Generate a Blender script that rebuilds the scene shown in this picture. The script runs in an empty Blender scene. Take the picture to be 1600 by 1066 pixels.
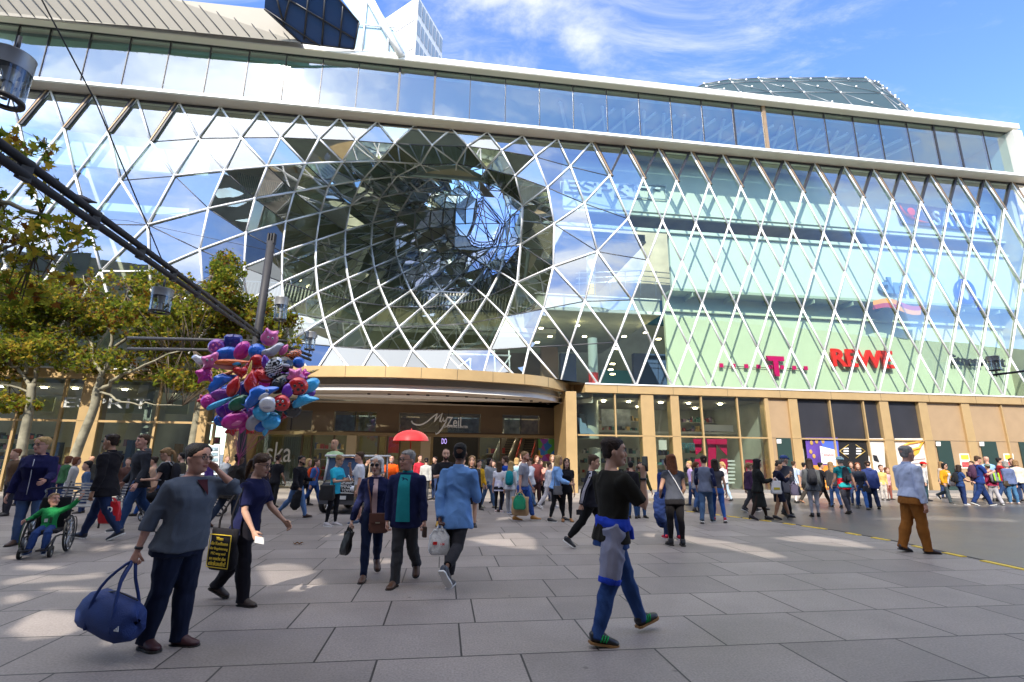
import bpy, bmesh, math, random
import numpy as np
from mathutils import Vector, Matrix, noise
random.seed(7)
R=math.radians
sc=bpy.context.scene
COL=sc.collection
# ---------------------------------------------------------------- camera model
F=773.0; PITCH=R(13.03); ROLL=R(-.63); EYE=1.63
PSI=R(7.59); DF=23.29; X0=6.14; SP=1.895
ZR=[18.31,16.37,13.94,11.66,9.42,7.16,5.01]
TU=Vector((math.cos(PSI),math.sin(PSI),0)); NB=Vector((-math.sin(PSI),math.cos(PSI),0))
CAM=Vector((0,0,EYE)); CP,SPN=math.cos(PITCH),math.sin(PITCH); CR,SR=math.cos(ROLL),math.sin(ROLL)
def ray(px,py):
    a=(px-800)/F; b=-(py-533)/F
    u=a*CR+b*SR; v=-a*SR+b*CR
    return Vector((u,CP-SPN*v,SPN+CP*v))
def gnd(px,py,z=0.0):
    d=ray(px,py); t=(z-EYE)/d.z
    return CAM+d*t
def fp(u,w,z): return Vector((0,DF,0))+TU*u+NB*w+Vector((0,0,z))
def fac(px,py,w=0.0):
    d=ray(px,py); o=CAM-Vector((0,DF,0))
    t=(w-o.dot(NB))/d.dot(NB)
    return CAM+d*t
def uz(px,py,w=0.0):
    p=fac(px,py,w)-Vector((0,DF,0))
    return p.dot(TU),p.z
def at_y(px,py,Y):
    d=ray(px,py); return CAM+d*(Y/d.y)
def proj(P):
    X=P-CAM; fw=X.y*CP+X.z*SPN; up=-X.y*SPN+X.z*CP
    u=X.x/fw; v=up/fw
    u,v=u*CR-v*SR,u*SR+v*CR
    return 800+F*u,533-F*v
cam=bpy.data.cameras.new('camera'); co=bpy.data.objects.new('camera',cam); COL.objects.link(co)
cam.sensor_width=36; cam.lens=36*F/1600; cam.clip_end=3000; cam.clip_start=.05
Rv=Vector((1,0,0)); Uv=Vector((0,-SPN,CP)); Fv=Vector((0,CP,SPN))
eu=Rv*CR-Uv*SR; ev=Rv*SR+Uv*CR
co.matrix_world=Matrix(((eu.x,ev.x,-Fv.x,0),(eu.y,ev.y,-Fv.y,0),(eu.z,ev.z,-Fv.z,EYE),(0,0,0,1)))
sc.camera=co
# ---------------------------------------------------------------- objects
def tag(o,label=None,cat=None,group=None,kind=None):
    if label: o['label']=label
    if cat: o['category']=cat
    if group: o['group']=group
    if kind: o['kind']=kind
    return o
def empty(name,loc=(0,0,0),label=None,cat=None,group=None,kind=None):
    o=bpy.data.objects.new(name,None); COL.objects.link(o); o.location=loc; o.empty_display_size=.1
    return tag(o,label,cat,group,kind)
def link(name,me,parent=None,mats=None):
    o=bpy.data.objects.new(name,me); COL.objects.link(o)
    for m in (mats or []): me.materials.append(m)
    if parent is not None:
        o.parent=parent
        o.matrix_parent_inverse=parent.matrix_basis.inverted()
    return o
class MB:
    """collects shapes in world coordinates"""
    def __init__(s): s.v=[]; s.f=[]; s.m=[]; s.sm=[]
    def add(s,vs,fs,m=0,smooth=False):
        o=len(s.v); s.v+= [tuple(v) for v in vs]
        for f in fs: s.f.append(tuple(i+o for i in f)); s.m.append(m); s.sm.append(smooth)
    def poly(s,pts,m=0): s.add(pts,[tuple(range(len(pts)))],m)
    def hexa(s,a,b,m=0):
        n=len(a); vs=list(a)+list(b); fs=[tuple(range(n-1,-1,-1)),tuple(range(n,2*n))]
        for i in range(n): j=(i+1)%n; fs.append((i,j,n+j,n+i))
        s.add(vs,fs,m)
    def box(s,c,sx,sy,sz,ax=None,m=0):
        c=Vector(c); X,Y,Z=ax or (Vector((1,0,0)),Vector((0,1,0)),Vector((0,0,1)))
        q=[(-1,-1),(1,-1),(1,1),(-1,1)]
        a=[c+X*(i*sx/2)+Y*(j*sy/2)-Z*(sz/2) for i,j in q]; b=[p+Z*sz for p in a]
        s.hexa(a,b,m)
    def fbox(s,u0,u1,w0,w1,z0,z1,m=0):
        a=[fp(u0,w0,z0),fp(u1,w0,z0),fp(u1,w1,z0),fp(u0,w1,z0)]
        s.hexa(a,[p+Vector((0,0,z1-z0)) for p in a],m)
    def extr(s,pts,d,m=0):
        s.hexa([Vector(p) for p in pts],[Vector(p)+d for p in pts],m)
    def tube(s,pts,r,n=6,m=0,cap=True,smooth=True):
        pts=[Vector(p) for p in pts]; k=len(pts)
        rs=r if isinstance(r,(list,tuple)) else [r]*k
        vs=[]; prev=None
        for i,p in enumerate(pts):
            t=(pts[min(i+1,k-1)]-pts[max(i-1,0)])
            if t.length<1e-9: t=Vector((0,0,1))
            t.normalize()
            if prev is None:
                a=Vector((0,0,1)) if abs(t.z)<.9 else Vector((1,0,0))
                prev=(a-t*a.dot(t)).normalized()
            else:
                q=prev-t*prev.dot(t)
                prev=q.normalized() if q.length>1e-6 else prev
            b=t.cross(prev)
            for j in range(n):
                an=2*math.pi*j/n
                vs.append(p+(prev*math.cos(an)+b*math.sin(an))*rs[i])
        fs=[]
        for i in range(k-1):
            for j in range(n):
                j2=(j+1)%n
                fs.append((i*n+j,i*n+j2,(i+1)*n+j2,(i+1)*n+j))
        if cap: fs.append(tuple(range(n-1,-1,-1))); fs.append(tuple((k-1)*n+j for j in range(n)))
        s.add(vs,fs,m,smooth)
    def lathe(s,c,prof,n=16,m=0,ax=None,smooth=True):
        c=Vector(c); X,Y,Z=ax or (Vector((1,0,0)),Vector((0,1,0)),Vector((0,0,1)))
        vs=[];fs=[]
        for r,z in prof:
            for j in range(n):
                an=2*math.pi*j/n
                vs.append(c+X*(r*math.cos(an))+Y*(r*math.sin(an))+Z*z)
        for i in range(len(prof)-1):
            for j in range(n):
                j2=(j+1)%n; fs.append((i*n+j,i*n+j2,(i+1)*n+j2,(i+1)*n+j))
        s.add(vs,fs,m,smooth)
    def ell(s,c,rx,ry,rz,ax=None,n=12,k=8,m=0):
        prof=[(math.sin(math.pi*i/k),-math.cos(math.pi*i/k)) for i in range(k+1)]
        c=Vector(c); X,Y,Z=ax or (Vector((1,0,0)),Vector((0,1,0)),Vector((0,0,1)))
        s.lathe(c,[(max(r,1e-3),z) for r,z in prof],n,m,(X*rx,Y*ry,Z*rz))
    def mesh(s,name):
        me=bpy.data.meshes.new(name); me.from_pydata(s.v,[],s.f)
        me.polygons.foreach_set('material_index',s.m); me.polygons.foreach_set('use_smooth',s.sm)
        me.update(); return me
    def build(s,name,mats,parent=None,bevel=0):
        if not isinstance(mats,(list,tuple)): mats=[mats]
        o=link(name,s.mesh(name),parent,mats)
        if bevel:
            b=o.modifiers.new('bevel','BEVEL'); b.width=bevel; b.segments=2; b.limit_method='ANGLE'
        return o
# ---------------------------------------------------------------- materials
_M={}
def mat(name,col,rough=.5,metal=0,var=.0,vscale=6,bump=0,bscale=40,spec=.5,trans=0,coat=0,sheen=0,emit=0):
    if name in _M: return _M[name]
    m=bpy.data.materials.new(name); m.use_nodes=True; nt=m.node_tree; b=nt.nodes['Principled BSDF']
    b.inputs['Base Color'].default_value=(*col[:3],1); b.inputs['Roughness'].default_value=rough
    b.inputs['Metallic'].default_value=metal; b.inputs['Specular IOR Level'].default_value=spec
    if coat: b.inputs['Coat Weight'].default_value=coat; b.inputs['Coat Roughness'].default_value=.08
    if sheen: b.inputs['Sheen Weight'].default_value=sheen
    if emit: b.inputs['Emission Color'].default_value=(*col[:3],1); b.inputs['Emission Strength'].default_value=emit
    if var or bump: tc=nt.nodes.new('ShaderNodeTexCoord')
    if var:
        n=nt.nodes.new('ShaderNodeTexNoise'); n.inputs['Scale'].default_value=vscale; n.inputs['Detail'].default_value=5
        nt.links.new(tc.outputs['Object'],n.inputs['Vector'])
        r=nt.nodes.new('ShaderNodeMapRange'); r.inputs[1].default_value=.3; r.inputs[2].default_value=.7
        r.inputs[3].default_value=1-var; r.inputs[4].default_value=1+var
        nt.links.new(n.outputs['Fac'],r.inputs[0])
        x=nt.nodes.new('ShaderNodeVectorMath'); x.operation='SCALE'; x.inputs[0].default_value=col[:3]
        nt.links.new(r.outputs[0],x.inputs['Scale']); nt.links.new(x.outputs[0],b.inputs['Base Color'])
    if bump:
        n2=nt.nodes.new('ShaderNodeTexNoise'); n2.inputs['Scale'].default_value=bscale; n2.inputs['Detail'].default_value=3
        nt.links.new(tc.outputs['Object'],n2.inputs['Vector'])
        bp=nt.nodes.new('ShaderNodeBump'); bp.inputs['Strength'].default_value=bump; bp.inputs['Distance'].default_value=.02
        nt.links.new(n2.outputs['Fac'],bp.inputs['Height']); nt.links.new(bp.outputs[0],b.inputs['Normal'])
    _M[name]=m; return m
def glassmat(name,tint,refl,rough=0.0,fres=.6,wave=0):
    m=bpy.data.materials.new(name); m.use_nodes=True; nt=m.node_tree
    for n in list(nt.nodes): nt.nodes.remove(n)
    out=nt.nodes.new('ShaderNodeOutputMaterial'); mx=nt.nodes.new('ShaderNodeMixShader')
    tr=nt.nodes.new('ShaderNodeBsdfTransparent'); gl=nt.nodes.new('ShaderNodeBsdfGlossy')
    tr.inputs[0].default_value=(*tint,1); gl.inputs['Roughness'].default_value=rough; gl.inputs['Color'].default_value=(.93,.97,1,1)
    lw=nt.nodes.new('ShaderNodeLayerWeight'); lw.inputs['Blend'].default_value=.25
    ma=nt.nodes.new('ShaderNodeMath'); ma.operation='MULTIPLY_ADD'; ma.inputs[1].default_value=fres; ma.inputs[2].default_value=refl; ma.use_clamp=True
    nt.links.new(lw.outputs['Fresnel'],ma.inputs[0]); nt.links.new(ma.outputs[0],mx.inputs[0])
    nt.links.new(tr.outputs[0],mx.inputs[1]); nt.links.new(gl.outputs[0],mx.inputs[2]); nt.links.new(mx.outputs[0],out.inputs[0])
    if wave:
        tc=nt.nodes.new('ShaderNodeTexCoord'); n=nt.nodes.new('ShaderNodeTexNoise'); n.inputs['Scale'].default_value=.45; n.inputs['Detail'].default_value=2
        bp=nt.nodes.new('ShaderNodeBump'); bp.inputs['Strength'].default_value=wave; bp.inputs['Distance'].default_value=.05
        nt.links.new(tc.outputs['Object'],n.inputs['Vector']); nt.links.new(n.outputs['Fac'],bp.inputs['Height'])
        nt.links.new(bp.outputs[0],gl.inputs['Normal'])
    return m
WHITE=mat('white_metal',(.82,.82,.8),.35)
CREAM=mat('cream_metal',(.78,.77,.70),.45,var=.04,vscale=1)
SOFF=mat('beige_soffit',(.85,.79,.65),.5)
GOLD=mat('gold_metal',(.55,.38,.18),.42,.35,var=.06,vscale=2)
BRONZE=mat('bronze_panel',(.30,.20,.11),.45,.3,var=.08,vscale=2)
DARKM=mat('dark_metal',(.035,.033,.035),.4,.3)
SEAM=mat('dark_seam',(.05,.05,.055),.5)
BLACK=mat('black_panel',(.03,.03,.035),.4,var=.15,vscale=1)
PALE=mat('pale_green_wall',(.50,.55,.48),.7,var=.03,vscale=1)
INT=mat('interior_grey',(.42,.43,.35),.8,var=.15,vscale=.7)
INTD=mat('interior_dark',(.46,.44,.32),.8,var=.2,vscale=.7)
SLAB=mat('floor_edge_white',(.7,.7,.66),.6)
G_FAC=glassmat('facade_glass',(.80,.93,.90),.27,fres=.9,wave=.15)
G_CLR=glassmat('clear_facade_glass',(.84,.95,.90),.035,fres=.3,wave=.15)
G_FUN=glassmat('funnel_glass',(.80,.88,.80),.13,fres=.7)
G_TOP=glassmat('band_glass',(.62,.85,.86),.26,.03,fres=.8,wave=.25)
G_SHOP=glassmat('shop_glass',(.75,.85,.8),.13,fres=.9,wave=.2)
# ---------------------------------------------------------------- light and sky
SUN=Vector((-.254,-.94,.775)).normalized()
el=math.asin(SUN.z); az=math.atan2(SUN.x,SUN.y)   # azimuth from +Y towards +X
w=bpy.data.worlds.new('World'); sc.world=w; w.use_nodes=True; nt=w.node_tree
for n in list(nt.nodes): nt.nodes.remove(n)
N=nt.nodes.new; L=nt.links.new
out=N('ShaderNodeOutputWorld'); bg=N('ShaderNodeBackground'); sky=N('ShaderNodeTexSky')
sky.sky_type='NISHITA'; sky.sun_disc=False; sky.sun_elevation=el; sky.sun_rotation=az; sky.air_density=1.0; sky.dust_density=.15; sky.ozone_density=4
tc=N('ShaderNodeTexCoord'); sep=N('ShaderNodeSeparateXYZ'); L(tc.outputs['Generated'],sep.inputs[0])
zz=N('ShaderNodeMath'); zz.operation='MAXIMUM'; zz.inputs[1].default_value=0; L(sep.outputs['Z'],zz.inputs[0])
za=N('ShaderNodeMath'); za.operation='ADD'; za.inputs[1].default_value=.22; L(zz.outputs[0],za.inputs[0])
cmb=N('ShaderNodeCombineXYZ')
for k in ('X','Y'):
    d=N('ShaderNodeMath'); d.operation='DIVIDE'; L(sep.outputs[k],d.inputs[0]); L(za.outputs[0],d.inputs[1]); L(d.outputs[0],cmb.inputs[k])
cmb.inputs['Z'].default_value=8.1
n1=N('ShaderNodeTexNoise'); n1.inputs['Scale'].default_value=1.9; n1.inputs['Detail'].default_value=9; n1.inputs['Roughness'].default_value=.6; n1.inputs['Distortion'].default_value=.35
L(cmb.outputs[0],n1.inputs['Vector'])
# clouds are thicker towards the sun (behind the camera) than over the building
dt=N('ShaderNodeVectorMath'); dt.operation='DOT_PRODUCT'; L(tc.outputs['Generated'],dt.inputs[0]); dt.inputs[1].default_value=SUN
mr=N('ShaderNodeMapRange'); mr.inputs[1].default_value=-.2; mr.inputs[2].default_value=.9; mr.inputs[3].default_value=-.06; mr.inputs[4].default_value=.09; L(dt.outputs['Value'],mr.inputs[0])
zc=N('ShaderNodeMapRange'); zc.inputs[1].default_value=.62; zc.inputs[2].default_value=.92; zc.inputs[4].default_value=.22; L(sep.outputs['Z'],zc.inputs[0])  # extra cloud overhead, out of view, added to brighten and neutralise the shade
a2=N('ShaderNodeMath'); L(mr.outputs[0],a2.inputs[0]); L(zc.outputs[0],a2.inputs[1])
ad=N('ShaderNodeMath'); L(n1.outputs['Fac'],ad.inputs[0]); L(a2.outputs[0],ad.inputs[1])
cr=N('ShaderNodeMapRange'); cr.interpolation_type='SMOOTHSTEP'; cr.inputs[1].default_value=.53; cr.inputs[2].default_value=.74; cr.inputs[4].default_value=.85; L(ad.outputs[0],cr.inputs[0])
mp=N('ShaderNodeMapping'); mp.inputs['Scale'].default_value=(1.0,2.6,1); mp.inputs['Rotation'].default_value=(0,0,.6); L(cmb.outputs[0],mp.inputs[0])
n3=N('ShaderNodeTexNoise'); n3.inputs['Scale'].default_value=1.7; n3.inputs['Detail'].default_value=10; n3.inputs['Roughness'].default_value=.68; n3.inputs['Distortion'].default_value=.9; L(mp.outputs[0],n3.inputs['Vector'])
c3_=N('ShaderNodeMapRange'); c3_.interpolation_type='SMOOTHSTEP'; c3_.inputs[1].default_value=.46; c3_.inputs[2].default_value=.78; c3_.inputs[4].default_value=.55; L(n3.outputs['Fac'],c3_.inputs[0])
mxx=N('ShaderNodeMath'); mxx.operation='MAXIMUM'; L(cr.outputs[0],mxx.inputs[0]); L(c3_.outputs[0],mxx.inputs[1])
glow=N('ShaderNodeMapRange'); glow.inputs[1].default_value=.55; glow.inputs[2].default_value=1.0; glow.inputs[3].default_value=2.7; glow.inputs[4].default_value=7.5; L(dt.outputs['Value'],glow.inputs[0])
gp=N('ShaderNodeCombineColor'); 
for k in range(3): L(glow.outputs[0],gp.inputs[k])
mix=N('ShaderNodeMix'); mix.data_type='RGBA'; L(mxx.outputs[0],mix.inputs[0]); hs=N('ShaderNodeHueSaturation'); hs.inputs['Saturation'].default_value=1.12; hs.inputs['Value'].default_value=.86; hs.inputs['Hue'].default_value=.512; L(sky.outputs[0],hs.inputs['Color']); L(hs.outputs[0],mix.inputs[6]); L(gp.outputs[0],mix.inputs[7])
L(mix.outputs[2],bg.inputs[0]); bg.inputs[1].default_value=.15; L(bg.outputs[0],out.inputs[0])
sl=bpy.data.lights.new('sun','SUN'); sl.energy=2.0; sl.angle=R(.5); sl.color=(1,.93,.82)
so=bpy.data.objects.new('sun',sl); COL.objects.link(so); so.rotation_euler=SUN.to_track_quat('Z','Y').to_euler()
so.location=(0,0,60)
sc.view_settings.view_transform='Standard'; sc.view_settings.look='None'; sc.view_settings.gamma=1; sc.view_settings.use_curve_mapping=False
sc.view_settings.exposure=1.8
cy=sc.cycles; cy.max_bounces=8; cy.diffuse_bounces=3; cy.glossy_bounces=5; cy.transmission_bounces=4; cy.transparent_max_bounces=24
cy.caustics_reflective=False; cy.caustics_refractive=False; cy.sample_clamp_indirect=6; cy.use_denoising=True
# ---------------------------------------------------------------- ground
def ground_mat(name,c1,c2,mortar,bw,rh,off,squash,msize,rough):
    m=bpy.data.materials.new(name); m.use_nodes=True; nt=m.node_tree; b=nt.nodes['Principled BSDF']
    tc=nt.nodes.new('ShaderNodeTexCoord'); br=nt.nodes.new('ShaderNodeTexBrick')
    br.offset=off; br.offset_frequency=2; br.squash=squash; br.squash_frequency=3
    br.inputs['Scale'].default_value=1; br.inputs['Brick Width'].default_value=bw; br.inputs['Row Height'].default_value=rh
    br.inputs['Mortar Size'].default_value=msize; br.inputs['Mortar Smooth'].default_value=.1
    br.inputs['Color1'].default_value=(*c1,1); br.inputs['Color2'].default_value=(*c2,1); br.inputs['Mortar'].default_value=(*mortar,1)
    nt.links.new(tc.outputs['Object'],br.inputs['Vector'])
    n=nt.nodes.new('ShaderNodeTexNoise'); n.inputs['Scale'].default_value=.8; n.inputs['Detail'].default_value=8; n.inputs['Roughness'].default_value=.65
    nt.links.new(tc.outputs['Object'],n.inputs['Vector'])
    r=nt.nodes.new('ShaderNodeMapRange'); r.inputs[1].default_value=.3; r.inputs[2].default_value=.7; r.inputs[3].default_value=.78; r.inputs[4].default_value=1.16
    nt.links.new(n.outputs['Fac'],r.inputs[0])
    g=nt.nodes.new('ShaderNodeTexNoise'); g.inputs['Scale'].default_value=55; g.inputs['Detail'].default_value=2
    nt.links.new(tc.outputs['Object'],g.inputs['Vector'])
    r2=nt.nodes.new('ShaderNodeMapRange'); r2.inputs[1].default_value=.3; r2.inputs[2].default_value=.7; r2.inputs[3].default_value=.80; r2.inputs[4].default_value=1.18
    nt.links.new(g.outputs['Fac'],r2.inputs[0])
    # small dark chewing-gum spots
    vo=nt.nodes.new('ShaderNodeTexVoronoi'); vo.inputs['Scale'].default_value=1.7
    nt.links.new(tc.outputs['Object'],vo.inputs['Vector'])
    lt=nt.nodes.new('ShaderNodeMapRange'); lt.inputs[1].default_value=.025; lt.inputs[2].default_value=.05; lt.inputs[3].default_value=.55; lt.inputs[4].default_value=1
    nt.links.new(vo.outputs['Distance'],lt.inputs[0])
    m1=nt.nodes.new('ShaderNodeMath'); m1.operation='MULTIPLY'; nt.links.new(r.outputs[0],m1.inputs[0]); nt.links.new(r2.outputs[0],m1.inputs[1])
    m2=nt.nodes.new('ShaderNodeMath'); m2.operation='MULTIPLY'; nt.links.new(m1.outputs[0],m2.inputs[0]); nt.links.new(lt.outputs[0],m2.inputs[1])
    x=nt.nodes.new('ShaderNodeVectorMath'); x.operation='SCALE'; nt.links.new(br.outputs['Color'],x.inputs[0]); nt.links.new(m2.outputs[0],x.inputs['Scale'])
    nt.links.new(x.outputs[0],b.inputs['Base Color'])
    rr=nt.nodes.new('ShaderNodeMapRange'); rr.inputs[3].default_value=rough-.12; rr.inputs[4].default_value=rough+.12
    nt.links.new(n.outputs['Fac'],rr.inputs[0]); nt.links.new(rr.outputs[0],b.inputs['Roughness'])
    bp=nt.nodes.new('ShaderNodeBump'); bp.inputs['Strength'].default_value=.35; bp.inputs['Distance'].default_value=.006
    ad=nt.nodes.new('ShaderNodeMath'); ad.operation='MULTIPLY_ADD'; ad.inputs[1].default_value=-1.5
    nt.links.new(br.outputs['Fac'],ad.inputs[0]); nt.links.new(g.outputs['Fac'],ad.inputs[2]); nt.links.new(ad.outputs[0],bp.inputs['Height'])
    nt.links.new(bp.outputs[0],b.inputs['Normal'])
    return m
G_PAVE=ground_mat('grey_slabs',(.305,.266,.246),(.225,.197,.184),(.035,.031,.03),1.18,.84,.42,.76,.009,.55)
G_WALK=ground_mat('beige_slabs',(.36,.32,.275),(.33,.295,.255),(.16,.14,.12),.9,.6,.5,1,.006,.6)
G_ROAD=ground_mat('dark_asphalt',(.12,.112,.108),(.112,.106,.102),(.10,.094,.09),3.1,2.2,.5,1,.006,.34)
def sheet(name,pts,z,m,sub=None):
    o=Vector((0,DF,0)); rot=Matrix.Rotation(PSI,4,'Z'); M=Matrix.Translation(o)@rot; Mi=M.inverted()
    mb=MB(); mb.poly([Mi@Vector((p[0],p[1],z)) for p in pts])
    ob=mb.build(name,m); ob.matrix_world=M; tag(ob,kind='structure'); return ob
sheet('plaza_paving',[(-400,-400),(400,-400),(400,400),(-400,400)],0,G_PAVE)
a=gnd(700,785); wl=3.1
sheet('pavement',[fp(-60,-wl,0),fp(60,-wl,0),fp(60,30,0),fp(-60,30,0)],.004,G_WALK)
kl=[gnd(1030,792.5),gnd(1076,799),gnd(1118,804),gnd(1193,813),gnd(1294,827),gnd(1394,844.7),gnd(1482,864),gnd(1600,888.6),gnd(1760,925)]
dirk=(kl[-1]-kl[-2]).normalized()
sheet('road',[kl[0]]+kl[1:]+[kl[-1]+dirk*30,fp(60,-3.2,0),fp(kl[0].x/TU.x,-3.2,0)],.004,G_ROAD)
# dark gutter line and yellow markings along the edge of the road
def strip(pts,wd,z0,z1,m,name):
    mb=MB()
    for p,q in zip(pts[:-1],pts[1:]):
        d=(q-p).normalized(); n=Vector((-d.y,d.x,0))*wd/2
        mb.hexa([p-n,q-n,q+n,p+n],[v+Vector((0,0,z1)) for v in (p-n,q-n,q+n,p+n)])
    o=mb.build(name,m); tag(o,kind='structure'); return o
strip(kl,.07,0,.007,mat('gutter',(.03,.03,.03),.6),'road_gutter')
YEL=mat('yellow_paint',(.75,.52,.03),.5,var=.12,vscale=9,bump=.3)
for n_,(x0,x1) in enumerate([(1076,1088),(1113,1128),(1140,1160),(1166,1178),(1192,1209),(1231,1248),(1260,1295),(1331,1352),(1371,1394),(1437,1457),(1482,1517),(1547,1615)]):
    def onk(x):
        for p,q in zip(kl[:-1],kl[1:]):
            a_,b_=proj(p)[0],proj(q)[0]
            if a_<=x<=b_: return p.lerp(q,(x-a_)/(b_-a_))
        return kl[-1]
    p,q=onk(x0),onk(x1); d=(q-p).normalized(); n=Vector((-d.y,d.x,0))
    mb=MB(); o_=n*-.08
    a_=[p+o_-n*.055,q+o_-n*.055,q+o_+n*.055,p+o_+n*.055]
    mb.hexa(a_,[v+Vector((0,0,.012)) for v in a_])
    tag(mb.build('yellow_road_marking',YEL),kind='structure')
# ---------------------------------------------------------------- buildings across the street (behind the camera; they shade the square and show in the glass)
BW=mat('dark_stone_block',(.20,.19,.18),.8,var=.1,vscale=.5)
BWI=mat('block_window',(.03,.035,.045),.15)
def block(u0,u1,y0,dep,h,label,holes=()):
    e=empty('city_block',(0.5*(u0+u1),y0,0),label,'building')
    mb=MB(); mb.box(((u0+u1)/2,y0-dep/2,h/2),u1-u0-.1,dep,h); wn=mb; nx=int((u1-u0)/3)
    for i in range(nx):
        for k in range(int(h/3.6)):
            x=u0+(i+.5)*(u1-u0)/nx
            wn.box((x,y0+.06,2+k*3.6+1),1.7,.1,2.0,None,1)
    mb.build('wall',[BW,BWI],e)
    return e
YB=-3.0
def toward_sun(P,Y):
    t=(Y-P.y)/SUN.y
    return P+SUN*t
PATCH=[[(722,842),(770,834),(812,832),(836,842),(838,860),(800,857),(760,851)],
 [(735,812),(800,807),(803,811),(738,817)],
 [(690,826),(716,824),(716,828),(690,830)],
 [(1005,832),(1060,835),(1130,845),(1185,855),(1232,872),(1200,873),(1140,859),(1070,847),(1005,838)],
 [(1200,840),(1260,836),(1330,845),(1372,857),(1310,855),(1240,847)],
 [(398,884),(440,879),(475,882),(492,890),(515,922),(470,926),(420,924)],
 [(40,962),(80,950),(128,957),(134,980),(90,998),(35,1004),(5,990)],
 [(0,907),(60,897),(110,899),(160,893),(172,901),(120,908),(60,912),(0,916)],
 [(20,885),(50,881),(100,884),(104,889),(60,893),(25,891)],
 [(60,918),(110,914),(150,918),(165,925),(110,927),(62,925)],
 [(150,1003),(178,995),(200,999),(190,1010),(160,1012)],
 [(0,932),(40,926),(56,934),(20,944),(0,946)],
 [(560,876),(600,872),(640,876),(640,880),(600,882),(562,881)],
 [(136,860),(152,849),(180,851),(176,859),(150,864)],[(182,858),(196,849),(214,851),(205,860)],
 [(0,870),(30,866),(40,870),(10,876)],
 [(500,835),(540,832),(545,836),(505,840)],[(1180,800),(1260,795),(1330,797),(1300,801),(1220,803)],[(1330,812),(1460,806),(1590,812),(1590,817),(1450,813)]]
block(-160,-30.3,YB,14,18.0,'dark stone block across the street, at the far left','x')
block(24.3,260,YB,14,17.6,'dark stone block across the street, at the far right','x')
# unseen wall added between them, its openings cut to shape the sun patches
bm=bmesh.new()
def ring(pts):
    vs=[bm.verts.new(p) for p in pts]; return [bm.edges.new((vs[i],vs[(i+1)%len(vs)])) for i in range(len(vs))]
es=ring([(-30.1,YB,-.5),(24.1,YB,-.5),(24.1,YB,17.9),(-30.1,YB,17.9)])
for pl in PATCH:
    c=Vector((sum(p[0] for p in pl)/len(pl),sum(p[1] for p in pl)/len(pl)))
    es+=ring([toward_sun(gnd(*p),YB) for p in pl])
bmesh.ops.triangle_fill(bm,use_beauty=True,use_dissolve=False,edges=es)
me=bpy.data.meshes.new('sun_patch_screen'); bm.to_mesh(me); bm.free()
gb=link('sun_patch_screen',me,None,[BW]); tag(gb,'unseen dark wall added to shape the sun patches, between the two closed blocks','building')
so_=gb.modifiers.new('thick','SOLIDIFY'); so_.thickness=.12; so_.offset=0
B=empty('shopping_centre',fp(0,0,0),'white shopping centre with diagonal lattice glass front and funnel shaped hole above the entrance','building')
def un(i): return X0+SP*(i-15)
# ---- lattice nodes: name -> 3D
ND={}
def Lat(r,i): return fp(un(i),0,ZR[r])
E_L=(262,717); E_R=(900,793); E_T=(204,303); E_B=(606,388)
def ringt(px,py):
    lo,hi=0.,1.
    def val(t):
        l=E_L[0]+(E_L[1]-E_L[0])*t; r=E_R[0]+(E_R[1]-E_R[0])*(1-(1-t)**2.6)
        tp=E_T[0]+(E_T[1]-E_T[0])*(1-(1-t)**1.4); bt=E_B[0]+(E_B[1]-E_B[0])*t
        cx=640+115*t; cy=370-25*t
        a=(cx-l) if px<cx else (r-cx); b=(cy-tp) if py<cy else (bt-cy)
        return ((px-cx)/a)**2+((py-cy)/b)**2-1
    if val(0)>=0: return 0
    if val(1)<=0: return 1
    for _ in range(40):
        m=(lo+hi)/2
        if val(m)<0: lo=m
        else: hi=m
    return lo
DMAX=17.0
def dep(px,py): return DMAX*ringt(px,py)**2.15
def T(px,py): return fac(px,py,dep(px,py))
# traced nodes (photo pixels)
TR={}
def row(name,start,pts,step=1):
    for k,p in enumerate(pts): TR[name+str(start+k*step)]=p
row('B',2,[(236,221.8),(310.5,216.5),(376.8,215.4),(438.8,215),(498.7,217.6),(557.1,220),(617,224.6),(675.2,227.9),(730.8,228.6),(783.6,235.6),(836.5,245.2),(891,260.4)])
row('C',3,[(273.3,275.3),(351.6,267),(418,260.5),(477.7,256.3),(535.3,253.9),(593,252.7),(657.5,257.3),(713.4,256.2),(759.7,264.4),(804.7,275),(855.2,293.4),(913,318)])
row('D',2,[(231.9,351.8),(326.4,326.6),(398.9,311),(460.2,300.8),(513.7,291),(566.3,282.3),(620.5,276),(674.3,280),(711.5,276),(749.9,282.6),(784.5,298.6),(816.3,322.3),(865.7,350.3)])
row('E',3,[(313,391),(384.9,364.6),(447,347),(500.8,333),(548,321.7),(594.4,309),(645,299.3)])
row('F',4,[(382,418),(441.6,394.2),(494.5,376.5),(540.2,361),(582.4,349),(620.4,338.5),(649.5,332),(673.8,329.6),(693.5,328),(711,326.7),(727.3,327.5)])
row('G',4,[(384,473),(441,441.3),(493.8,418),(539.5,399.8),(580.3,384.3),(616.2,371),(647.8,361),(671.2,357),(691.4,354.2),(709,350.7),(727.3,350)])
row('H',5,[(445,488),(497.4,456.7),(544.5,435.3),(585.3,417.4),(620.4,402),(652.8,385.5),(678,377.4),(699.8,373.2),(718,368.3)])
row('I',6,[(506.6,499),(552.3,470.8),(593.8,447.6),(629.6,427.2),(661,410.5),(688.6,395.7),(711.8,387.3)])
row('J',6,[(519.2,541.2),(565.7,506.7),(606.8,478.6),(642.2,454.6),(674.2,432.5),(701.2,414),(726.6,397)])
row('K',7,[(582.6,546.1),(623.2,511.6),(659,480.7),(690.8,455.3),(718.5,430),(743.4,406.3)])
row('L',8,[(644.3,546.8),(678.8,508.8),(710.5,476.4),(737.5,446.3),(760.3,416.8)])
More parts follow.
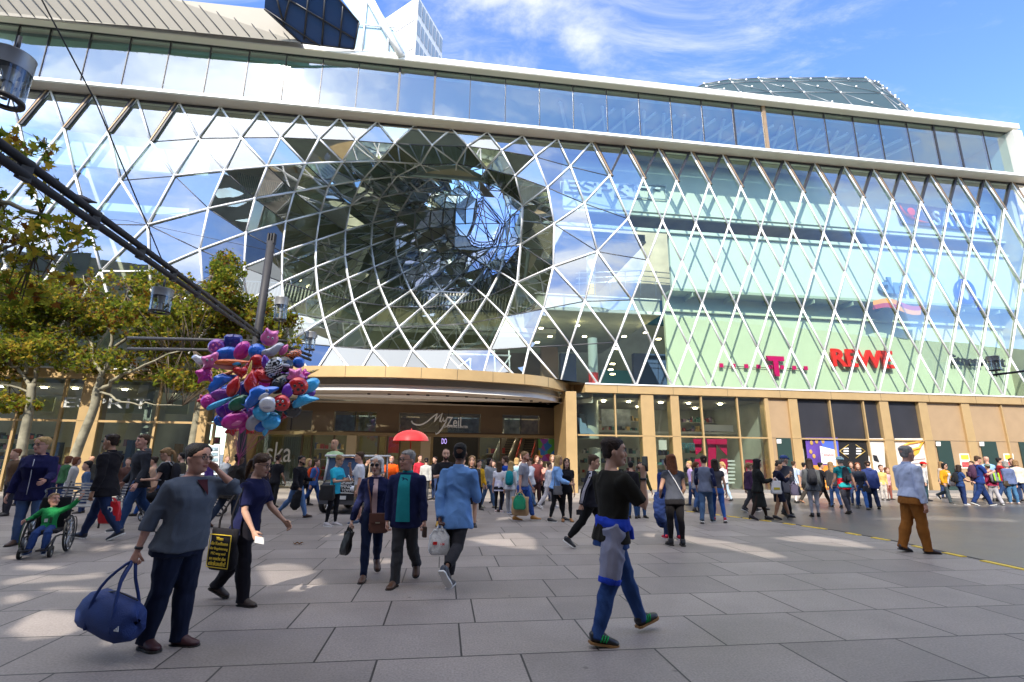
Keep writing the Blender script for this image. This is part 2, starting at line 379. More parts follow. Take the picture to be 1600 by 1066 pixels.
row('M',9,[(705.6,546.8),(734.4,505.3),(759.7,465.2),(780.7,425.3)])
row('N',10,[(765.4,546.8),(789.1,494.5),(807.5,442)])
row('O',11,[(826.4,542.9),(849,483)])
TR.update({'P12':(890.5,539.4),'P13':(913.4,471),'X1':(813,383),'R2':(864.3,417),'R3':(933.3,393.2),'Y1':(797.4,340.7),'Y2':(789.6,349),'Y3':(791.3,385.9),'Y4':(778,386),'Y5':(767.4,386.8),
 'V1':(777.8,312.8),'V2':(748.7,296.4),'V3':(753.7,303.3),'V4':(719,289.4),'V5':(693,290.7),'W1':(676.6,302.5),'W2':(697,304.5),'W3':(715.5,305),'W4':(733,306),
 'S1':(741.3,326.7),'S2':(738.5,349),'S3':(729,371),'S4':(738,385),'S5':(752,388),'S6':(744.5,312),'S7':(755,308)})
for k,p in TR.items(): ND[k]=T(*p)
# regular part
for i in range(-3,30):
    ND['A%d'%i]=Lat(0,i)
    for nm,r,o in (('b',1,.5),('d',3,.5),('f',5,.5)): ND['%s%d'%(nm,i)]=Lat(r,i+o)
    for nm,r in (('c',2),('e',4),('g',6)): ND['%s%d'%(nm,i)]=Lat(r,i)
# names of the lattice where traced nodes replace the regular ones
alias={'b%d'%i:'B%d'%i for i in range(2,14)}
alias.update({'c%d'%i:'C%d'%i for i in range(3,15)})
alias.update({'d2':'D2','d13':'D14','d14':'R3'})
alias.update({'e13':'P13x'})
ND['P13x']=ND['P13']
def nm(k): return alias.get(k,k)
W=[];S=[]
def ch(lst,s):
    t=s.split()
    for a,b in zip(t[:-1],t[1:]): lst.append((nm(a),nm(b)))
# top zig-zag, all along
for i in range(-3,29):
    ch(W,'A%d b%d A%d'%(i,i,i+1))
for i in range(-2,29):
    ch(W,'b%d c%d b%d'%(i-1,i,i))
# regular right part
for i in range(14,29):
    if i>14: ch(W,'c%d d%d'%(i,i-1)); 
    ch(W,'c%d d%d'%(i,i))
for i in range(15,29): ch(W,'d%d e%d d%d'%(i-1,i,i))
for i in range(15,29): ch(W,'f%d e%d f%d'%(i-1,i,i))
for i in range(14,29): ch(W,'g%d f%d g%d'%(i,i,i+1))
# regular left part
for i in range(-3,3):
    ch(W,'c%d d%d c%d'%(i,i,i+1)); ch(W,'d%d e%d'%(i,i)); 
    if i<2: ch(W,'d%d e%d'%(i,i+1))
    ch(W,'e%d f%d'%(i,i)); ch(W,'f%d g%d'%(i,i))
    if i<2: ch(W,'f%d e%d'%(i,i+1)); ch(W,'f%d g%d'%(i,i+1))
W[:]=[e for e in W if e!=(nm('d2'),nm('c3'))]
ch(W,'D2 C3'); 
# funnel rods, steep family
for s in ('C3 D2 hE2 hF2 g4','C4 D3 E3 hF3 hG3 g5','C5 D4 E4 F4 G4 hH4 g6','C6 D5 E5 F5 G5 H5 hI5 g7','C7 D6 E6 F6 G6 H6 I6 J6 g8','C8 D7 E7 F7 G7 H7 I7 J7 K7 g9',
 'C9 D8 E8 F8 G8 H8 I8 J8 K8 L8 g10','E9 F9 G9 H9 I9 J9 K9 L9 M9 g11','F10 G10 H10 I10 J10 K10 L10 M10 N10 g12','F11 G11 H11 I11 J11 K11 L11 M11 N11 O11 g13',
 'F12 G12 H12 I12 J12 K12 L12 M12 N12 O12 P12 g14','F13 G13 H13','F14 G14','D2 e2','hE2 e2','hE2 E3','hF2 hF3 F4','hF2 f2','g4 hG3 G4','g5 hH4','g3 hF2',
 # gentle family
 'C3 C4 C5 C6 C7 C8 C9','D2 D3 D4 D5 D6 D7 D8 D9','E3 E4 E5 E6 E7 E8 E9 D9','F4 F5 F6 F7 F8 F9 F10 F11 F12 F13 F14 S1','G4 G5 G6 G7 G8 G9 G10 G11 G12 G13 G14 S2','hH4 H5 H6 H7 H8 H9 H10 H11 H12 H13 S3',
 'g6 hI5 I6 I7 I8 I9 I10 I11 I12','g7 J6 J7 J8 J9 J10 J11 J12','g8 K7 K8 K9 K10 K11 K12 Y5','g9 L8 L9 L10 L11 L12 Y4','g10 M9 M10 M11 M12 Y3','g11 N10 N11 N12 X1','g12 O11 O12 R2','g13 P12 P13 R3',
 'g14 Q13 P13','C9 D9','C9 D10','C10 D10','C10 D11','C11 D11','C11 D12','C12 D12','C12 D13','C13 D13','C13 D14','C14 D14','C14 R3','D12 D13' ,
 'Y5 Y4 Y3 X1','X1 D14','X1 N12 N11','N12 R2','D13 X1','D14 R2 O12 O11','R2 R3','R2 P13','D13 Y1 Y2','D12 Y1','D12 V1 Y2','D11 V1','D11 V2 V3','D10 V2','D10 V4','D9 V4','D9 V5','E9 V5','E9 W1','V5 W1','V5 W2','V4 W3','V4 W2','W1 F10','W1 F11','W1 W2 F12','W2 W3 F13','W3 W4 F14','W4 S6','V3 S7 S6','Y1 Y3','Y2 Y4','Y2 Y5','J12 K12','J12 Y5','I12 J12','I12 S4','S3 S4 S5 Y5','G13 S3','S1 S2 S3','S6 S1'):
    t=s.split()
    for a in t:
        if a.startswith('h') and a not in ND:
            ND[a]={'hE2':fac(235,425),'hF2':fac(240,503),'hF3':fac(318,448),'hG3':fac(320,518),'hH4':fac(388,528),'hI5':fac(452,535)}[a]
    ch(W,s.replace('Q13','f14'))
ch(W,'R3 e15'); ch(W,'d14 c15')
ch(W,'P13 f14'); ch(W,'f14 e15'); ch(W,'g14 f14')
for s in ('B2 B3 B4 B5 B6 B7 B8 B9 B10 B11 B12 B13 b14','c2 C3 D3 E4 F5 G6 H7 I8 J9 K10 L11 M12 X1','d1 D2','hE2 hF3','D2 E3 F4 G5 H6 I7 J8 K9 L10 M11 N12','C4 D4 E5 F6 G7 H8 I9 J10 K11 L12 Y4','C5 D5 E6 F7 G8 H9 I10 J11 K12','C6 D6 E7 F8 G9 H10 I11 J12','C7 D7 E8 F9 G10 H11 I12','C8 D8 E9','D8 D9',
 'C9 C10 C11 C12 C13 C14 c15','D9 D10 D11 D12','D13 D14','D14 R3 d15','O12 P13','P12 f14','O11 P12','N10 O11','M9 N10','L8 M9','K7 L8','J6 K7','hI5 J6','hH4 hI5','hF3 G4 H5 I6 J7 K8 L9 M10 N11 O12','R2 X1','P13 e15','E8 F10','F10 G11 H12','F11 G12 H13','F12 G13','F13 G14','F9 G10','V5 D10','Y2 Y3'):
    ch(S,s)
# clean up
def uniq(l,ex=()):
    seen=set(ex); o=[]
    for a,b in l:
        k=(min(a,b),max(a,b))
        if a==b or k in seen: continue
        seen.add(k); o.append((a,b))
    return o,seen
W,seenW=uniq(W); S,_=uniq(S,seenW)
used=set(x for e in W+S for x in e)
PX={k:proj(ND[k]) for k in used}
# drop seams that cross rods (keeps the graph planar), then trace the panes
def cross(a,b,c,d):
    if len({a,b,c,d})<4: return False
    (x1,y1),(x2,y2),(x3,y3),(x4,y4)=PX[a],PX[b],PX[c],PX[d]
    def o(ax,ay,bx,by,cx,cy): return (bx-ax)*(cy-ay)-(by-ay)*(cx-ax)
    return o(x1,y1,x2,y2,x3,y3)*o(x1,y1,x2,y2,x4,y4)<0 and o(x3,y3,x4,y4,x1,y1)*o(x3,y3,x4,y4,x2,y2)<0
E_ok=list(W)
bad=[]
keepW=[]
for e in W:
    if any(cross(*e,*g) for g in keepW): bad.append(e)
    else: keepW.append(e)
W=keepW
keepS=[]
for e in S:
    if any(cross(*e,*g) for g in W+keepS): bad.append(e)
    else: keepS.append(e)
S=keepS
if bad: print('crossing dropped',bad)
adj={}
for a,b in W+S: adj.setdefault(a,[]).append(b); adj.setdefault(b,[]).append(a)
for k in adj: adj[k].sort(key=lambda n:math.atan2(PX[n][1]-PX[k][1],PX[n][0]-PX[k][0]))
faces=[];vis=set()
for a in adj:
    for b in adj[a]:
        if (a,b) in vis: continue
        f=[];x,y=a,b
        while (x,y) not in vis:
            vis.add((x,y)); f.append(x)
            l=adj[y]; z=l[(l.index(x)-1)%len(l)]; x,y=y,z
        ar=sum(PX[f[i]][0]*PX[f[(i+1)%len(f)]][1]-PX[f[(i+1)%len(f)]][0]*PX[f[i]][1] for i in range(len(f)))
        if len(f)>=3 and ar<0 and len(f)<9: faces.append((f,-ar/2))
        elif len(f)>=3 and ar>0 and len(f)<9: faces.append((f,ar/2))
fl=MB(); fu=MB(); frt=MB()
SKY={'S1','S2','S3','S4','S5','S6','S7','V3','Y2','Y4','Y5'}
def deep(k): return k in TR and ringt(*TR[k])>.36
for f,ar in faces:
    if set(f)<=SKY: continue
    pts=[ND[k] for k in f]
    fun=any(deep(k) for k in f)
    c=sum(pts,Vector())/len(pts)
    # every pane leans a hair differently, as real panes do
    t_=Vector((random.uniform(-1,1),random.uniform(-1,1),random.uniform(-1,1)))
    if fun and len(f)>3:
        for i in range(1,len(f)-1): fu.poly([pts[0],pts[i],pts[i+1]])
    else: (fu if fun else (frt if (c-Vector((0,DF,0))).dot(TU)>un(15.2) else fl)).poly(pts)
# panes along the top and bottom edges
for i in range(-3,28): (frt if i>14 else fl).poly([ND['A%d'%i],ND['A%d'%(i+1)],ND[nm('b%d'%i)]])
for i,t_ in zip(range(3,14),('hF2','hG3','hH4','hI5','J6','K7','L8','M9','N10','O11','P12')):
    i+= (0 if t_ in('hF2','hG3') else 0)
    k0={'hF2':3,'hG3':4,'hH4':5,'hI5':6,'J6':7,'K7':8,'L8':9,'M9':10,'N10':11,'O11':12,'P12':13}[t_]
    fl.poly([ND['g%d'%k0],ND['g%d'%(k0+1)],ND[t_]])
for i in range(-3,3): fl.poly([ND['g%d'%i],ND['g%d'%(i+1)],ND['f%d'%i]])
for i in range(14,28): frt.poly([ND['g%d'%i],ND['g%d'%(i+1)],ND['f%d'%i]])
fl.build('facade_glass',G_FAC,B); frt.build('facade_glass',G_CLR,B); fu.build('funnel_glass',G_FUN,B)
lw_=MB(); fw_=MB(); fd_=MB()
darkrods=set()
for i in range(15,29): darkrods.add(frozenset(('A%d'%i,nm('b%d'%(i-1)))))
for a,b in W:
    if frozenset((a,b)) in darkrods: continue
    d=(deep(a) or deep(b))
    A_,B_=ND[a],ND[b]
    (fw_ if d else lw_).tube([A_-NB*.05,B_-NB*.05],.052 if not d else .047,6)
for k in used:
    if k in adj and len(adj[k])>3: (fw_ if deep(k) else lw_).ell(ND[k]-NB*.05,.075,.075,.075,n=8,k=5)
lw_.build('lattice',WHITE,B); fw_.build('funnel_lattice',WHITE,B)
sm_=MB()
for a,b in S: sm_.tube([ND[a],ND[b]],.028,5)
sm_.build('seam',SEAM,B)
# bronze vent flaps between the top and the first row
vb=MB()
for i in list(range(14,29)): 
    a,b=ND['A%d'%i],ND[nm('b%d'%i)]; o=TU*.13-NB*.10; vb.hexa([a+o-TU*.06,a+o+TU*.06,a+o+TU*.06+NB*.15,a+o-TU*.06+NB*.15],[b+o-TU*.05,b+o+TU*.03,b+o+TU*.03+NB*.15,b+o-TU*.05+NB*.15])
    o=TU*.24-NB*.07; vb.hexa([a+o-TU*.04,a+o+TU*.05,a+o+TU*.05+NB*.12,a+o-TU*.04+NB*.12],[b+o-TU*.08,b+o-TU*.02,b+o-TU*.02+NB*.12,b+o-TU*.08+NB*.12],1)
    if i>14:
        a,b=ND['A%d'%i],ND[nm('b%d'%(i-1))]; o=-NB*.09; vb.hexa([a+o-TU*.09,a+o+TU*.05,a+o+TU*.05+NB*.14,a+o-TU*.09+NB*.14],[b+o-TU*.05,b+o+TU*.07,b+o+TU*.07+NB*.14,b+o-TU*.05+NB*.14],1)
for i in range(0,4):
    a,b=ND['A%d'%i],ND[nm('b%d'%(i-1))]; o=-NB*.1; vb.hexa([a+o-TU*.25,a+o+TU*.02,a+o+TU*.02+NB*.1,a+o-TU*.25+NB*.1],[b+o-TU*.05,b+o+TU*.16,b+o+TU*.16+NB*.1,b+o-TU*.05+NB*.1],1)
    o=-NB*.13-TU*.06; vb.hexa([a+o-TU*.06,a+o+TU*.01,a+o+TU*.01+NB*.1,a+o-TU*.06+NB*.1],[b+o+TU*.05,b+o+TU*.1,b+o+TU*.1+NB*.1,b+o+TU*.05+NB*.1],0)
vb.build('vent_frame',[BRONZE,DARKM],B)
# tunnel beyond the deepest ring, open to the sky at the back
ringS=['S7','S6','S1','S2','S3','S4','S5','Y5','Y4','Y2','V3']
base=[ND[k] for k in ringS]; cB=sum(base,Vector())/len(base); axis=(cB-CAM).normalized()
r2=[cB+(p-cB)*.93+axis*2.5 for p in base]; r3=[cB+(p-cB)*.86+axis*6 for p in base]
tb=MB(); tg=MB(); n=len(base)
for ra,rb in ((base,r2),(r2,r3)):
    for i in range(n):
        j=(i+1)%n; tb.tube([ra[i],rb[i]],.05,5); tb.tube([ra[i],rb[j]],.04,5); tb.tube([rb[i],rb[j]],.05,5); tg.poly([ra[i],ra[j],rb[j],rb[i]])
for i,j in ((0,5),(1,7),(2,8),(3,9),(10,4),(1,9),(2,9),(3,8),(0,7)): tb.tube([r3[i],r3[j]],.05,5)
tg.poly(r3[::-1])
tb.build('tunnel_frame',DARKM,B); tg.build('tunnel_glass',glassmat('tunnel_glass',(.80,.88,1.0),.06,fres=.5),B)
# ---- ledges
uL,uR=-34.0,un(28)+1.0
zA=ZR[0]
z0=uz(800,197,-.75)[1]; z1=uz(800,192.6,-.75)[1]
lg=MB(); lg.fbox(uL,uR+.2,-.75,.3,z0,z1,0); lg.fbox(uL,uR+.15,-.70,.25,z0-.03,z0-.003,1); lg.fbox(uL,uR+.1,-.06,.2,z0-.16,z0-.033,2); lg.fbox(uL,uR+.1,-.03,.15,zA-.02,z0-.163,1); lg.fbox(uL,uR+.1,-.3,.2,z1+.003,z1+.06,0)
lg.build('lower_ledge',[CREAM,SOFF,DARKM],B,bevel=.02)
zt1=uz(800,103.5,-.55)[1]; zt0=uz(800,112,-.55)[1]; ztb=uz(800,119,-.05)[1]
lg=MB(); lg.fbox(uL,uR-.1,-.55,2.5,zt0,zt1,0); lg.fbox(uL,uR-.2,-.52,2.4,zt0-.03,zt0-.003,1); lg.fbox(uL,uR-.3,-.12,.1,ztb,zt0-.033,2)
lg.build('upper_ledge',[CREAM,SOFF,DARKM],B,bevel=.02)
# ---- glass band between the ledges
gb_=MB(); gm=MB()
mull=[0,0]
xs=[]
for x in [-40,18,68,132,195,258,322,383,442,500,557,622,678,735,790,843,895.5,948,998.5,1048,1097,1146,1192,1241,1290,1335,1376,1420,1462,1498,1540,1580]:
    xs.append(uz(x,(x*.11+85) if x<700 else (130+ (x-700)*.115),-.05)[0])
zb0,zb1=z1+.06,ztb
for i,(a,b) in enumerate(zip(xs[:-1],xs[1:])):
    tl=random.uniform(-.006,.006); t2=random.uniform(-.006,.006)
    gb_.poly([fp(a+.02,-.05+tl,zb0),fp(b-.02,-.05-tl,zb0),fp(b-.02,-.05-tl+t2,zb1),fp(a+.02,-.05+tl+t2,zb1)])
for i,a in enumerate(xs):
    wd=.11 if i in (11,12,21,28,29) else .035
    gm=MB(); gm.fbox(a-wd/2,a+wd/2,-.08,.06,zb0,zb1); gm.build('band_mullion',DARKM,B)
gb_.build('band_glass',G_TOP,B)
br=MB(); u_=xs[22]; br.fbox(u_-.02,u_+.18,-.12,.02,zb0,zb1); br.build('band_frame',BRONZE,B)
eu_=uR-.5
ew=MB(); ew.fbox(eu_-.1,eu_+.55,-.5,8,z1+.12,zt0-.12); ew.build('end_wall',CREAM,B)
# inside the band: floor, back wall, ceiling with white diagonal beams, glazed end room
uM=uz(880,150,0)[0]
ib=MB()
for ua_,ub_,dd in ((uL,uM,4.5),(uM,eu_,9.5)):
    ib.fbox(ua_,ub_,.5,dd,z1-.1,z1+.05,0); ib.fbox(ua_,ub_,dd,dd+.2,z1-.3,zt0-.1,1); ib.fbox(ua_,ub_,.3,dd-.1,zt0-.32,zt0-.12,2)
ib.build('band_interior',[INT,mat('pale_teal_wall',(.42,.55,.54),.8),mat('pale_teal_ceiling',(.5,.62,.6),.8)],B)
bb=MB()
for k in range(17):
    u=uM+k*1.25
    bb.tube([fp(u,.8,zt0-.5),fp(u+3.2,8.5,zt0-.5)],.11,4); bb.tube([fp(u+3.2,.8,zt0-.55),fp(u,8.5,zt0-.55)],.11,4)
bb.build('ceiling_beam',WHITE,B)
# ---- pale inner wall with openings behind the right part of the lattice
uP=uz(1052,520,1.5)[0]
def ztr(y,x,w): return uz(x,y,w)[1]
pw=MB()
uP2=uz(880,320,1.3)[0]
zc1=ztr(270,1240,1.3); zc2=ztr(349,1240,1.3); zc3=ztr(379,1240,1.3); zc4=ztr(461,1240,1.3)
pw.fbox(uP2,uR-.3,1.3,1.5,zc2,zc1,0); pw.fbox(uP,uR-.3,1.3,1.5,zc4,zc3,0)
pw.fbox(uP2,uR-.3,1.15,1.32,zc2-.32,zc2-.2,0)
pw.fbox(uz(848,380,1.3)[0],uR-.3,1.15,1.32,zc3-.02,zc3+.16,0)
zc5=ztr(495,1240,2.4); 
pw.fbox(uP,uR-.3,2.4,2.6,5.0,zc4,1)
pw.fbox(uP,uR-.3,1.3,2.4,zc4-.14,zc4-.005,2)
pw.fbox(uP,uR-.3,2.2,2.39,zc5-.1,zc5+.05,1)
for x in range(0,9): 
    u=uP+1.2+x*2.45; pw.fbox(u-.03,u+.03,1.35,2.35,zc4-.4,zc4-.15,2)
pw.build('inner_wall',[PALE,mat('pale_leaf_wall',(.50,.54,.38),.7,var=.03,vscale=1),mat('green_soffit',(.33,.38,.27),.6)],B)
up3=uz(322,290,1.3)[0]
lwb=MB(); lwb.fbox(uL,up3,1.3,1.5,ztr(262,180,1.3)-.05,ztr(205,100,1.3),0); lwb.fbox(uL,up3-.6,1.3,1.5,ztr(330,180,1.3),ztr(318,180,1.3),0); lwb.build('inner_wall',PALE,B)
# ---- inside the building
def U(x,y,w=0): return uz(x,y,w)[0]
def Z(x,y,w=0): return uz(x,y,w)[1]
inn=MB()
inn.fbox(uL,uM,.45,4.5,18.36,18.6); inn.fbox(uM,uR-.3,.45,9.5,18.36,18.6)
inn.fbox(uL,uM,4.5,4.7,19.2,25.4); inn.fbox(uM,uR-.3,9.7,9.9,18.4,25.4); inn.fbox(uM,uM+.2,4.7,19,18.4,25.4); inn.fbox(uL,uM,4.7,19,25.2,25.4)
hx0,hx1=U(712,345,19),U(800,345,19); hz0,hz1=Z(755,392,19),Z(755,296,19)
inn.fbox(uL,hx0,19,19.3,4,25.3); inn.fbox(hx1,uR,19,19.3,4,25.3); inn.fbox(hx0,hx1,19,19.3,4,hz0)
inn.fbox(uL,uL+.3,.4,24,0,24); inn.fbox(uR-.7,uR-.4,.4,24,0,18.2)
inn.build('inner_shell',INTD,B)
fl_=MB()
uA,uB=U(838,480,3),uP
z9=Z(930,488,3); z9t=Z(930,463,3)
fl_.fbox(uA,uB,3,14,z9,z9t-.1,0); fl_.fbox(uA-.1,uB,2.85,3.0,z9-.02,z9+.16,1); fl_.fbox(uA-.1,uB,2.9,3.0,z9t-.06,z9t,1)
fl_.fbox(uL,uB,4.5,24,4.6,4.95,0)
z14=Z(930,370,4); fl_.fbox(uA+2,uB,4.5,14,z14,z14+.6,0); fl_.fbox(uA+2,uB,4.4,4.5,z14,z14+.12,1)
# louvred gallery behind the funnel
zq=[Z(640,y,7) for y in (512,505,480,452)]
ug0,ug1=U(300,480,7),U(868,480,7)
fl_.fbox(ug0,ug1,7,14,zq[0]-.3,zq[0],0); fl_.fbox(ug0,ug1,6.9,7,zq[0],zq[1],1); fl_.fbox(ug0,ug1,7.3,7.4,zq[1],zq[2],2)
fl_.fbox(ug0,ug1,7.0,7.1,zq[3]-.08,zq[3],1)
fl_.fbox(ug0-4,ug1,12,12.2,5,zq[3],3)
fl_.build('inner_floor',[INT,SLAB,mat('yellow_board',(.62,.55,.33),.7),mat('warm_brown_wall',(.26,.18,.10),.8,var=.2,vscale=.6)],B)
lv=MB()
n_=110
for i in range(n_):
    u=ug0+(ug1-ug0)*i/n_; lv.hexa([fp(u,7,zq[2]+.02),fp(u+.07,7,zq[2]+.02),fp(u+.07,7.05,zq[2]+.02),fp(u,7.05,zq[2]+.02)],[fp(u+.12,7,zq[3]-.1),fp(u+.19,7,zq[3]-.1),fp(u+.19,7.05,zq[3]-.1),fp(u+.12,7.05,zq[3]-.1)])
lv.build('louvre',mat('louvre_beige',(.62,.58,.45),.6),B)
# upper louvres left of the funnel throat
lv=MB()
for i in range(44):
    a=fac(372+i*3.4,270+i*.9,5.5); b=fac(380+i*3.4,318-i*.2,5.5); lv.tube([a,b],.035,4)
lv.build('louvre',mat('louvre_green',(.22,.27,.2),.6),B)
RED_=mat('red_band',(.75,.03,.02),.5); YEL_=mat('yellow_band',(.8,.5,.02),.5)
for (x,ya,yb,yc,mm,w_) in ((927,539,583,606,RED_,3.6),(924,408,446,462,YEL_,3.6)):
    u=U(x,yb,w_); z0_,z1_,z2_=Z(x,yc,w_),Z(x,yb,w_),Z(x,ya,w_)
    cl=MB(); cl.lathe(fp(u,w_,z0_),[(.27,0),(.27,z1_-z0_)],20,1); cl.lathe(fp(u,w_,z1_),[(.27,0),(.27,max(z2_,z1_+2)-z1_)],20,0)
    cl.build('inner_column',[PALE,mm],B)
# handrails on the upper gallery
hr=MB()
for y in (424,432,440): hr.tube([fac(900,y+3,3.1),fac(1000,y-1,3.1),fac(1056,y+4,3.1)],.025,5)
for x in range(905,1056,24): hr.tube([fac(x,424,3.1),fac(x,462,3.1)],.02,4)
hr.build('handrail',mat('steel',(.55,.56,.58),.3,.8),B)
# downlights and back rooms
dl=MB()
for x,y in ((846,513),(860,526),(840,535),(914,526),(976,526),(964,545),(958,569),(958,585),(955,578),(903,509),(1010,520),(1030,530)):
    p=fac(x,y,5); dl.fbox((p-Vector((0,DF,0))).dot(TU)-.12,(p-Vector((0,DF,0))).dot(TU)+.12,5,5.2,p.z,p.z+.05)
dl.build('downlight',mat('lamp_warm',(1,.8,.45),.5,emit=6),B)
rm=MB(); 
for k,(x0,x1,z0_,z1_,mm) in enumerate(((846,872,5.2,8.6,0),(876,900,5.2,8.2,1),(938,985,5.3,7.2,2),(990,1052,5.3,8.4,1),(842,905,10.6,13.5,0),(940,1050,10.5,12.2,2),(905,935,5.2,6.2,2))):
    rm.fbox(U(x0,550,8),U(x1,550,8),8,8.4,z0_,z1_,mm)
rm.build('inner_partition',[mat('brown_room',(.25,.15,.08),.7),mat('blue_room',(.06,.10,.22),.6),mat('teal_room',(.06,.20,.26),.5)],B)
# scaffold-like stair truss seen low in the middle
tr=MB()
for (p,q) in (((700,553),(795,556)),((735,560),(735,580)),((772,546),(774,584)),((795,548),(797,590)),((700,556),(726,584)),((798,556),(776,588)),((715,575),(735,560)),((675,540),(680,545)),((672,542),(694,542)),((712,538),(752,538)),((710,545),(758,545)),((716,510),(728,548)),((655,545),(668,520)),((680,520),(690,545))):
    tr.tube([fac(*p,3.5),fac(*q,3.5)],.05,5)
tr.build('stair_truss',WHITE,B)
# white steel web seen behind the top of the funnel
ws=MB()
for (p,q) in (((572,222),(590,250)),((607,224),(590,250)),((607,224),(636,254)),((633,228),(611,254)),((652,226),(660,243)),((668,226),(654,256)),((652,226),(668,256)),((683,230),(686,256)),((545,255),(575,270)),((578,255),(575,270)),((575,270),(582,300)),((582,280),(610,290)),((592,258),(614,276)),((624,256),(622,276)),((630,258),(650,276)),((640,285),(655,300)),((575,300),(550,318)),((575,302),(592,310)),((612,285),(622,300))):
    ws.tube([fac(*p,5.2),fac(*q,5.2)],.06,5)
ws.build('steel_web',WHITE,B)
# ---- gold band and canopy
zg1,zg0=5.06,4.62
arc=[(905,603.5),(893,602),(881,596.6),(862,591),(838,586.8),(800,583.2),(760,580.2),(715,577),(670,574.8),(625,573),(580,572),(527,571.6),(474,571.8),(420,573),(370,575.5),(325,579)]
cv=[]
for x,y in arc:
    d=ray(x,y); cv.append(CAM+d*((zg1-EYE)/d.z))
uc0=(cv[-1]-Vector((0,DF,0))).dot(TU)-2.4
cv.append(fp(uc0,-.12,zg1))
cv[0]=fp((cv[0]-Vector((0,DF,0))).dot(TU),-.12,zg1)
uc1=(cv[0]-Vector((0,DF,0))).dot(TU)
# smooth plan curve
def smooth(pts,n=4):
    out=[]
    for i in range(len(pts)-1):
        p0=pts[max(i-1,0)];p1=pts[i];p2=pts[i+1];p3=pts[min(i+2,len(pts)-1)]
        for k in range(n):
            t=k/n; out.append(.5*((2*p1)+(p2-p0)*t+(2*p0-5*p1+4*p2-p3)*t*t+(3*p1-p0-3*p2+p3)*t**3))
    return out+[pts[-1]]
cs=smooth(cv)
gbm=MB()
def inset(pts,d):
    o=[]
    for i,p in enumerate(pts):
        t=(pts[min(i+1,len(pts)-1)]-pts[max(i-1,0)]).normalized(); n=Vector((t.y,-t.x,0))
        if n.dot(NB)<0: n=-n
        o.append(p+n*d)
    return o
ci=inset(cs,.3)
def wall(mb,pts,qts,z0,z1,m):
    dz=lambda p,z: Vector((p.x,p.y,z))
    for i in range(len(pts)-1):
        mb.hexa([dz(pts[i],z0),dz(pts[i+1],z0),dz(qts[i+1],z0),dz(qts[i],z0)],[dz(pts[i],z1),dz(pts[i+1],z1),dz(qts[i+1],z1),dz(qts[i],z1)],m)
def smoothwall(mb,pts,z0,z1,m):
    n=len(pts); vs=[Vector((p.x,p.y,z0)) for p in pts]+[Vector((p.x,p.y,z1)) for p in pts]
    mb.add(vs,[(i,i+1,n+i+1,n+i) for i in range(n-1)],m,True)
cn=MB()
smoothwall(cn,cs,zg0,zg1,0); smoothwall(cn,ci,zg0,zg1-.05,2)
n=len(cs)
cn.add([Vector((p.x,p.y,zg0)) for p in cs]+[Vector((p.x,p.y,zg0)) for p in ci],[(i,n+i,n+i+1,i+1) for i in range(n-1)],0)
cn.poly([Vector((p.x,p.y,zg1)) for p in cs],0)
c2=inset(cs,.45); c3=inset(cs,.6)
smoothwall(cn,c2,4.36,zg0+.02,2)
smoothwall(cn,c2,4.14,4.36,1)
cn.add([Vector((p.x,p.y,4.36)) for p in c2]+[Vector((p.x,p.y,4.36)) for p in ci],[(i,n+i,n+i+1,i+1) for i in range(n-1)],2)
inn2=[Vector((p.x,p.y,4.14)) for p in c2]
cn.poly(inn2[::-1]+[fp(uc0,3.2,4.14),fp(uc1,3.2,4.14)][::1],3)
cn.build('canopy',[GOLD,mat('light_strip_white',(.85,.82,.75),.4),mat('canopy_beige',(.50,.42,.32),.55),mat('canopy_soffit',(.60,.52,.43),.5)],B)
# white oval in the soffit
ov=[Vector((p.x,p.y,4.11)) for p in inset(cs,1.6)][10:-10]
om=MB(); om.poly(ov[::-1]); om.build('soffit_oval',mat('oval_white',(.86,.83,.80),.6),B)
zz=MB()
for k in range(12):
    p=c3[8+k*3]; zz.lathe((p.x+.9*NB.x,p.y+.9*NB.y,4.09),[(.02,.0),(.07,.0),(.07,.05)],10)
zz.build('spotlight',DARKM,B)
for a_,b_ in ((uc1,uR),(uL,uc0)):
    gd=MB(); gd.fbox(a_,b_,-.12,.35,zg0,zg1-.05,0); gd.fbox(a_,b_,-.16,.02,zg1-.052,zg1+.015,1); gd.build('gold_band',[GOLD,WHITE],B,bevel=.01)
# ---- ground floor
ztr_=Z(1100,683,0); 
def colmn(x0,x1,y=690,w0=-.06,w1=.4,name='column',m=GOLD,z1=zg0):
    b=MB(); b.fbox(U(x0,y),U(x1,y),w0,w1,0,z1-.003); return b.build(name,m,B,bevel=.015)
def mul(x,wd=.07,y=690,z0=0,z1=zg0):
    b=MB(); u=U(x,y); b.fbox(u-wd/2,u+wd/2,-.04,.1,z0,z1-.003); return b.build('mullion',GOLD,B)
def trans(x0,x1,z,h=.07,y=690):
    b=MB(); b.fbox(U(x0,y),U(x1,y),-.03,.08,z-h/2,z+h/2); return b.build('transom',GOLD,B)
def pane(x0,x1,z0,z1,y=690,w=.03,m=None,name='shop_window'):
    b=MB(); b.poly([fp(U(x0,y),w,z0),fp(U(x1,y),w,z0),fp(U(x1,y),w,z1),fp(U(x0,y),w,z1)]); return b.build(name,m or G_SHOP,B)
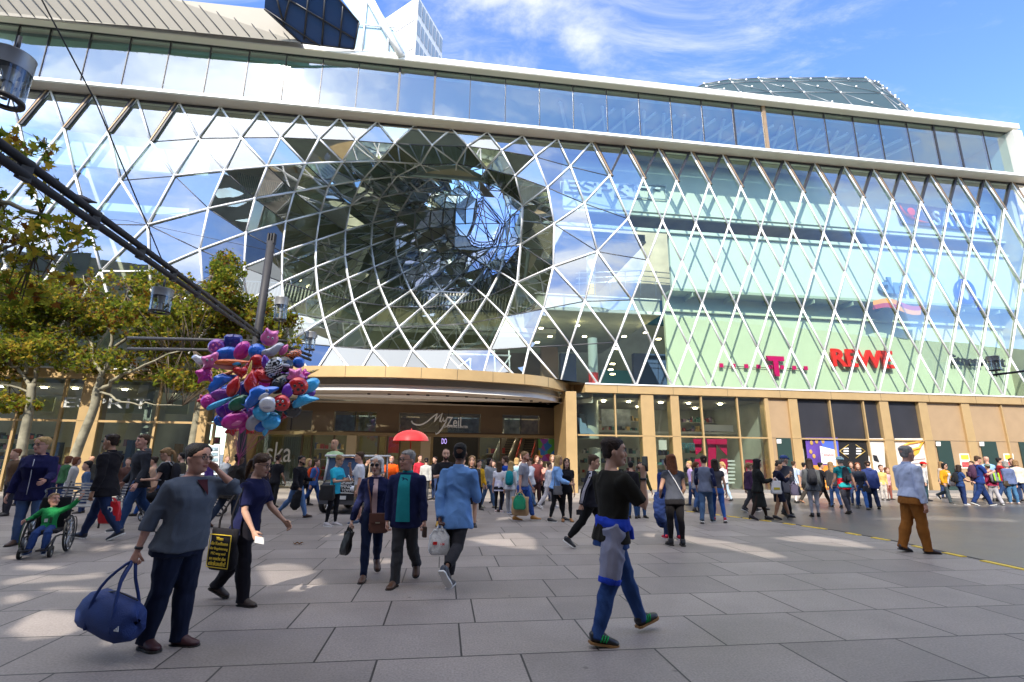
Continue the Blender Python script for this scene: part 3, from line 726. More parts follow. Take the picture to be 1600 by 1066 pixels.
# right part
pier=colmn(882,899,w0=-.35,w1=2.2); 
for x0,x1 in ((1004,1024),(1051,1064),(1200,1206),(1238,1252),(1382,1396),(1444,1457),(1511,1524)): colmn(x0,x1)
for x in (963,1100,1157,1304,1357,1575): mul(x)
trans(899,1200,ztr_); trans(1252,1444,ztr_)
for a,b_ in ((899,963),(963,1004),(1024,1051),(1064,1100),(1100,1157),(1157,1200)):
    pane(a,b_,ztr_,zg0); pane(a,b_,.12,ztr_)
for a,b_ in ((1253,1303),(1305,1356),(1358,1381),(1397,1443)):
    pane(a,b_,ztr_,zg0,w=.12,m=BLACK,name='black_panel')
def panel(x0,x1,z0,z1,m=BRONZE,w0=.06,w1=.2,name='wall_panel',y=690):
    b=MB(); b.fbox(U(x0,y)+.004,U(x1,y)-.004,w0,w1,z0,z1); return b.build(name,m,B)
TAN=mat('tan_panel',(.42,.29,.165),.5,.2,var=.05,vscale=2)
for x0,x1 in ((1206,1238),(1457,1511),(1524,1575),(1575,1640)):
    panel(x0,x1,ztr_+.02,zg0-.003,TAN); panel(x0,x1,0,ztr_,TAN)
DOORG=mat('door_glass_dark',(.03,.055,.05),.08,spec=.6)
for x0,x1 in ((1214,1236),(1463,1485),(1532,1556),(1592,1615)):
    d=MB(); d.fbox(U(x0,690),U(x1,690),.0,.05,.08,2.62); o=d.build('door',DOORG,B)
    h=MB(); 
    u=U(x1,690)-.08; h.tube([fp(u,-.05,1.0),fp(u,-.05,1.3)],.02,6); h.build('handle',DARKM,o)
# poster shop front
pane(1305,1356,.05,ztr_,w=.1,m=mat('dark_door_glass',(.02,.02,.022),.1),name='shop_door')
zsk=.18
sk=MB(); sk.fbox(U(899,760),uR,-.08,.05,0.004,.14); sk.build('plinth',mat('granite',(.2,.19,.18),.6),B)
# interior of the right shops
si=MB(); ua,ub=U(899,690),U(1206,690)
si.fbox(ua,ub,6,6.2,0,4.6,0); si.fbox(ua-.3,ua,.3,6,0,4.6,0); si.fbox(ub,ub+.3,.3,6,0,4.6,0); si.fbox(ua,ub,.3,6,4.45,4.6,1); si.fbox(ua,ub,3,3.1,2.9,3.0,2)
si.fbox(uL,uc0,6,6.2,0,4.6,0); si.fbox(uL,uc0,.4,6,4.45,4.6,1); si.fbox(uc0-.3,uc0,.4,6,0,4.6,0)
si.fbox(ub+.3,uR,.5,.7,0,4.6,0)
si.build('shop_interior',[mat('shop_wall',(.46,.48,.42),.8,var=.3,vscale=.5),mat('shop_ceiling',(.4,.4,.38),.8),SLAB],B)
sp=MB()
sp.lathe(fp(U(930,720,2.4),2.4,0),[(.3,0),(.3,2.0),(.28,2.06),(.01,2.1)],20,0)
sp.lathe(fp(U(918,640,1.8),1.8,2.5),[(.55,0),(.55,2.1)],22,0)
sp.fbox(U(940,650,2.5),U(985,650,2.5),2.5,2.55,3.2,4.1,1); sp.fbox(U(1100,660,2),U(1145,660,2),2,2.05,3.0,3.35,2); sp.fbox(U(1030,700,2),U(1042,700,2),2,2.05,2.0,2.5,2)
sp.build('shop_display',[PALE,mat('grey_picture',(.3,.33,.36),.5,var=.5,vscale=3),SLAB],B)
# magenta shop display, letter shaped banner
mg=MB(); MAG=mat('magenta',(.62,.005,.09),.45)
def fpoly(mb,pts,w,th,m=0):
    a=[fac(x,y,w) for x,y in pts]; mb.hexa(a,[p+NB*th for p in a],m)
fpoly(mg,[(1083,686),(1097,686),(1096,704),(1088,711)],.5,.05); fpoly(mg,[(1104,686),(1136,686),(1136,712),(1129,705),(1119,694),(1119,712),(1117,766),(1107,766),(1107,700)],.5,.05)
fpoly(mg,[(1086,718),(1096,716),(1096,760),(1086,764)],.5,.05); fpoly(mg,[(1126,717),(1137,717),(1137,766),(1126,766)],.5,.05)
fpoly(mg,[(1165,718),(1192,718),(1192,764),(1165,764)],1.2,.05)
mg.build('banner',MAG,B)
lb=MB()
for k in range(7): fpoly(lb,[(1137+ (k%2),719+k*5.6),(1148+(k%2),719.5+k*5.6),(1148+(k%2),722+k*5.6),(1137+(k%2),722+k*5.6)],.4,.02)
lb.build('price_list',WHITE,B)
# left shop: columns, mullions, transom, panes
zl=Z(200,659,0)
for x0,x1 in ((-60,-38),(112,146),(295,318),(352,374)): colmn(x0,x1,700)
for x in (14,83,236,330): mul(x,.09,700)
trans(-60,420,zl,.09,700)
xs_=[-38,14,83,112,146,236,295,318,330,352]
for a,b_ in zip(xs_[:-1],xs_[1:]):
    if (a,b_) in ((83,112),): pass
    pane(a,b_,zl,zg0,700); pane(a,b_,.15,zl,700)
li=MB(); 
for x0,x1 in ((22,80),(156,230),(246,292)): li.fbox(U(x0,650,1.5),U(x1,650,1.5),1.5,1.55,3.3,3.95,0)
for k in range(14): 
    x=60+k*19; li.fbox(U(x,720,2.2),U(x+9,720,2.2),2.2,2.5,.4,1.5+(k*37%10)*.07,1+k%3)
li.build('shop_display',[mat('pale_sheet',(.55,.62,.5),.6),mat('mannequin_dark',(.03,.04,.07),.8),mat('mannequin_blue',(.08,.14,.3),.8),mat('mannequin_tan',(.35,.22,.1),.8)],B)
# ---- recessed entrance under the canopy
WE=3.0
e0,e1=U(372,690,WE)-.5,U(886,690,WE)
zh0,zh1=Z(640,682,WE),Z(640,677,WE)
BRN=mat('brown_fascia',(.17,.115,.065),.45,.2,var=.06,vscale=1.5)
en=MB()
zw0,zw1=Z(690,676,WE),Z(690,646,WE)
wins=[(405,487),(521,588),(623,751),(785,843)]
edges=[e0]+[q for a,b_ in wins for q in (U(a,660,WE),U(b_,660,WE))]+[e1]
for i in range(0,len(edges),2): en.fbox(edges[i],edges[i+1],WE,WE+.3,zh1,4.14)
for i in range(1,len(edges)-1,2):
    en.fbox(edges[i],edges[i+1],WE,WE+.3,zw1,4.14); en.fbox(edges[i],edges[i+1],WE,WE+.3,zh1,zw0)
en.build('entrance_fascia',BRN,B)
hd=MB(); hd.fbox(e0,e1,WE-.12,WE+.2,zh0,zh1-.003); hd.build('door_header',mat('header_gold',(.34,.24,.12),.4,.4),B)
for i in range(1,len(edges)-1,2):
    p=MB(); a,b_=edges[i],edges[i+1]; p.poly([fp(a,WE+.12,zw0),fp(b_,WE+.12,zw0),fp(b_,WE+.12,zw1),fp(a,WE+.12,zw1)]); o=p.build('window',G_SHOP,B)
    f=MB(); m_=(a+b_)/2 if i!=1 else a*.4+b_*.6; f.fbox(m_-.02,m_+.02,WE+.06,WE+.16,zw0,zw1); f.build('frame',DARKM,o)
for x0,x1 in ((541,556),(657,672),(872,884)):
    b=MB(); b.fbox(U(x0,710,WE),U(x1,710,WE),WE-.2,WE+.15,0,zh0-.003); b.build('column',mat('column_beige',(.50,.40,.25),.5),B)
for x in (470,485,520,590,604,624,748,782,838):
    b=MB(); u=U(x,710,WE); b.fbox(u-.04,u+.04,WE-.03,WE+.08,0,zh0-.003); b.build('mullion',mat('mullion_bronze',(.12,.09,.05),.4,.4),B)
for a,b_ in ((410,470),(485,541),(556,590),(604,624),(748,782),(838,872)):
    p=MB(); p.poly([fp(U(a,710,WE),WE+.02,.05),fp(U(b_,710,WE),WE+.02,.05),fp(U(b_,710,WE),WE+.02,zh0),fp(U(a,710,WE),WE+.02,zh0)]); p.build('door_glass',G_SHOP,B)
# green striped curtain glass with the shop's letters
cu=MB()
for k in range(26):
    u=U(400,710,WE+.3)+k*.105; cu.fbox(u,u+.085,WE+.25+.03*(k%2),WE+.3+.03*(k%2),.1,zh0-.1,0)
cu.build('curtain',mat('curtain_green',(.20,.22,.12),.7),B)
# hall behind the doors
hl=MB(); hl.fbox(e0,e1,11,11.2,0,4.6,0); hl.fbox(e0,e1,WE+.3,11,4.3,4.6,1); hl.fbox(e0-.2,e0,WE+.3,11,0,4.3,0); hl.fbox(e1,e1+.2,WE+.3,11,0,4.3,0)
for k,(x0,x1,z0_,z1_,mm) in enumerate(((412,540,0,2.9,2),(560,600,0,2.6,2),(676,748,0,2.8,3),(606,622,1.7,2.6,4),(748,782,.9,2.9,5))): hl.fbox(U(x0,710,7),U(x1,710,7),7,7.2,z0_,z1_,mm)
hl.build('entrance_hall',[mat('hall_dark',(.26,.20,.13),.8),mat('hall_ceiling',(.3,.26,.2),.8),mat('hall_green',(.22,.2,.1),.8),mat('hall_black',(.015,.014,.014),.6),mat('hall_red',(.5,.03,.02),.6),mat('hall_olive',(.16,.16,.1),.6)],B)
# upper window scenes
uwm=MB(); 
for k,(x0,x1) in enumerate(((524,555),(560,586),(626,655),(700,748),(788,812),(815,841))): uwm.fbox(U(x0,662,WE+1),U(x1,662,WE+1),WE+1,WE+1.1,zw0+.05,zw1-.12,k%3)
uwm.build('window_display',[mat('disp_blue',(.10,.12,.16),.5,var=.5,vscale=4),mat('disp_grey',(.25,.25,.22),.5,var=.5,vscale=4),mat('disp_brown',(.22,.13,.07),.5,var=.5,vscale=4)],B)
# escalators: two sloping flights with dark steps and pale balustrades
es_=MB()
for (xa,ya,xb,yb_) in ((788,742,806,686),(812,742,830,686)):
    P0=fac(xa,ya,5); P1=fac(xb,yb_,9); w_=TU*.55
    for k in range(14):
        a=P0.lerp(P1,k/14); b=P0.lerp(P1,(k+1)/14); es_.hexa([a-w_,a+w_,b+w_-Vector((0,0,(P1-P0).z/14)),b-w_-Vector((0,0,(P1-P0).z/14))],[a-w_+Vector((0,0,.12)),a+w_+Vector((0,0,.12)),b+w_-Vector((0,0,(P1-P0).z/14-.12)),b-w_-Vector((0,0,(P1-P0).z/14-.12))],0)
    for s in (-1,1):
        es_.tube([P0+w_*s*1.15+Vector((0,0,.9)),P1+w_*s*1.15+Vector((0,0,.9))],.06,6,1 if s<0 else 2)
        a,b=P0+w_*s*1.1,P1+w_*s*1.1; es_.hexa([a,b,b+TU*.04,a+TU*.04],[v+Vector((0,0,.85)) for v in (a,b,b+TU*.04,a+TU*.04)],1)
es_.build('escalator',[mat('escalator_step',(.05,.05,.05),.5),mat('escalator_side',(.45,.44,.4),.35,.4),mat('escalator_rail',(.35,.03,.02),.4)],B)

# lamps that are lit inside the shops and the hall, shelves and stock
LAMP=mat('shop_lamp',(1,.82,.55),.5,emit=22)
def lamps(xs,w,z,r=.13):
    b=MB()
    for x in xs: b.lathe(fp(U(x,690,w),w,z),[(.001,-.03),(r,-.03),(r,.0)],12)
    b.build('ceiling_lamp',LAMP,B)
lamps((420,480,540,600,660,720,780,840),WE+1.5,4.25); lamps((450,560,640,700,800),WE+4.5,4.25,.16)
lamps((915,945,985,1036,1080,1130,1180),1.6,4.42,.10); lamps((930,1000,1090,1160),4,4.42,.12)
lamps((-20,50,100,180,260,330),2.0,4.42,.10)
srr=random.Random(11)
SC=[mat('stock_%d'%i,c,.7) for i,c in enumerate(((.5,.48,.44),(.06,.08,.16),(.35,.05,.05),(.08,.22,.2),(.5,.34,.12),(.03,.03,.03),(.3,.2,.3)))]
def shelf(x0,x1,w,z0,z1,n):
    b=MB(); u0,u1=U(x0,700,w),U(x1,700,w); rows=max(2,int((z1-z0)/.45))
    for k in range(rows):
        z=z0+(z1-z0)*k/rows; b.fbox(u0,u1,w,w+.4,z,z+.03,0); u=u0+.03
        while u<u1-.08:
            d=srr.uniform(.06,.22); h=srr.uniform(.1,.34)
            if srr.random()<.8: b.fbox(u,min(u+d*.9,u1),w+.03,w+.3,z+.032,z+.03+h,srr.randrange(7))
            u+=d
    b.build('stocked_shelf',SC,B)
shelf(905,960,4.5,.2,2.3,1); shelf(968,1002,4.5,.2,2.3,1); shelf(1028,1050,3.5,.2,2.2,1); shelf(1070,1100,5,.2,2.4,1); shelf(1160,1200,4.2,.2,2.3,1)
shelf(905,1000,5,3.1,4.2,1); shelf(1070,1195,5,3.1,4.2,1)
shelf(-30,75,4.5,.2,2.6,1); shelf(150,230,5,.2,2.4,1); shelf(245,340,4.5,.2,2.5,1); shelf(490,535,WE+3,.2,2.4,1); shelf(560,600,WE+4,.2,2.2,1); shelf(760,790,WE+3.5,.2,2.2,1)
# joints in the gold cladding
jb=MB()
u=uc1+1.6
while u<uR: jb.fbox(u-.006,u+.006,-.123,-.10,zg0+.002,zg1-.054); u+=2.85
for x0,x1 in ((1004,1024),(1051,1064),(1238,1252),(1382,1396),(1444,1457),(1511,1524)): jb.fbox(U(x0,690),U(x1,690),-.063,-.05,ztr_-.006,ztr_+.006)
for x0,x1 in ((112,146),(295,318),(352,374)): jb.fbox(U(x0,700),U(x1,700),-.063,-.05,zl-.006,zl+.006)
jb.build('panel_joint',DARKM,B)
jb=MB()
for i in range(3,len(cs)-3,5):
    p=cs[i]; t=(cs[i+1]-cs[i-1]).normalized(); jb.box(Vector((p.x,p.y,(zg0+zg1)/2)),.012,.016,zg1-zg0-.01,(t,Vector((-t.y,t.x,0)),Vector((0,0,1))))
jb.build('panel_joint',DARKM,B)
# ---- signs (each a thing of its own)
def text(name,body,x0,x1,yc,w,h,m,label,cat='sign',ext=.04,shear=0,parent=None,bold=0,zc=None,face=-1):
    cu=bpy.data.curves.new(name,'FONT'); cu.body=body; cu.align_x='CENTER'; cu.align_y='CENTER'; cu.extrude=ext; cu.shear=shear; cu.offset=bold
    cu.resolution_u=3
    o=bpy.data.objects.new(name,cu); COL.objects.link(o); cu.materials.append(m)
    bpy.context.view_layer.update()
    dx,dy=o.dimensions.x,o.dimensions.y
    pa,pb=fac(x0,yc,w),fac(x1,yc,w); sx=(pb-pa).length/dx; hh=h/dy
    me=bpy.data.meshes.new_from_object(o.evaluated_get(bpy.context.evaluated_depsgraph_get())); bpy.data.objects.remove(o)
    ln=(pb-pa); ln.z=0
    c=fp(0,0,0); uu=((uz(x0,yc,w)[0]+uz(x1,yc,w)[0])/2); z=zc if zc is not None else (pa.z+pb.z)/2
    c=fp(uu,w,z)
    M=Matrix.Translation(c)@Matrix((( TU.x*sx,0,-NB.x,0),(TU.y*sx,0,-NB.y,0),(0,hh,0,0),(0,0,0,1)))
    me.transform(M)
    o=link(name,me,parent)
    if label: tag(o,label,cat)
    return o
RED=mat('sign_red',(.72,.02,.01),.4); NAVY=mat('sign_navy',(.02,.06,.22),.4); BLUE=mat('sign_blue',(.0,.03,.42),.35)
MAGE=mat('sign_magenta',(.55,.0,.10),.4); SBLK=mat('sign_black',(.02,.02,.022),.4)
# navy board, red ringed ball and white letters
b=MB()
fpoly(b,[(1400,316),(1558,336),(1556,364),(1409,348)],1.12,.1); sg=b.build('sign_board',NAVY); tag(sg,'navy sign board with red ringed ball and white letters, high on the pale inner wall','sign')
text('sign_letters','SATURN',1459,1556,346,1.06,.95,mat('sign_white_blue',(.55,.66,.8),.4),None,parent=sg,bold=.02)
b=MB(); p=fac(1424,331,1.05); b.ell(p,.28,.05,.28,(TU,NB,Vector((0,0,1))),16,8)
b.tube([fac(x,y,1.04) for x,y in ((1405,318),(1409,327),(1416,335),(1426,341),(1438,346),(1451,348))],[.03,.06,.08,.08,.06,.02],6); b.build('ringed_ball',RED,sg)
# blue ring with subscript
e=empty('ring_sign',fac(1513,460,1.1),'large blue ring sign with small raised 2, on the pale inner wall','sign')
b=MB(); c=fac(1508,456,1.1); pts=[c+TU*(.52*math.sin(a))+Vector((0,0,.66*math.cos(a))) for a in [i*math.pi*2/28 for i in range(29)]]
b.tube(pts,.15,8); b.build('ring',BLUE,e); text('digit','2',1525,1535,477,1.1,.75,BLUE,None,parent=e,bold=.04)
# letters over an orange and crimson wave
e=empty('wave_sign',fac(1402,470,1.1),'navy lowercase letters above an orange and crimson wave, on the pale inner wall','sign')
text('sign_letters','dm',1373,1428,448,1.12,1.0,mat('sign_slate',(.10,.17,.28),.4),None,parent=e,bold=.03)
ORA=mat('wave_orange',(.75,.28,.02),.4); CRI=mat('wave_crimson',(.42,.04,.06),.4)
b=MB()
for k in range(16):
    x0=1364+k*4.7; x1=x0+4.7; f=lambda x: 468+ (x-1364)*.10+4*math.sin((x-1364)/76*2*math.pi+2.6)
    for j,mm in ((0,0 if k<8 else 1),(1,1 if k<8 else 0)):
        b.hexa([fac(x,f(x)+j*7+dy_,1.08) for x,dy_ in ((x0,0),(x1,0),(x1,7),(x0,7))],[fac(x,f(x)+j*7+dy_,1.14) for x,dy_ in ((x0,0),(x1,0),(x1,7),(x0,7))],mm)
b.build('wave',[ORA,CRI],e)
text('red_sign','REWE',1299,1394,562,2.15,1.05,RED,'red block capital letters on the pale green inner wall, right of the magenta sign','sign',ext=.06,bold=.035)
e=empty('letter_sign',fac(1212,580,2.2),'tall magenta serif letter amid a row of small magenta cubes on the inner wall','sign')
text('letter_t','T',1199,1226,574,2.2,1.15,MAGE,None,parent=e,bold=.05)
b=MB()
for x in (1127,1146,1166,1185,1204,1222,1241,1259): b.box(fac(x,571+(x-1127)*.033,2.2),.22,.06,.22,(TU,NB,Vector((0,0,1))))
b.build('cube_row',MAGE,e)
b=MB(); b.tube([fac(1127,572,2.3),fac(1262,577,2.3)],.02,5); b.build('rail',DARKM,e)
text('black_sign','fitness first',1486,1570,565,2.2,.66,SBLK,'black lowercase letters on the pale green inner wall, at the right end','sign',bold=.01)
# lettering reflected in the glass, put in as faint grey letters in a frame
e=empty('reflected_sign',fac(955,295,1.25),'pale grey framed letters put in for a sign reflected in glass beside the funnel','sign')
RG=mat('reflection_grey',(.50,.56,.58),.5)
b=MB()
for p,q in (((876,284),(1040,290)),((1040,290),(1041,312)),((1041,312),(960,306)),((876,284),(876,296))): b.tube([fac(*p,1.2),fac(*q,1.2)],.04,4)
b.build('frame',RG,e); text('sign_letters','ESPRIT',880,1030,297,1.2,.75,RG,None,parent=e,bold=.02)
# ---- entrance sign: script My, ZEIL, small line below, on three hangers
SW=mat('sign_lit_white',(.9,.9,.88),.4)
e=empty('entrance_sign',fac(690,660,1.2),'white script lettering on three hangers over the entrance doors','sign')
text('sign_letters','Zeil',698,721,660,1.2,.46,SW,None,parent=e,bold=.01)
text('sign_small_letters','SHOPPING-CENTER',694,731,667.2,1.2,.105,SW,None,parent=e,bold=.012)
b=MB()
def sw(pts,r): b.tube([fac(x,y,1.2) for x,y in pts],[r*q for q in ([.5]+[1]*(len(pts)-2)+[.35])],6)
sw(smooth([Vector((x,y,0)) for x,y in ((643,657.5),(645,661),(650,663.5),(658,663.5),(667,659),(676,651.5),(684,646))],3) and [(v.x,v.y) for v in smooth([Vector((x,y,0)) for x,y in ((643,657.5),(645,661),(650,663.5),(658,663.5),(667,659),(676,651.5),(684,646))],3)],.035)
sw([(684,646),(681,653),(678.5,659.5)],.04); sw([(678.5,659.5),(685,651.5),(691.5,645.5)],.028); sw([(691.5,645.5),(688.5,653),(687,659),(689,659.5),(692,656)],.04)
sw([(693,652.5),(692,656.5),(693.5,658.8),(697,656),(699,652)],.035); sw([(699.5,651.5),(696.5,660),(691,669),(685,676.5),(681,678.5),(680.5,676)],.035)
b.build('script_letters',SW,e)
b=MB()
for x in (680,701,719): b.tube([fac(x,641,1.25),fac(x,655,1.25)],.012,4)
b.build('hanger',DARKM,e)
text('glass_lettering','ska',416,455,708,WE-.05,.95,mat('letter_white',(.75,.75,.72),.5),'large white lowercase letters on the striped green shop glass','sign',ext=.005)
text('glass_lettering','ESPRIT',98,232,631,.0,.42,mat('letter_grey',(.5,.52,.5),.5),'grey outlined letters across the upper glass of the shop behind the trees','sign',ext=.01)
text('glass_lettering','SWEB',1066,1086,698,.06,.33,mat('letter_teal',(.05,.22,.26),.5),'teal letters inside the shop glass beside the magenta banner','sign',ext=.01)
text('glass_lettering','DO',690,698,690,WE+1.0,.28,mat('letter_lilac',(.4,.3,.75),.5,emit=.6),'small lilac letters in the dark doorway beneath the entrance sign','sign',ext=.01)
# window graphics: adidas-like stripes stay plain bars
e=empty('window_graphic',fac(911,665,.6),'black panel with three slanted bars in the upper shop window next to the gold pier','sign')
b=MB(); 
for k,(xa,ya) in enumerate(((902,652),(909,660),(916,668))): fpoly(b,[(xa,ya),(xa+6,ya+2),(xa+12-k*1+k*2,678),(xa+5,678)],.62,.03)
b.build('bar',mat('bar_blue',(.25,.36,.5),.5),e); b=MB(); fpoly(b,[(900,645),(915,648),(921,679),(900,679)],.7,.03); b.build('back_panel',SBLK,e)
# colour posters
def poster(name,pts,w,m,label,th=.03):
    b=MB(); fpoly(b,pts,w,th); return tag(b.build(name,m),label,'poster')
def multimat(name,cols,scale,kind='VORONOI'):
    m=bpy.data.materials.new(name); m.use_nodes=True; nt=m.node_tree; bs=nt.nodes['Principled BSDF']; bs.inputs['Roughness'].default_value=.4
    tc=nt.nodes.new('ShaderNodeTexCoord'); v=nt.nodes.new('ShaderNodeTexVoronoi'); v.inputs['Scale'].default_value=scale
    nt.links.new(tc.outputs['Object'],v.inputs['Vector']); r=nt.nodes.new('ShaderNodeValToRGB'); r.color_ramp.interpolation='CONSTANT'
    sp=nt.nodes.new('ShaderNodeSeparateColor'); nt.links.new(v.outputs['Color'],sp.inputs[0]); nt.links.new(sp.outputs[0],r.inputs[0])
    for i,c in enumerate(cols):
        el_=r.color_ramp.elements[i] if i<2 else r.color_ramp.elements.new(i/len(cols))
        el_.position=i/len(cols); el_.color=(*c,1)
    nt.links.new(r.outputs[0],bs.inputs['Base Color']); return m
poster('poster',[(841,686),(866,686),(866,721),(842,721)],WE-.2,multimat('balloon_print',[(.02,.15,.5),(.5,.3,.02),(.4,.02,.1),(.1,.3,.05),(.25,.05,.35),(.03,.3,.4)],3.2),'poster of many coloured balls on the right side of the entrance')
e=empty('cinema_poster',fac(1280,730,.05),'tall purple and blue shop window poster with orange foot and white board','poster')
b=MB(); fpoly(b,[(1258,684),(1309,684),(1313,727),(1263,727)],.06,.02); b.build('backdrop',mat('poster_violet',(.10,.05,.28),.5,var=.5,vscale=1.2),e)
b=MB(); fpoly(b,[(1280,685),(1308,685),(1312,720),(1286,700)],.045,.01); b.build('sky_print',mat('poster_blue',(.07,.13,.55),.5),e)
b=MB(); fpoly(b,[(1263,727),(1313,727),(1317,770),(1268,770)],.06,.02); b.build('foot_print',mat('poster_orange',(.65,.22,.03),.5,var=.35,vscale=2),e)
b=MB(); fpoly(b,[(1281,697),(1304,703),(1307,728),(1284,724)],.03,.012); b.build('white_board',mat('poster_white',(.8,.78,.74),.5),e)
b=MB(); 
for x,y in ((1268,692),(1276,690),(1267,706),(1272,713),(1286,690)): b.ell(fac(x,y,.04),.09,.01,.11,(TU,NB,Vector((0,0,1))),12,6)
b.build('token',mat('poster_gold',(.45,.28,.08),.4),e)
text('print_letters','Cinnamon',1284,1303,711,.02,.16,mat('print_red',(.5,.05,.08),.5),None,parent=e,ext=.003)
text('print_letters','HIER AUCH',1283,1305,752,.03,.16,mat('print_yellow',(.85,.6,.12),.5),None,parent=e,ext=.003); text('print_letters','GENIESSEN',1283,1305,760,.03,.16,mat('print_yellow',(.85,.6,.12),.5),None,parent=e,ext=.003)
e=empty('door_emblem',fac(1330,705,.08),'gold diamond outline emblem across the dark shop doors','sign')
b=MB()
for p,q in (((1312,705),(1326,695)),((1312,705),(1326,716)),((1337,695),(1352,705)),((1352,705),(1337,716))): b.tube([fac(*p,.08),fac(*q,.08)],.02,4)
b.build('outline',mat('emblem_gold',(.5,.35,.1),.4),e)
b=MB()
for x in (1318,1338):
    for k in range(3): fpoly(b,[(x,700+k*4),(x+8,700+k*4),(x+8,702+k*4),(x,702+k*4)],.08,.01)
b.build('print_line',WHITE,e)
e=empty('shop_poster',fac(1372,730,.05),'white shop poster with a diagonal grey edge and small black arrow square','poster')
b=MB(); fpoly(b,[(1357,685),(1381,685),(1386,768),(1362,768)],.06,.02); b.build('backdrop',mat('poster_cream',(.62,.58,.54),.5,var=.08,vscale=2),e)
b=MB(); fpoly(b,[(1357,712),(1384,738),(1386,768),(1360,768)],.045,.01); b.build('lower_print',mat('poster_pale',(.75,.72,.70),.5,var=.1,vscale=4),e)
b=MB(); fpoly(b,[(1364,711),(1370,712),(1374,722),(1366,720)],.03,.01); b.build('arrow_square',SBLK,e)
e=empty('shop_poster',fac(1420,730,.05),'white shop poster with a large orange bag drawing, behind the man in brown trousers','poster')
b=MB(); fpoly(b,[(1398,685),(1444,685),(1452,768),(1403,768)],.06,.02); b.build('backdrop',mat('poster_cream2',(.70,.62,.55),.5,var=.15,vscale=2),e)
b=MB(); b.tube([fac(x,y,.04) for x,y in ((1406,700),(1420,693),(1438,690),(1444,688),(1436,700),(1420,704),(1408,702))],.06,6); fpoly(b,[(1408,704),(1440,698),(1436,708),(1418,722),(1410,716)],.045,.01); b.build('bag_print',mat('poster_amber',(.75,.38,.05),.5),e)
b=MB()
for k in range(8): fpoly(b,[(1424+k*.8,718+k*6),(1446+k*.6,716+k*6),(1446+k*.6,717.5+k*6),(1424+k*.8,719.5+k*6)],.04,.01)
b.build('print_line',mat('print_line',(.35,.3,.3),.5),e)
for k,(x,l) in enumerate(((1507,'small framed red and yellow notice on the tan panel, left of two'),(1576,'small framed yellow notice on the tan panel at the far right'))):
    e=empty('notice',fac(x,720,.03),l,'poster')
    b=MB(); fpoly(b,[(x-8,709),(x+7,709),(x+10,732),(x-5,732)],.04,.02); b.build('paper',mat('notice_white',(.8,.78,.72),.5),e)
    b=MB(); fpoly(b,[(x-6,711),(x+6,711),(x+7,718),(x-4.5,718)],.025,.01); b.build('yellow_print',mat('notice_yellow',(.7,.48,.05),.5),e)
    b=MB(); fpoly(b,[(x-4,722),(x+7,722),(x+8,730),(x-3,730)],.025,.01); b.build('red_print',mat('notice_red',(.6,.08,.08),.5,var=.6,vscale=12),e)
for k,(x,y,l) in enumerate(((1217,690,'small white notice on the dark green door beside the violet poster'),(1466,694,'small white notice on the dark green door, second from the right'),(1534,694,'small white notice on the dark green door at the far right'))):
    b=MB(); fpoly(b,[(x-3.5,y-3.5),(x+3.5,y-3.5),(x+4,y+3),(x-3,y+3)],-.03,.01); tag(b.build('door_notice',mat('notice_white',(.8,.78,.72),.5)),l,'notice')
e=empty('map_board',gnd(333,762),'white framed list board standing by the gold columns left of the balloon pole','notice board')
b=MB(); fpoly(b,[(316,696),(343,696),(341,742),(314,742)],-1.2,.08); b.build('panel',WHITE,e)
b=MB()
for k in range(5):
    for j in (0,1): fpoly(b,[(317.5+j*13,699+k*8.5),(327+j*13,699+k*8.5),(327+j*13,704+k*8.5),(317.5+j*13,704+k*8.5)],-1.23,.02)
b.build('print',mat('print_grey',(.25,.35,.4),.5,var=.6,vscale=10),e)
b=MB(); b.fbox(U(318,742,-1.16),U(321,742,-1.16),-1.2,-1.12,0,1.1); b.fbox(U(338,742,-1.16),U(341,742,-1.16),-1.2,-1.12,0,1.1); b.build('leg',DARKM,e)
# ---- roof: slanted gold element with blue glazing, tower, dome, stone neighbour
re_=empty('roof_prow',fac(300,30,0),'tan boarded roof overhang with dark blue slanted glazing on top of the centre','roof structure')
def pl(x,y,w): return fac(x,y,w)
b=MB()
low=[(-60,12,-.9),(0,24,-.9),(200,40,-.9),(470,67,-.9)]; up=[(415,14,-1.1),(270,-1,-1.2),(200,-60,-1.5),(-60,-60,-1.5)]
pts=[pl(*p) for p in low+up]; b.hexa(pts,[p+NB*.3+Vector((0,0,.25)) for p in pts])
b.build('soffit',mat('tan_boards',(.20,.175,.13),.5,var=.06,vscale=1),re_)
b=MB()
for k in range(24):
    x=k*21-30; 
    f=lambda t:(x+t*(-36),24+ (x)*.085+t*(-72)); a=pl(x,21+x*.0905,-.95); q=pl(x-52,21+x*.0905-62,-1.42+ (x/600)*.2)
    if x>300: 
        s_=(470-x)/170; q=a.lerp(q,max(.2,s_))
    b.tube([a,q],.018,4)
b.build('board_joint',SEAM,re_)
b=MB(); gq=[(413,14),(415,-12),(505,-12),(528,-2),(561,35),(553,77),(470,67)]
b.poly([pl(x,y,-.8-(67-y)*.02) for x,y in gq]); b.build('glazing',mat('deep_blue_glass',(.02,.06,.16),.06,spec=1.0),re_)
b=MB()
for p,q in (((430,-12),(444,42)),((455,-12),(442,42)),((482,-10),(475,62)),((508,-12),(503,70)),((536,8),(530,74)),((413,14),(500,72)),((444,-5),(553,60)),((413,14),(470,67)),((470,67),(553,77)),((553,77),(561,35)),((561,35),(520,-12))):
    b.tube([pl(p[0],p[1],-.85-(67-p[1])*.02),pl(q[0],q[1],-.85-(67-q[1])*.02)],.045,5)
b.build('glazing_bar',DARKM,re_)
b=MB(); b.poly([pl(x,y,-.5) for x,y in ((528,-10),(575,-10),(640,84),(553,77),(561,35))]); b.build('side_glass',mat('pale_blue_glass',(.35,.5,.58),.1,spec=.8),re_)
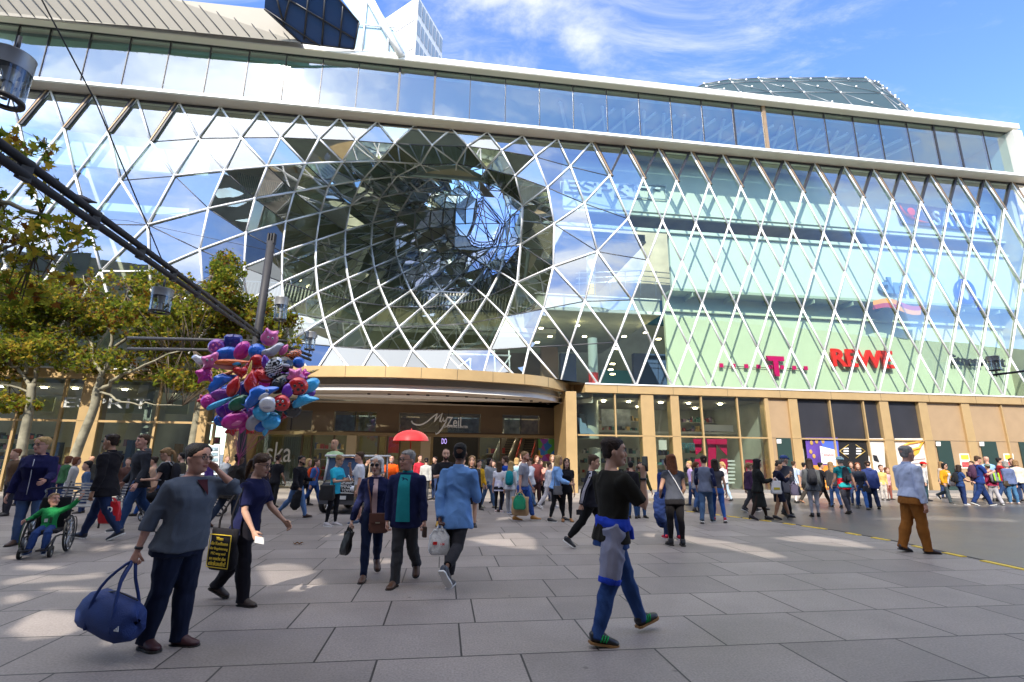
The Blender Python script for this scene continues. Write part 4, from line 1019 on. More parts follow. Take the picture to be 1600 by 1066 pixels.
b=MB(); b.tube([pl(572,-12,-.6),pl(600,40,-.6),pl(628,88,-.6)],.22,4); b.tube([pl(560,38,-.6),pl(620,44,-.6)],.05,4); b.tube([pl(573,0,-.6),pl(566,78,-.6)],.04,4); b.tube([pl(605,40,-.6),pl(607,80,-.6)],.04,4); b.build('white_edge',WHITE,re_)
# tower behind
te=empty('tower_block',(0,0,0),'white high rise with a gridded side rising behind the roof','building')
def dd(x,y,D_): r=ray(x,y); return CAM+r*(D_/r.y)
c0=dd(648,86,60); zt=dd(648,-6,60).z
pA=dd(575,70,66); 
# far end of the gridded side: same top height seen at (693,58)
r=ray(692,60); t=(zt-EYE)/r.z; pB=CAM+r*t
b=MB(); q=[Vector((p.x,p.y,0)) for p in (pA,c0,pB,pA+(pB-c0))]; b.hexa(q,[v+Vector((0,0,zt)) for v in q]); b.build('wall',mat('tower_white',(.75,.75,.76),.5),te)
b=MB(); gd_=Vector((pB.x-c0.x,pB.y-c0.y,0)); nn=Vector((gd_.y,-gd_.x,0)).normalized()
for i in range(7):
    for k in range(14):
        a=Vector((c0.x,c0.y,zt-3-k*3.6))+gd_*((i+.12)/7)+nn*.06; d_=gd_*(.76/7)
        b.poly([a,a+d_,a+d_+Vector((0,0,2.5)),a+Vector((0,0,2.5))])
b.build('window_grid',mat('tower_glass',(.30,.36,.40),.15,spec=.8),te)
b=MB(); wd_=Vector((c0.x-pA.x,c0.y-pA.y,0))
for k in range(8): 
    a=Vector((pA.x,pA.y,zt-4-k*5))-nn*0; 
    b.tube([a+Vector((0,-.06,0)),a+wd_*.96+Vector((0,-.06,0))],.06,4)
b.build('panel_joint',mat('tower_joint',(.5,.5,.52),.5),te)
# glass dome
de=empty('glass_dome',fac(1260,130,12),'low curved glass roof with white knots rising behind the upper ledge','roof')
prof=[(1060,152),(1100,131),(1140,124.5),(1185,122.5),(1235,122),(1290,121.5),(1352,122),(1372,129),(1390,145),(1408,163),(1430,190)]
g=[]
for k in range(6):
    th=k/5
    rowp=[]
    for x,y in prof:
        p=fac(x,y,13); zb=19.5
        ww=13-7*(1-math.cos(th*math.pi/2)); q=p+NB*(ww-13); q.z=zb+(p.z-zb)*math.sin((1-th)*math.pi/2)**.8; rowp.append(q)
    g.append(rowp)
b=MB(); rb=MB(); kb=MB()
for k in range(5):
    for i in range(len(prof)-1):
        b.poly([g[k][i],g[k][i+1],g[k+1][i+1],g[k+1][i]])
        rb.tube([g[k][i],g[k][i+1]],.07,4); rb.tube([g[k][i],g[k+1][i]],.07,4); rb.tube([g[k][i],g[k+1][i+1]],.06,4)
        kb.ell(g[k][i],.12,.12,.12,n=6,k=4)
        m_=(g[k][i]+g[k+1][i+1])/2; kb.ell(m_-NB*.1,.1,.1,.1,n=6,k=4)
b.build('glazing',mat('dome_glass',(.02,.05,.065),.4,spec=.25),de); rb.add(kb.v,kb.f,1,True); rb.build('ribs',[mat('dome_rib',(.16,.18,.2),.4,.5),WHITE],de)
ne=empty('stone_building',fac(1598,400,4),'cream stone building at the far right edge','building')
b=MB(); b.fbox(uR+.6,uR+25,1.0,20,0,21.5); b.build('wall',mat('cream_stone',(.66,.58,.48),.75,var=.08,vscale=.6),ne)
b=MB(); b.fbox(uR+.5,uR+25,.7,1.0,21.0,21.6); b.build('cornice',mat('cream_stone_trim',(.72,.65,.55),.7),ne)
# ---------------------------------------------------------------- plane trees
rng=random.Random(5)
def leafmat(name,col,tr):
    m=bpy.data.materials.new(name); m.use_nodes=True; nt=m.node_tree
    for n in list(nt.nodes): nt.nodes.remove(n)
    out=nt.nodes.new('ShaderNodeOutputMaterial'); mx=nt.nodes.new('ShaderNodeMixShader'); mx.inputs[0].default_value=.45
    d=nt.nodes.new('ShaderNodeBsdfDiffuse'); t=nt.nodes.new('ShaderNodeBsdfTranslucent')
    d.inputs[0].default_value=(*col,1); t.inputs[0].default_value=(*tr,1)
    nt.links.new(d.outputs[0],mx.inputs[1]); nt.links.new(t.outputs[0],mx.inputs[2]); nt.links.new(mx.outputs[0],out.inputs[0]); return m
LEAF=[leafmat('leaf_green',(.11,.15,.022),(.26,.32,.03)),leafmat('leaf_yellow_green',(.22,.22,.03),(.48,.44,.05)),leafmat('leaf_yellow',(.34,.25,.035),(.6,.42,.05)),leafmat('leaf_brown',(.15,.07,.02),(.28,.11,.02)),leafmat('leaf_dark',(.06,.09,.018),(.13,.18,.02))]
BARK=mat('plane_bark',(.25,.23,.16),.85,var=.35,vscale=3.5,bump=.4,bscale=9)
TWIG=mat('twig_bark',(.10,.075,.05),.9)
LEAFOUT=[(0,0),(.12,.02),(.42,-.16),(.30,.10),(.56,.30),(.28,.34),(.30,.52),(.12,.48),(0,.92),(-.12,.48),(-.30,.52),(-.28,.34),(-.56,.30),(-.30,.10),(-.42,-.16),(-.12,.02)]
def leaf(mb,p,s,d,m):
    d=d.normalized(); a=Vector((rng.uniform(-1,1),rng.uniform(-1,1),rng.uniform(-.2,1))); x=d.cross(a)
    if x.length<1e-3: return
    x.normalize(); nn=x.cross(d); k=rng.uniform(.05,.25)
    mb.add([p+x*(u*s)+d*(v*s)+nn*(abs(u)*s*k) for u,v in LEAFOUT],[tuple(range(16))],m)
def tree(spec,label,clusters,nl,group='plane trees on the square'):
    """spec: trunk polyline with radii; limbs list of polylines; clusters: ellipsoids of foliage (centre, radii, density)"""
    trunk,limbs=spec
    e=empty('plane_tree',trunk[0][0],label,'tree',group)
    b=MB(); b.tube(smooth([t[0] for t in trunk],4),list(np.interp(np.linspace(0,len(trunk)-1,4*(len(trunk)-1)+1),range(len(trunk)),[t[1] for t in trunk])),12)
    b.build('trunk',BARK,e)
    lb=MB(); tw=MB(); lf=MB()
    tips=[]
    for pts,r0 in limbs:
        sp_=smooth(pts,4); n=len(sp_)
        for i in range(1,n-1): sp_[i]=sp_[i]+Vector((rng.gauss(0,.04),rng.gauss(0,.04),rng.gauss(0,.04)))
        lb.tube(sp_,[r0*(1-.75*i/(n-1)) for i in range(n)],7)
        tips+=sp_[n//3:]
    lb.build('limb',BARK,e)
    tot=sum(c[2] for c in clusters)
    for c,rad,w_ in clusters:
        k=int(nl*w_/tot/7)
        for _ in range(k):
            # twig with leaves
            while True:
                q=Vector((rng.uniform(-1,1),rng.uniform(-1,1),rng.uniform(-1,1)))
                if q.length<1 and (q.length>.45 or rng.random()<.45): break
            p=c+Vector((q.x*rad[0],q.y*rad[1],q.z*rad[2]))
            if noise.noise(p*1.1)<-.12: continue
            near=min(tips,key=lambda t:(t-p).length_squared)
            d=(p-near)
            d=(d.normalized()*.6+Vector((rng.gauss(0,.4),rng.gauss(0,.4),.45+rng.gauss(0,.3)))).normalized()
            L_=rng.uniform(.25,.55); base=p-d*L_*.5
            if rng.random()<.35 and (near-p).length<2.2: tw.tube([near,near.lerp(base,.6)+Vector((0,0,rng.uniform(0,.1))),base],[.018,.012,.007],4)
            tw.tube([base,base+d*L_],[.007,.003],3,cap=False)
            dry=noise.noise(p*.7+Vector((9,2,4)))
            for j in range(7):
                t=rng.uniform(.1,1.05); q=base+d*(L_*t)+Vector((rng.gauss(0,.05),rng.gauss(0,.05),rng.gauss(0,.05)))
                ld=Vector((rng.gauss(0,1),rng.gauss(0,1),rng.gauss(-.35,.7)))
                r=rng.random()+dry*.35
                m=0 if r<.34 else 1 if r<.62 else 4 if r<.76 else 2 if r<.93 else 3
                leaf(lf,q,rng.uniform(.10,.19),ld,m)
    tw.build('twig',TWIG,e)
    o=lf.build('crown',LEAF,e); return e
def V(x,y,Y): return at_y(x,y,Y)
# tree A: thick leaning trunk
YA=13.5
gA=gnd(95,772); YA=gA.y
tree(([(V(97,790,YA),.24),(V(108,740,YA),.19),(V(126,690,YA),.165),(V(146,640,YA),.15),(V(152,612,YA),.16),(V(160,590,YA),.12)],
 [([V(156,600,YA),V(170,560,YA-.2),V(176,520,YA-.4),V(200,450,YA-.6)],.11),([V(156,608,YA),V(185,590,YA-.3),V(225,570,YA-.6),V(300,545,YA-.8)],.09),([V(152,612,YA),V(190,628,YA-.4),V(230,632,YA-.7),V(285,634,YA-.9)],.05),
  ([V(160,590,YA),V(140,540,YA+.3),V(110,480,YA+.5),V(80,440,YA+.6)],.08),([V(172,545,YA-.2),V(215,510,YA),V(260,470,YA+.3),V(330,430,YA+.4)],.07),([V(176,520,YA-.4),V(150,480,YA-.8),V(130,430,YA-1)],.06)]),
 'plane tree with thick pale trunk leaning right behind the bench, middle of the front trees',
 [(V(165,470,YA),(2.4,1.6,1.1),3),(V(240,500,YA-.3),(2.2,1.5,1.1),3),(V(90,500,YA+.3),(2,1.4,1.1),2.2),(V(310,470,YA),(1.6,1.2,1.0),2),(V(200,570,YA),(3,1.4,.55),2.2),(V(345,440,YA+.2),(.7,.7,.9),.7),(V(300,590,YA-.5),(1.4,.9,.5),.9)],21000)
gB=gnd(28,776); YB_=gB.y+1.0
tree(([(V(24,770,YB_),.2),(V(36,690,YB_),.17),(V(46,640,YB_),.15),(V(50,600,YB_),.14)],
 [([V(48,605,YB_),V(30,580,YB_),V(10,560,YB_-.2),V(-30,520,YB_-.4)],.08),([V(50,600,YB_),V(62,570,YB_),V(95,545,YB_+.3),V(120,500,YB_+.5)],.08),([V(48,615,YB_),V(0,600,YB_-.3),V(-40,590,YB_-.4)],.05),([V(34,640,YB_),V(14,625,YB_-.4),V(-20,618,YB_-.6)],.045),([V(40,585,YB_),V(36,540,YB_),V(40,480,YB_)],.07)]),
 'plane tree with slim trunk at the left edge of the photo',
 [(V(30,470,YB_),(2.2,1.4,1.1),3),(V(60,550,YB_),(2.4,1.2,.7),2),(V(-20,560,YB_),(1.6,1.2,1.2),2),(V(-10,450,YB_),(1.6,1.2,1.1),1.4),(V(20,630,YB_),(1.2,.7,.35),.5)],14000)
gC=gnd(300,771); YC=gC.y+.6
tree(([(V(290,768,YC),.2),(V(300,700,YC),.17),(V(310,640,YC),.15),(V(316,600,YC),.14)],
 [([V(314,610,YC),V(330,570,YC),V(360,530,YC),V(390,480,YC)],.09),([V(314,605,YC),V(300,560,YC),V(290,510,YC+.3),V(280,450,YC+.3)],.09),([V(316,600,YC),V(370,580,YC-.3),V(420,560,YC-.4)],.06),([V(312,620,YC),V(270,600,YC-.3),V(240,590,YC-.4)],.05)]),
 'plane tree standing half hidden behind the bunch of balloons',
 [(V(330,490,YC),(2.2,1.4,1.2),3),(V(395,500,YC),(1.8,1.3,1.2),2.6),(V(440,520,YC),(.9,.9,1.1),1.2),(V(355,420,YC),(.8,.7,.8),.8),(V(290,540,YC),(2.0,1.2,.7),1.6),(V(240,445,YC),(1.2,.9,.7),.9),(V(380,585,YC),(1.7,1,.4),.9)],19000)
# near twigs of a tree whose trunk stands outside the frame
Yn=7.2
tree(([(V(-330,860,Yn+1),.22),(V(-300,600,Yn+1),.19),(V(-260,420,Yn+.6),.15)],
 [([V(-260,420,Yn+.6),V(-150,330,Yn+.3),V(-50,300,Yn),V(40,330,Yn),V(110,350,Yn)],.08),([V(-150,330,Yn+.3),V(-60,280,Yn),V(20,250,Yn-.1),V(70,215,Yn-.1)],.05),([V(-50,300,Yn),V(30,380,Yn+.1),V(90,400,Yn+.2),V(120,390,Yn+.2)],.05)]),
 'near branches of a plane tree hanging in from the upper left edge',
 [(V(50,240,Yn),(.35,.3,.28),.8),(V(30,310,Yn),(.55,.4,.35),1.2),(V(95,300,Yn),(.3,.3,.3),.6),(V(30,380,Yn),(.75,.5,.45),1.6),(V(105,370,Yn),(.3,.3,.3),.5),(V(20,440,Yn+.3),(.8,.5,.4),1.3),(V(-60,340,Yn),(.6,.6,.6),1.2)],1050,)
# loose leaves on the paving
for x,y,l in ((508,697+0,'') ,):
    pass
for (x,y,l) in ((462,851,'dry curled brown leaf on the paving, behind the two elderly walkers'),(343,891,'dry pale leaf on the sunlit paving by the tote bag')):
    b=MB(); p=gnd(x,y); 
    for k in range(2): 
        s=.12; q=p+Vector((k*.08,.02,.02)); b.add([q+Vector((u*s,v*s*.9-.3*s,.02*math.sin(u*9)+.03*abs(u))) for u,v in LEAFOUT],[tuple(range(16))])
    tag(b.build('fallen_leaf',LEAF[3]),l,'leaf')
# ---------------------------------------------------------------- poles, beam, lanterns
POLE=mat('pole_anthracite',(.035,.034,.037),.55,.0,var=.12,vscale=5,spec=.3)
gP=gnd(377,800); YP=gP.y
pe=empty('lamp_pole',gP,'tall dark square pole carrying the overhead beams, behind the balloons','pole')
b=MB(); b.tube([Vector((gP.x,gP.y,0)),at_y(378,690,YP),at_y(403,520,YP),at_y(424,378,YP)],.125,8); b.build('shaft',POLE,pe)
b=MB()
pt=at_y(424,378,YP)
for dx in (-.09,0,.09): b.box(pt+Vector((dx,0,.1)),.04,.16,.35)
b.build('finial',POLE,pe)
bm_=empty('overhead_beam',at_y(240,440,7),'twin dark overhead tube running from the upper left down to the pole','beam')
P0=at_y(-40,209,3.6); P1=at_y(404,524,YP-.12); P2=at_y(486,556,YP+2.2)
b=MB()
for o in (Vector((0,0,.07)),Vector((0,0,-.05))): b.tube([P0+o,P1+o],.045,8)
b.build('tube',POLE,bm_)
b=MB()
for k in range(9):
    p=P0.lerp(P1,(k+.5)/9); b.box(p,.05,.12,.22)
b.build('clamp',POLE,bm_)
b=MB(); b.tube([P1,P2],.05,6); b.tube([P1+Vector((0,0,-.15)),P2+Vector((0,0,-.15))],.05,6); b.build('tail',POLE,bm_)
cbm=empty('cross_beam',at_y(300,533,YP),'dark horizontal twin tube from the pole back into the trees','beam')
b=MB(); b.tube([at_y(398,533,YP),at_y(200,528,YP+1)],.05,6); b.tube([at_y(396,548,YP),at_y(200,545,YP+1)],.05,6); b.tube([at_y(404,530,YP),at_y(448,533,YP)],.04,6); b.build('tube',POLE,cbm)
LGL=glassmat('lantern_glass',(.86,.88,.87),.12,fres=.7)
LCAP=mat('lantern_cap',(.30,.30,.30),.4,.5)
def lantern(p,r,h,label,hang=True,group='glass street lanterns on the beams'):
    e=empty('street_lantern',p,label,'lantern',group)
    b=MB(); b.lathe(p,[(r*.98,-h*.5),(r,h*.18)],22); b.build('glass',LGL,e)
    b=MB(); b.lathe(p,[(r*1.02,h*.16),(r*1.04,h*.48),(r*1.07,h*.5),(r*.9,h*.52),(.01,h*.53)],22); b.build('cap',LCAP,e)
    b=MB(); b.lathe(p,[(r*.7,-h*.52),(r*1.04,-h*.52),(r*1.04,-h*.46),(r*.7,-h*.46),(r*.7,-h*.52)],22); b.build('rim',DARKM,e)
    b=MB(); b.lathe(p,[(r*.32,-h*.1),(r*.34,h*.05),(r*.5,h*.16)],12); b.lathe(p,[(r*.2,-h*.45),(r*.2,-h*.1)],10)
    for k in range(3):
        a=k*2.1; b.tube([p+Vector((r*.8*math.cos(a),r*.8*math.sin(a),-h*.48)),p+Vector((r*.8*math.cos(a),r*.8*math.sin(a),h*.2))],r*.05,5)
    b.build('lamp',mat('lantern_lamp',(.5,.5,.5),.35,.3),e)
    b=MB(); b.tube([p+Vector((0,0,h*.5)),p+Vector((0,0,h*.95))] if hang else [p+Vector((0,0,-h*.52)),p+Vector((0,0,-h*.95))],r*.12,6); b.build('stem',DARKM,e)
    return e
pB=P0.lerp(P1,.58); 
lp=at_y(14,122,4.55); lantern(lp,.17,.56,'large glass lantern with grey cap cut by the upper left edge')
lp=at_y(252,470,at_y(262,440,1).y*pB.y); lantern(lp,.19,.50,'glass lantern hanging under the beam in front of the trees')
lantern(at_y(439,483,YP+.2),.19,.72,'glass lantern standing on the beam just right of the pole',False)
lantern(at_y(485,533,YP+2.2),.17,.62,'glass lantern at the right end of the beam, above the balloons',False)
Yr=13.0
ar=empty('overhead_beam',at_y(1590,580,Yr),'thin dark beam arm reaching in from the right edge','beam')
b=MB(); b.tube([at_y(1552,586,Yr),at_y(1640,575,Yr)],.03,6); b.build('tube',POLE,ar)
lantern(at_y(1553,568,Yr),.13,.38,'small glass lantern on the arm at the right edge',False)
b=MB(); b.tube([at_y(55,-20,6),at_y(150,160,7.2),at_y(266,437,pB.y)],.012,5); tag(b.build('cable',DARKM),'thin dark cable running down from the top edge to the hanging lantern','cable')
b=MB(); b.tube([at_y(425,385,YP),at_y(455,470,YP),at_y(489,552,YP+2)],.008,4); tag(b.build('cable',DARKM),'thin dark cable from the pole top down to the end of the beam','cable')
b=MB(); b.tube([at_y(422,392,YP),at_y(200,345,YP+2),at_y(-20,330,YP+3)],.008,4); tag(b.build('cable',DARKM),'thin dark cable from the pole top to the left edge','cable')
# pigeon on the beam
pp=P0.lerp(P1,.31)+Vector((0,0,.16)); q=at_y(130,312,pp.y)
pe_=MB(); PIG=mat('pigeon_grey',(.06,.06,.075),.6)
ax=(Vector((.8,.2,-.12)).normalized(),Vector((-.2,.97,0)).normalized(),Vector((.12,0,.99)).normalized())
def bird():
    b=MB(); n=10; prof=[(-.19,.008,.012),(-.14,.03,.018),(-.06,.05,.045),(.02,.062,.065),(.09,.055,.06),(.13,.035,.042),(.16,.03,.034),(.185,.022,.024),(.205,.006,.006)]
    vs=[];fs=[]
    for x,ry,rz in prof:
        z=.0 if x<.1 else (x-.1)*.55
        for j in range(n):
            a=2*math.pi*j/n; vs.append(q+ax[0]*(-x)+ax[1]*(ry*math.cos(a))+ax[2]*(z+rz*math.sin(a)))
    for i in range(len(prof)-1):
        for j in range(n): fs.append((i*n+j,i*n+(j+1)%n,(i+1)*n+(j+1)%n,(i+1)*n+j))
    b.add(vs,fs,0,True); return b
o=bird().build('pigeon',PIG); tag(o,'dark pigeon perched on the twin overhead tube','bird')
b=MB(); 
for s in (-.02,.02): b.tube([q+ax[1]*s-Vector((0,0,.05)),q+ax[1]*s-Vector((0,0,.13))],.005,4)
b.build('leg',mat('pigeon_leg',(.3,.1,.08),.6),o)
# ---------------------------------------------------------------- bench
g0=gnd(72,826); g1=gnd(140,826)
be=empty('bench',gnd(108,826),'slatted metal bench with backrest under the trees, behind the wheelchair','bench')
X=(g1-g0).normalized(); Yb=Vector((-X.y,X.x,0)); Lb=(g1-g0).length+.5; c0=(g0+g1)/2+Yb*.25
STL=mat('bench_steel',(.55,.55,.55),.35,.6)
b=MB()
for k in range(6): b.box(c0+Yb*(-.22+k*.085)+Vector((0,0,.45)),Lb,.05,.025,(X,Yb,Vector((0,0,1))))
b.build('seat',STL,be)
b=MB()
for k in range(7): b.box(c0+Yb*(.27+.015*k)+Vector((0,0,.52+k*.062)),Lb,.02,.035,(X,Yb,Vector((0,0,1))))
b.build('backrest',STL,be)
for s in (-1,1):
    b=MB(); p=c0+X*(s*Lb*.42); b.tube([p-Yb*.2,p-Yb*.2+Vector((0,0,.44)),p+Yb*.24+Vector((0,0,.44)),p+Yb*.38+Vector((0,0,.95))],.022,6); b.tube([p+Yb*.2,p+Yb*.2+Vector((0,0,.44))],.022,6); b.build('leg',DARKM,be)
# ---------------------------------------------------------------- small shop vehicle at the entrance
gv=gnd(530,806); ve=empty('small_van',gv,'small black open electric van with white lettering parked before the entrance','van')
ang=R(-9); VX=Vector((math.cos(ang),math.sin(ang),0)); VY=Vector((-VX.y,VX.x,0)); VZ=Vector((0,0,1)); AX=(VX,VY,VZ)
VB=mat('van_black',(.012,.012,.014),.3,coat=.6); VW=mat('van_white',(.62,.62,.6),.4)
Wv=1.35
def vp(x,y,z): return gv+VX*x+VY*y+VZ*z
def rbox(mb,x0,x1,y0,y1,z0,z1,m=0): mb.box(vp((x0+x1)/2,(y0+y1)/2,(z0+z1)/2),x1-x0,y1-y0,z1-z0,AX,m)
b=MB(); sec=[(0,.32),(.0,.95),(.05,1.08),(.35,1.12),(2.6,1.12),(2.75,1.0),(2.75,.32)]
a=[vp(-Wv/2,y,z) for y,z in sec]; b.hexa(a,[p+VX*Wv for p in a]); b.build('body',VB,ve,bevel=.04)
b=MB(); rbox(b,-Wv/2-.03,Wv/2+.03,-.06,.04,.33,.46); b.build('bumper',mat('van_grey',(.06,.06,.065),.5),ve)
for x in (-Wv/2+.05,Wv/2-.05):
    for q_ in ((.05,.22),(2.6,2.5)):
        b=MB(); b.tube([vp(x,q_[0],1.1),vp(x,q_[1],1.95)],.04,6); b.build('pillar',VW,ve)
b=MB(); rbox(b,-Wv/2-.06,Wv/2+.06,.1,2.65,1.93,2.0); b.build('roof',VW,ve,bevel=.03)
b=MB(); b.poly([vp(-Wv/2+.08,.07,1.15),vp(Wv/2-.08,.07,1.15),vp(Wv/2-.08,.21,1.9),vp(-Wv/2+.08,.21,1.9)]); b.build('windscreen',mat('van_glass',(.05,.09,.16),.08,spec=.9),ve)
TYR=mat('tyre',(.02,.02,.02),.8); RIM=mat('rim',(.4,.4,.4),.3,.8)
def wheel(c,ax,r,wd,parent,spokes=6,name='wheel',tr=.16):
    ax=ax.normalized(); up=VZ-ax*VZ.dot(ax); up.normalize(); s=up.cross(ax)
    o=bpy.data.objects.new(name,None); 
    b=MB(); b.lathe(c,[(r*(1-tr*1.6),-wd/2),(r*.97,-wd/2),(r,-wd*.25),(r,wd*.25),(r*.97,wd/2),(r*(1-tr*1.6),wd/2),(r*(1-tr*1.6),-wd/2)],24,0,(up,s,ax)); o=b.build(name,TYR,parent)
    b=MB(); b.lathe(c,[(r*(1-tr*1.7),-wd*.3),(r*(1-tr*1.7),wd*.3)],20,0,(up,s,ax)); b.lathe(c,[(.001,-wd*.4),(r*.14,-wd*.4),(r*.14,wd*.4),(.001,wd*.4)],12,0,(up,s,ax))
    for k in range(spokes):
        a=k*2*math.pi/spokes; d=up*math.cos(a)+s*math.sin(a); b.tube([c+d*r*.1,c+d*r*(1-tr*1.6)],r*.035,5)
    b.build('rim',RIM,o); return o
for x in (-Wv/2-.04,Wv/2+.04):
    for y in (.45,2.2): wheel(vp(x,y,.34),VX,.34,.16,ve,5)
for x in (-Wv/2+.18,Wv/2-.18):
    b=MB(); b.lathe(vp(x,-.02,.86),[(.001,-.03),(.09,-.03),(.1,.03)],16,0,(VX,VZ,VY)); b.build('headlight',mat('headlight',(.7,.72,.75),.1),ve)
b=MB(); rbox(b,-.30,.30,-.085,-.065,.50,.62); b.build('number_plate',VW,ve)
b=MB(); rbox(b,-Wv/2+.02,Wv/2-.02,-.012,-.004,.70,.73); b.build('trim',VW,ve)
def vtext(body,x,z,wd,h,shear=0):
    cu=bpy.data.curves.new('t','FONT'); cu.body=body; cu.align_x='CENTER'; cu.align_y='CENTER'; cu.extrude=.004; cu.shear=shear; cu.offset=.012
    o=bpy.data.objects.new('t',cu); COL.objects.link(o); bpy.context.view_layer.update(); dx,dy=o.dimensions.x,o.dimensions.y
    me=bpy.data.meshes.new_from_object(o.evaluated_get(bpy.context.evaluated_depsgraph_get())); bpy.data.objects.remove(o)
    sx,sy=wd/dx,h/dy; c=vp(x,-.012,z); me.transform(Matrix.Translation(c)@Matrix(((VX.x*sx,0,-VY.x,0),(VX.y*sx,0,-VY.y,0),(0,sy,0,0),(0,0,0,1))))
    link('lettering',me,ve,[VW])
vtext('SHOPPING',.05,.92,.85,.10); vtext('HIER IN TOWN',.05,.80,.95,.09)
cu_=vtext
b=MB(); 
vtext('MyZeil',.05,1.045,.8,.13,.35)
ve.scale=(.8,.8,.8); ve.location=gnd(527,804)
# ---------------------------------------------------------------- red parasol
gu=gnd(643,779); ue=empty('red_parasol',gu,'open red umbrella on a red pole before the entrance doors','umbrella')
UR=mat('umbrella_red',(.62,.01,.012),.55,sheen=.3)
top=at_y(643,672,gu.y); edge=at_y(643,689,gu.y); rU=(at_y(671,688,gu.y)-at_y(615,688,gu.y)).length/2
b=MB(); n=8; vs=[];fs=[]; rings=7
for i in range(rings+1):
    t=i/rings; r=rU*math.sin(t*math.pi/2*.96); z=edge.z+(top.z-edge.z)*math.cos(t*math.pi/2)
    for j in range(n*4):
        a=2*math.pi*j/(n*4); k=1-.06*t*(1-abs(math.cos(a*n/2))); vs.append(Vector((top.x,gu.y,0))+Vector((math.cos(a)*r*k,math.sin(a)*r*k,z)))
for i in range(rings):
    for j in range(n*4): j2=(j+1)%(n*4); fs.append((i*n*4+j,i*n*4+j2,(i+1)*n*4+j2,(i+1)*n*4+j))
b.add(vs,fs,0,True); b.build('canopy',UR,ue)
b=MB(); b.tube([Vector((top.x,gu.y,1.0)),top+Vector((0,0,.06))],.02,6); b.build('pole',mat('umbrella_pole',(.5,.03,.03),.4),ue)
b=MB()
for j in range(n):
    a=2*math.pi*j/n; b.tube([Vector((top.x,gu.y,top.z-.05)),Vector((top.x+math.cos(a)*rU*.9,gu.y+math.sin(a)*rU*.9,edge.z+.03))],.01,4)
b.build('ribs',DARKM,ue)
# ---------------------------------------------------------------- people
# local frame of a person: x = the person's left, -y = forwards, z up, 1 unit = body height
Ux=Vector((1,0,0)); 
def rx(v,a): return Matrix.Rotation(a,3,'X')@v
def ry(v,a): return Matrix.Rotation(a,3,'Y')@v
def rz(v,a): return Matrix.Rotation(a,3,'Z')@v
class Sec:
    """a chain of elliptic sections: (point, half width along side, half depth, side vector)"""
def loft(mb,secs,n=14,m=0,cap=True):
    vs=[];fs=[];k=len(secs)
    P=[Vector(s[0]) for s in secs]
    for i,(p,a,b,side) in enumerate(secs):
        t=(P[min(i+1,k-1)]-P[max(i-1,0)]).normalized()
        s=side-t*side.dot(t)
        if s.length<1e-4: s=Vector((0,1,0))-t*t.y
        s.normalize(); d=t.cross(s)
        for j in range(n):
            an=2*math.pi*j/n; vs.append(P[i]+s*(a*math.cos(an))+d*(b*math.sin(an)))
    for i in range(k-1):
        for j in range(n):
            j2=(j+1)%n; fs.append((i*n+j,i*n+j2,(i+1)*n+j2,(i+1)*n+j))
    if cap: fs.append(tuple(range(n-1,-1,-1))); fs.append(tuple((k-1)*n+j for j in range(n)))
    mb.add(vs,fs,m,True)
_tmp=[]
def remesh(mb,vox,smooth_it=4,wr=0,seed=0,cut=None):
    me=mb.mesh('t'); o=bpy.data.objects.new('t',me); COL.objects.link(o)
    r=o.modifiers.new('r','REMESH'); r.mode='VOXEL'; r.voxel_size=vox; r.use_smooth_shade=True
    if smooth_it:
        s=o.modifiers.new('s','SMOOTH'); s.factor=.5; s.iterations=smooth_it
    dg=bpy.context.evaluated_depsgraph_get(); dg.update()
    m2=bpy.data.meshes.new_from_object(o.evaluated_get(dg)); bpy.data.objects.remove(o); bpy.data.meshes.remove(me)
    if wr:
        n=len(m2.vertices); co_=np.empty(n*3); m2.vertices.foreach_get('co',co_); co_=co_.reshape(-1,3)
        no=np.empty(n*3); m2.vertices.foreach_get('normal',no); no=no.reshape(-1,3)
        c=co_
        d=np.zeros(n)
        rs=np.random.RandomState(seed)
        for fr,am in ((16,.55),(31,.45),(55,.22)):
            for _ in range(3):
                k=rs.normal(size=3)*np.array([1,1,.75])*fr; ph=rs.uniform(0,6.28); w2=rs.normal(size=3)*fr*.35
                d+=am*np.sin(c@k+ph+1.6*np.sin(c@w2+ph*2))/1.7
        # folds: sharpen the valleys
        d=np.clip(-np.abs(d)*1.1+.25,-.55,.4)
        co_=co_+no*(d*wr)[:,None]
        m2.vertices.foreach_set('co',co_.ravel()); m2.update()
    return m2
SKIN={'fair':(.52,.30,.21),'pink':(.55,.29,.21),'tan':(.40,.215,.13),'brown':(.16,.075,.045),'olive':(.36,.20,.125)}
HAIRC={'black':(.012,.010,.010),'brown':(.055,.03,.017),'dark':(.028,.017,.012),'blond':(.42,.27,.11),'grey':(.25,.235,.215),'white':(.6,.59,.57),'red':(.16,.05,.02),'sand':(.25,.15,.07),'auburn':(.13,.045,.02)}
def fabric(c): 
    k='cloth_%02x%02x%02x'%tuple(int(min(1,v**.45)*255) for v in c)
    return mat(k,c,.85,var=.10,vscale=14,bump=.25,bscale=260,spec=.12,sheen=.03)
def skin(c): return mat('skin_'+c,SKIN[c],.5,var=.06,vscale=20,spec=.4)
def hairm(c): return mat('hair_'+c,HAIRC[c],.6,var=.3,vscale=40,bump=.6,bscale=90,spec=.2)
LEATH=lambda c: mat('leather_%02x%02x%02x'%tuple(int(v**.45*255) for v in c),c,.42,var=.1,vscale=12)
EYE_W=mat('eye_white',(.6,.58,.55),.3); EYE_D=mat('eye_dark',(.02,.014,.01),.25); LIP=mat('lip',(.34,.11,.09),.5)
SOLE_W=mat('sole_white',(.7,.7,.68),.6); SOLE_D=mat('sole_dark',(.03,.028,.026),.7)
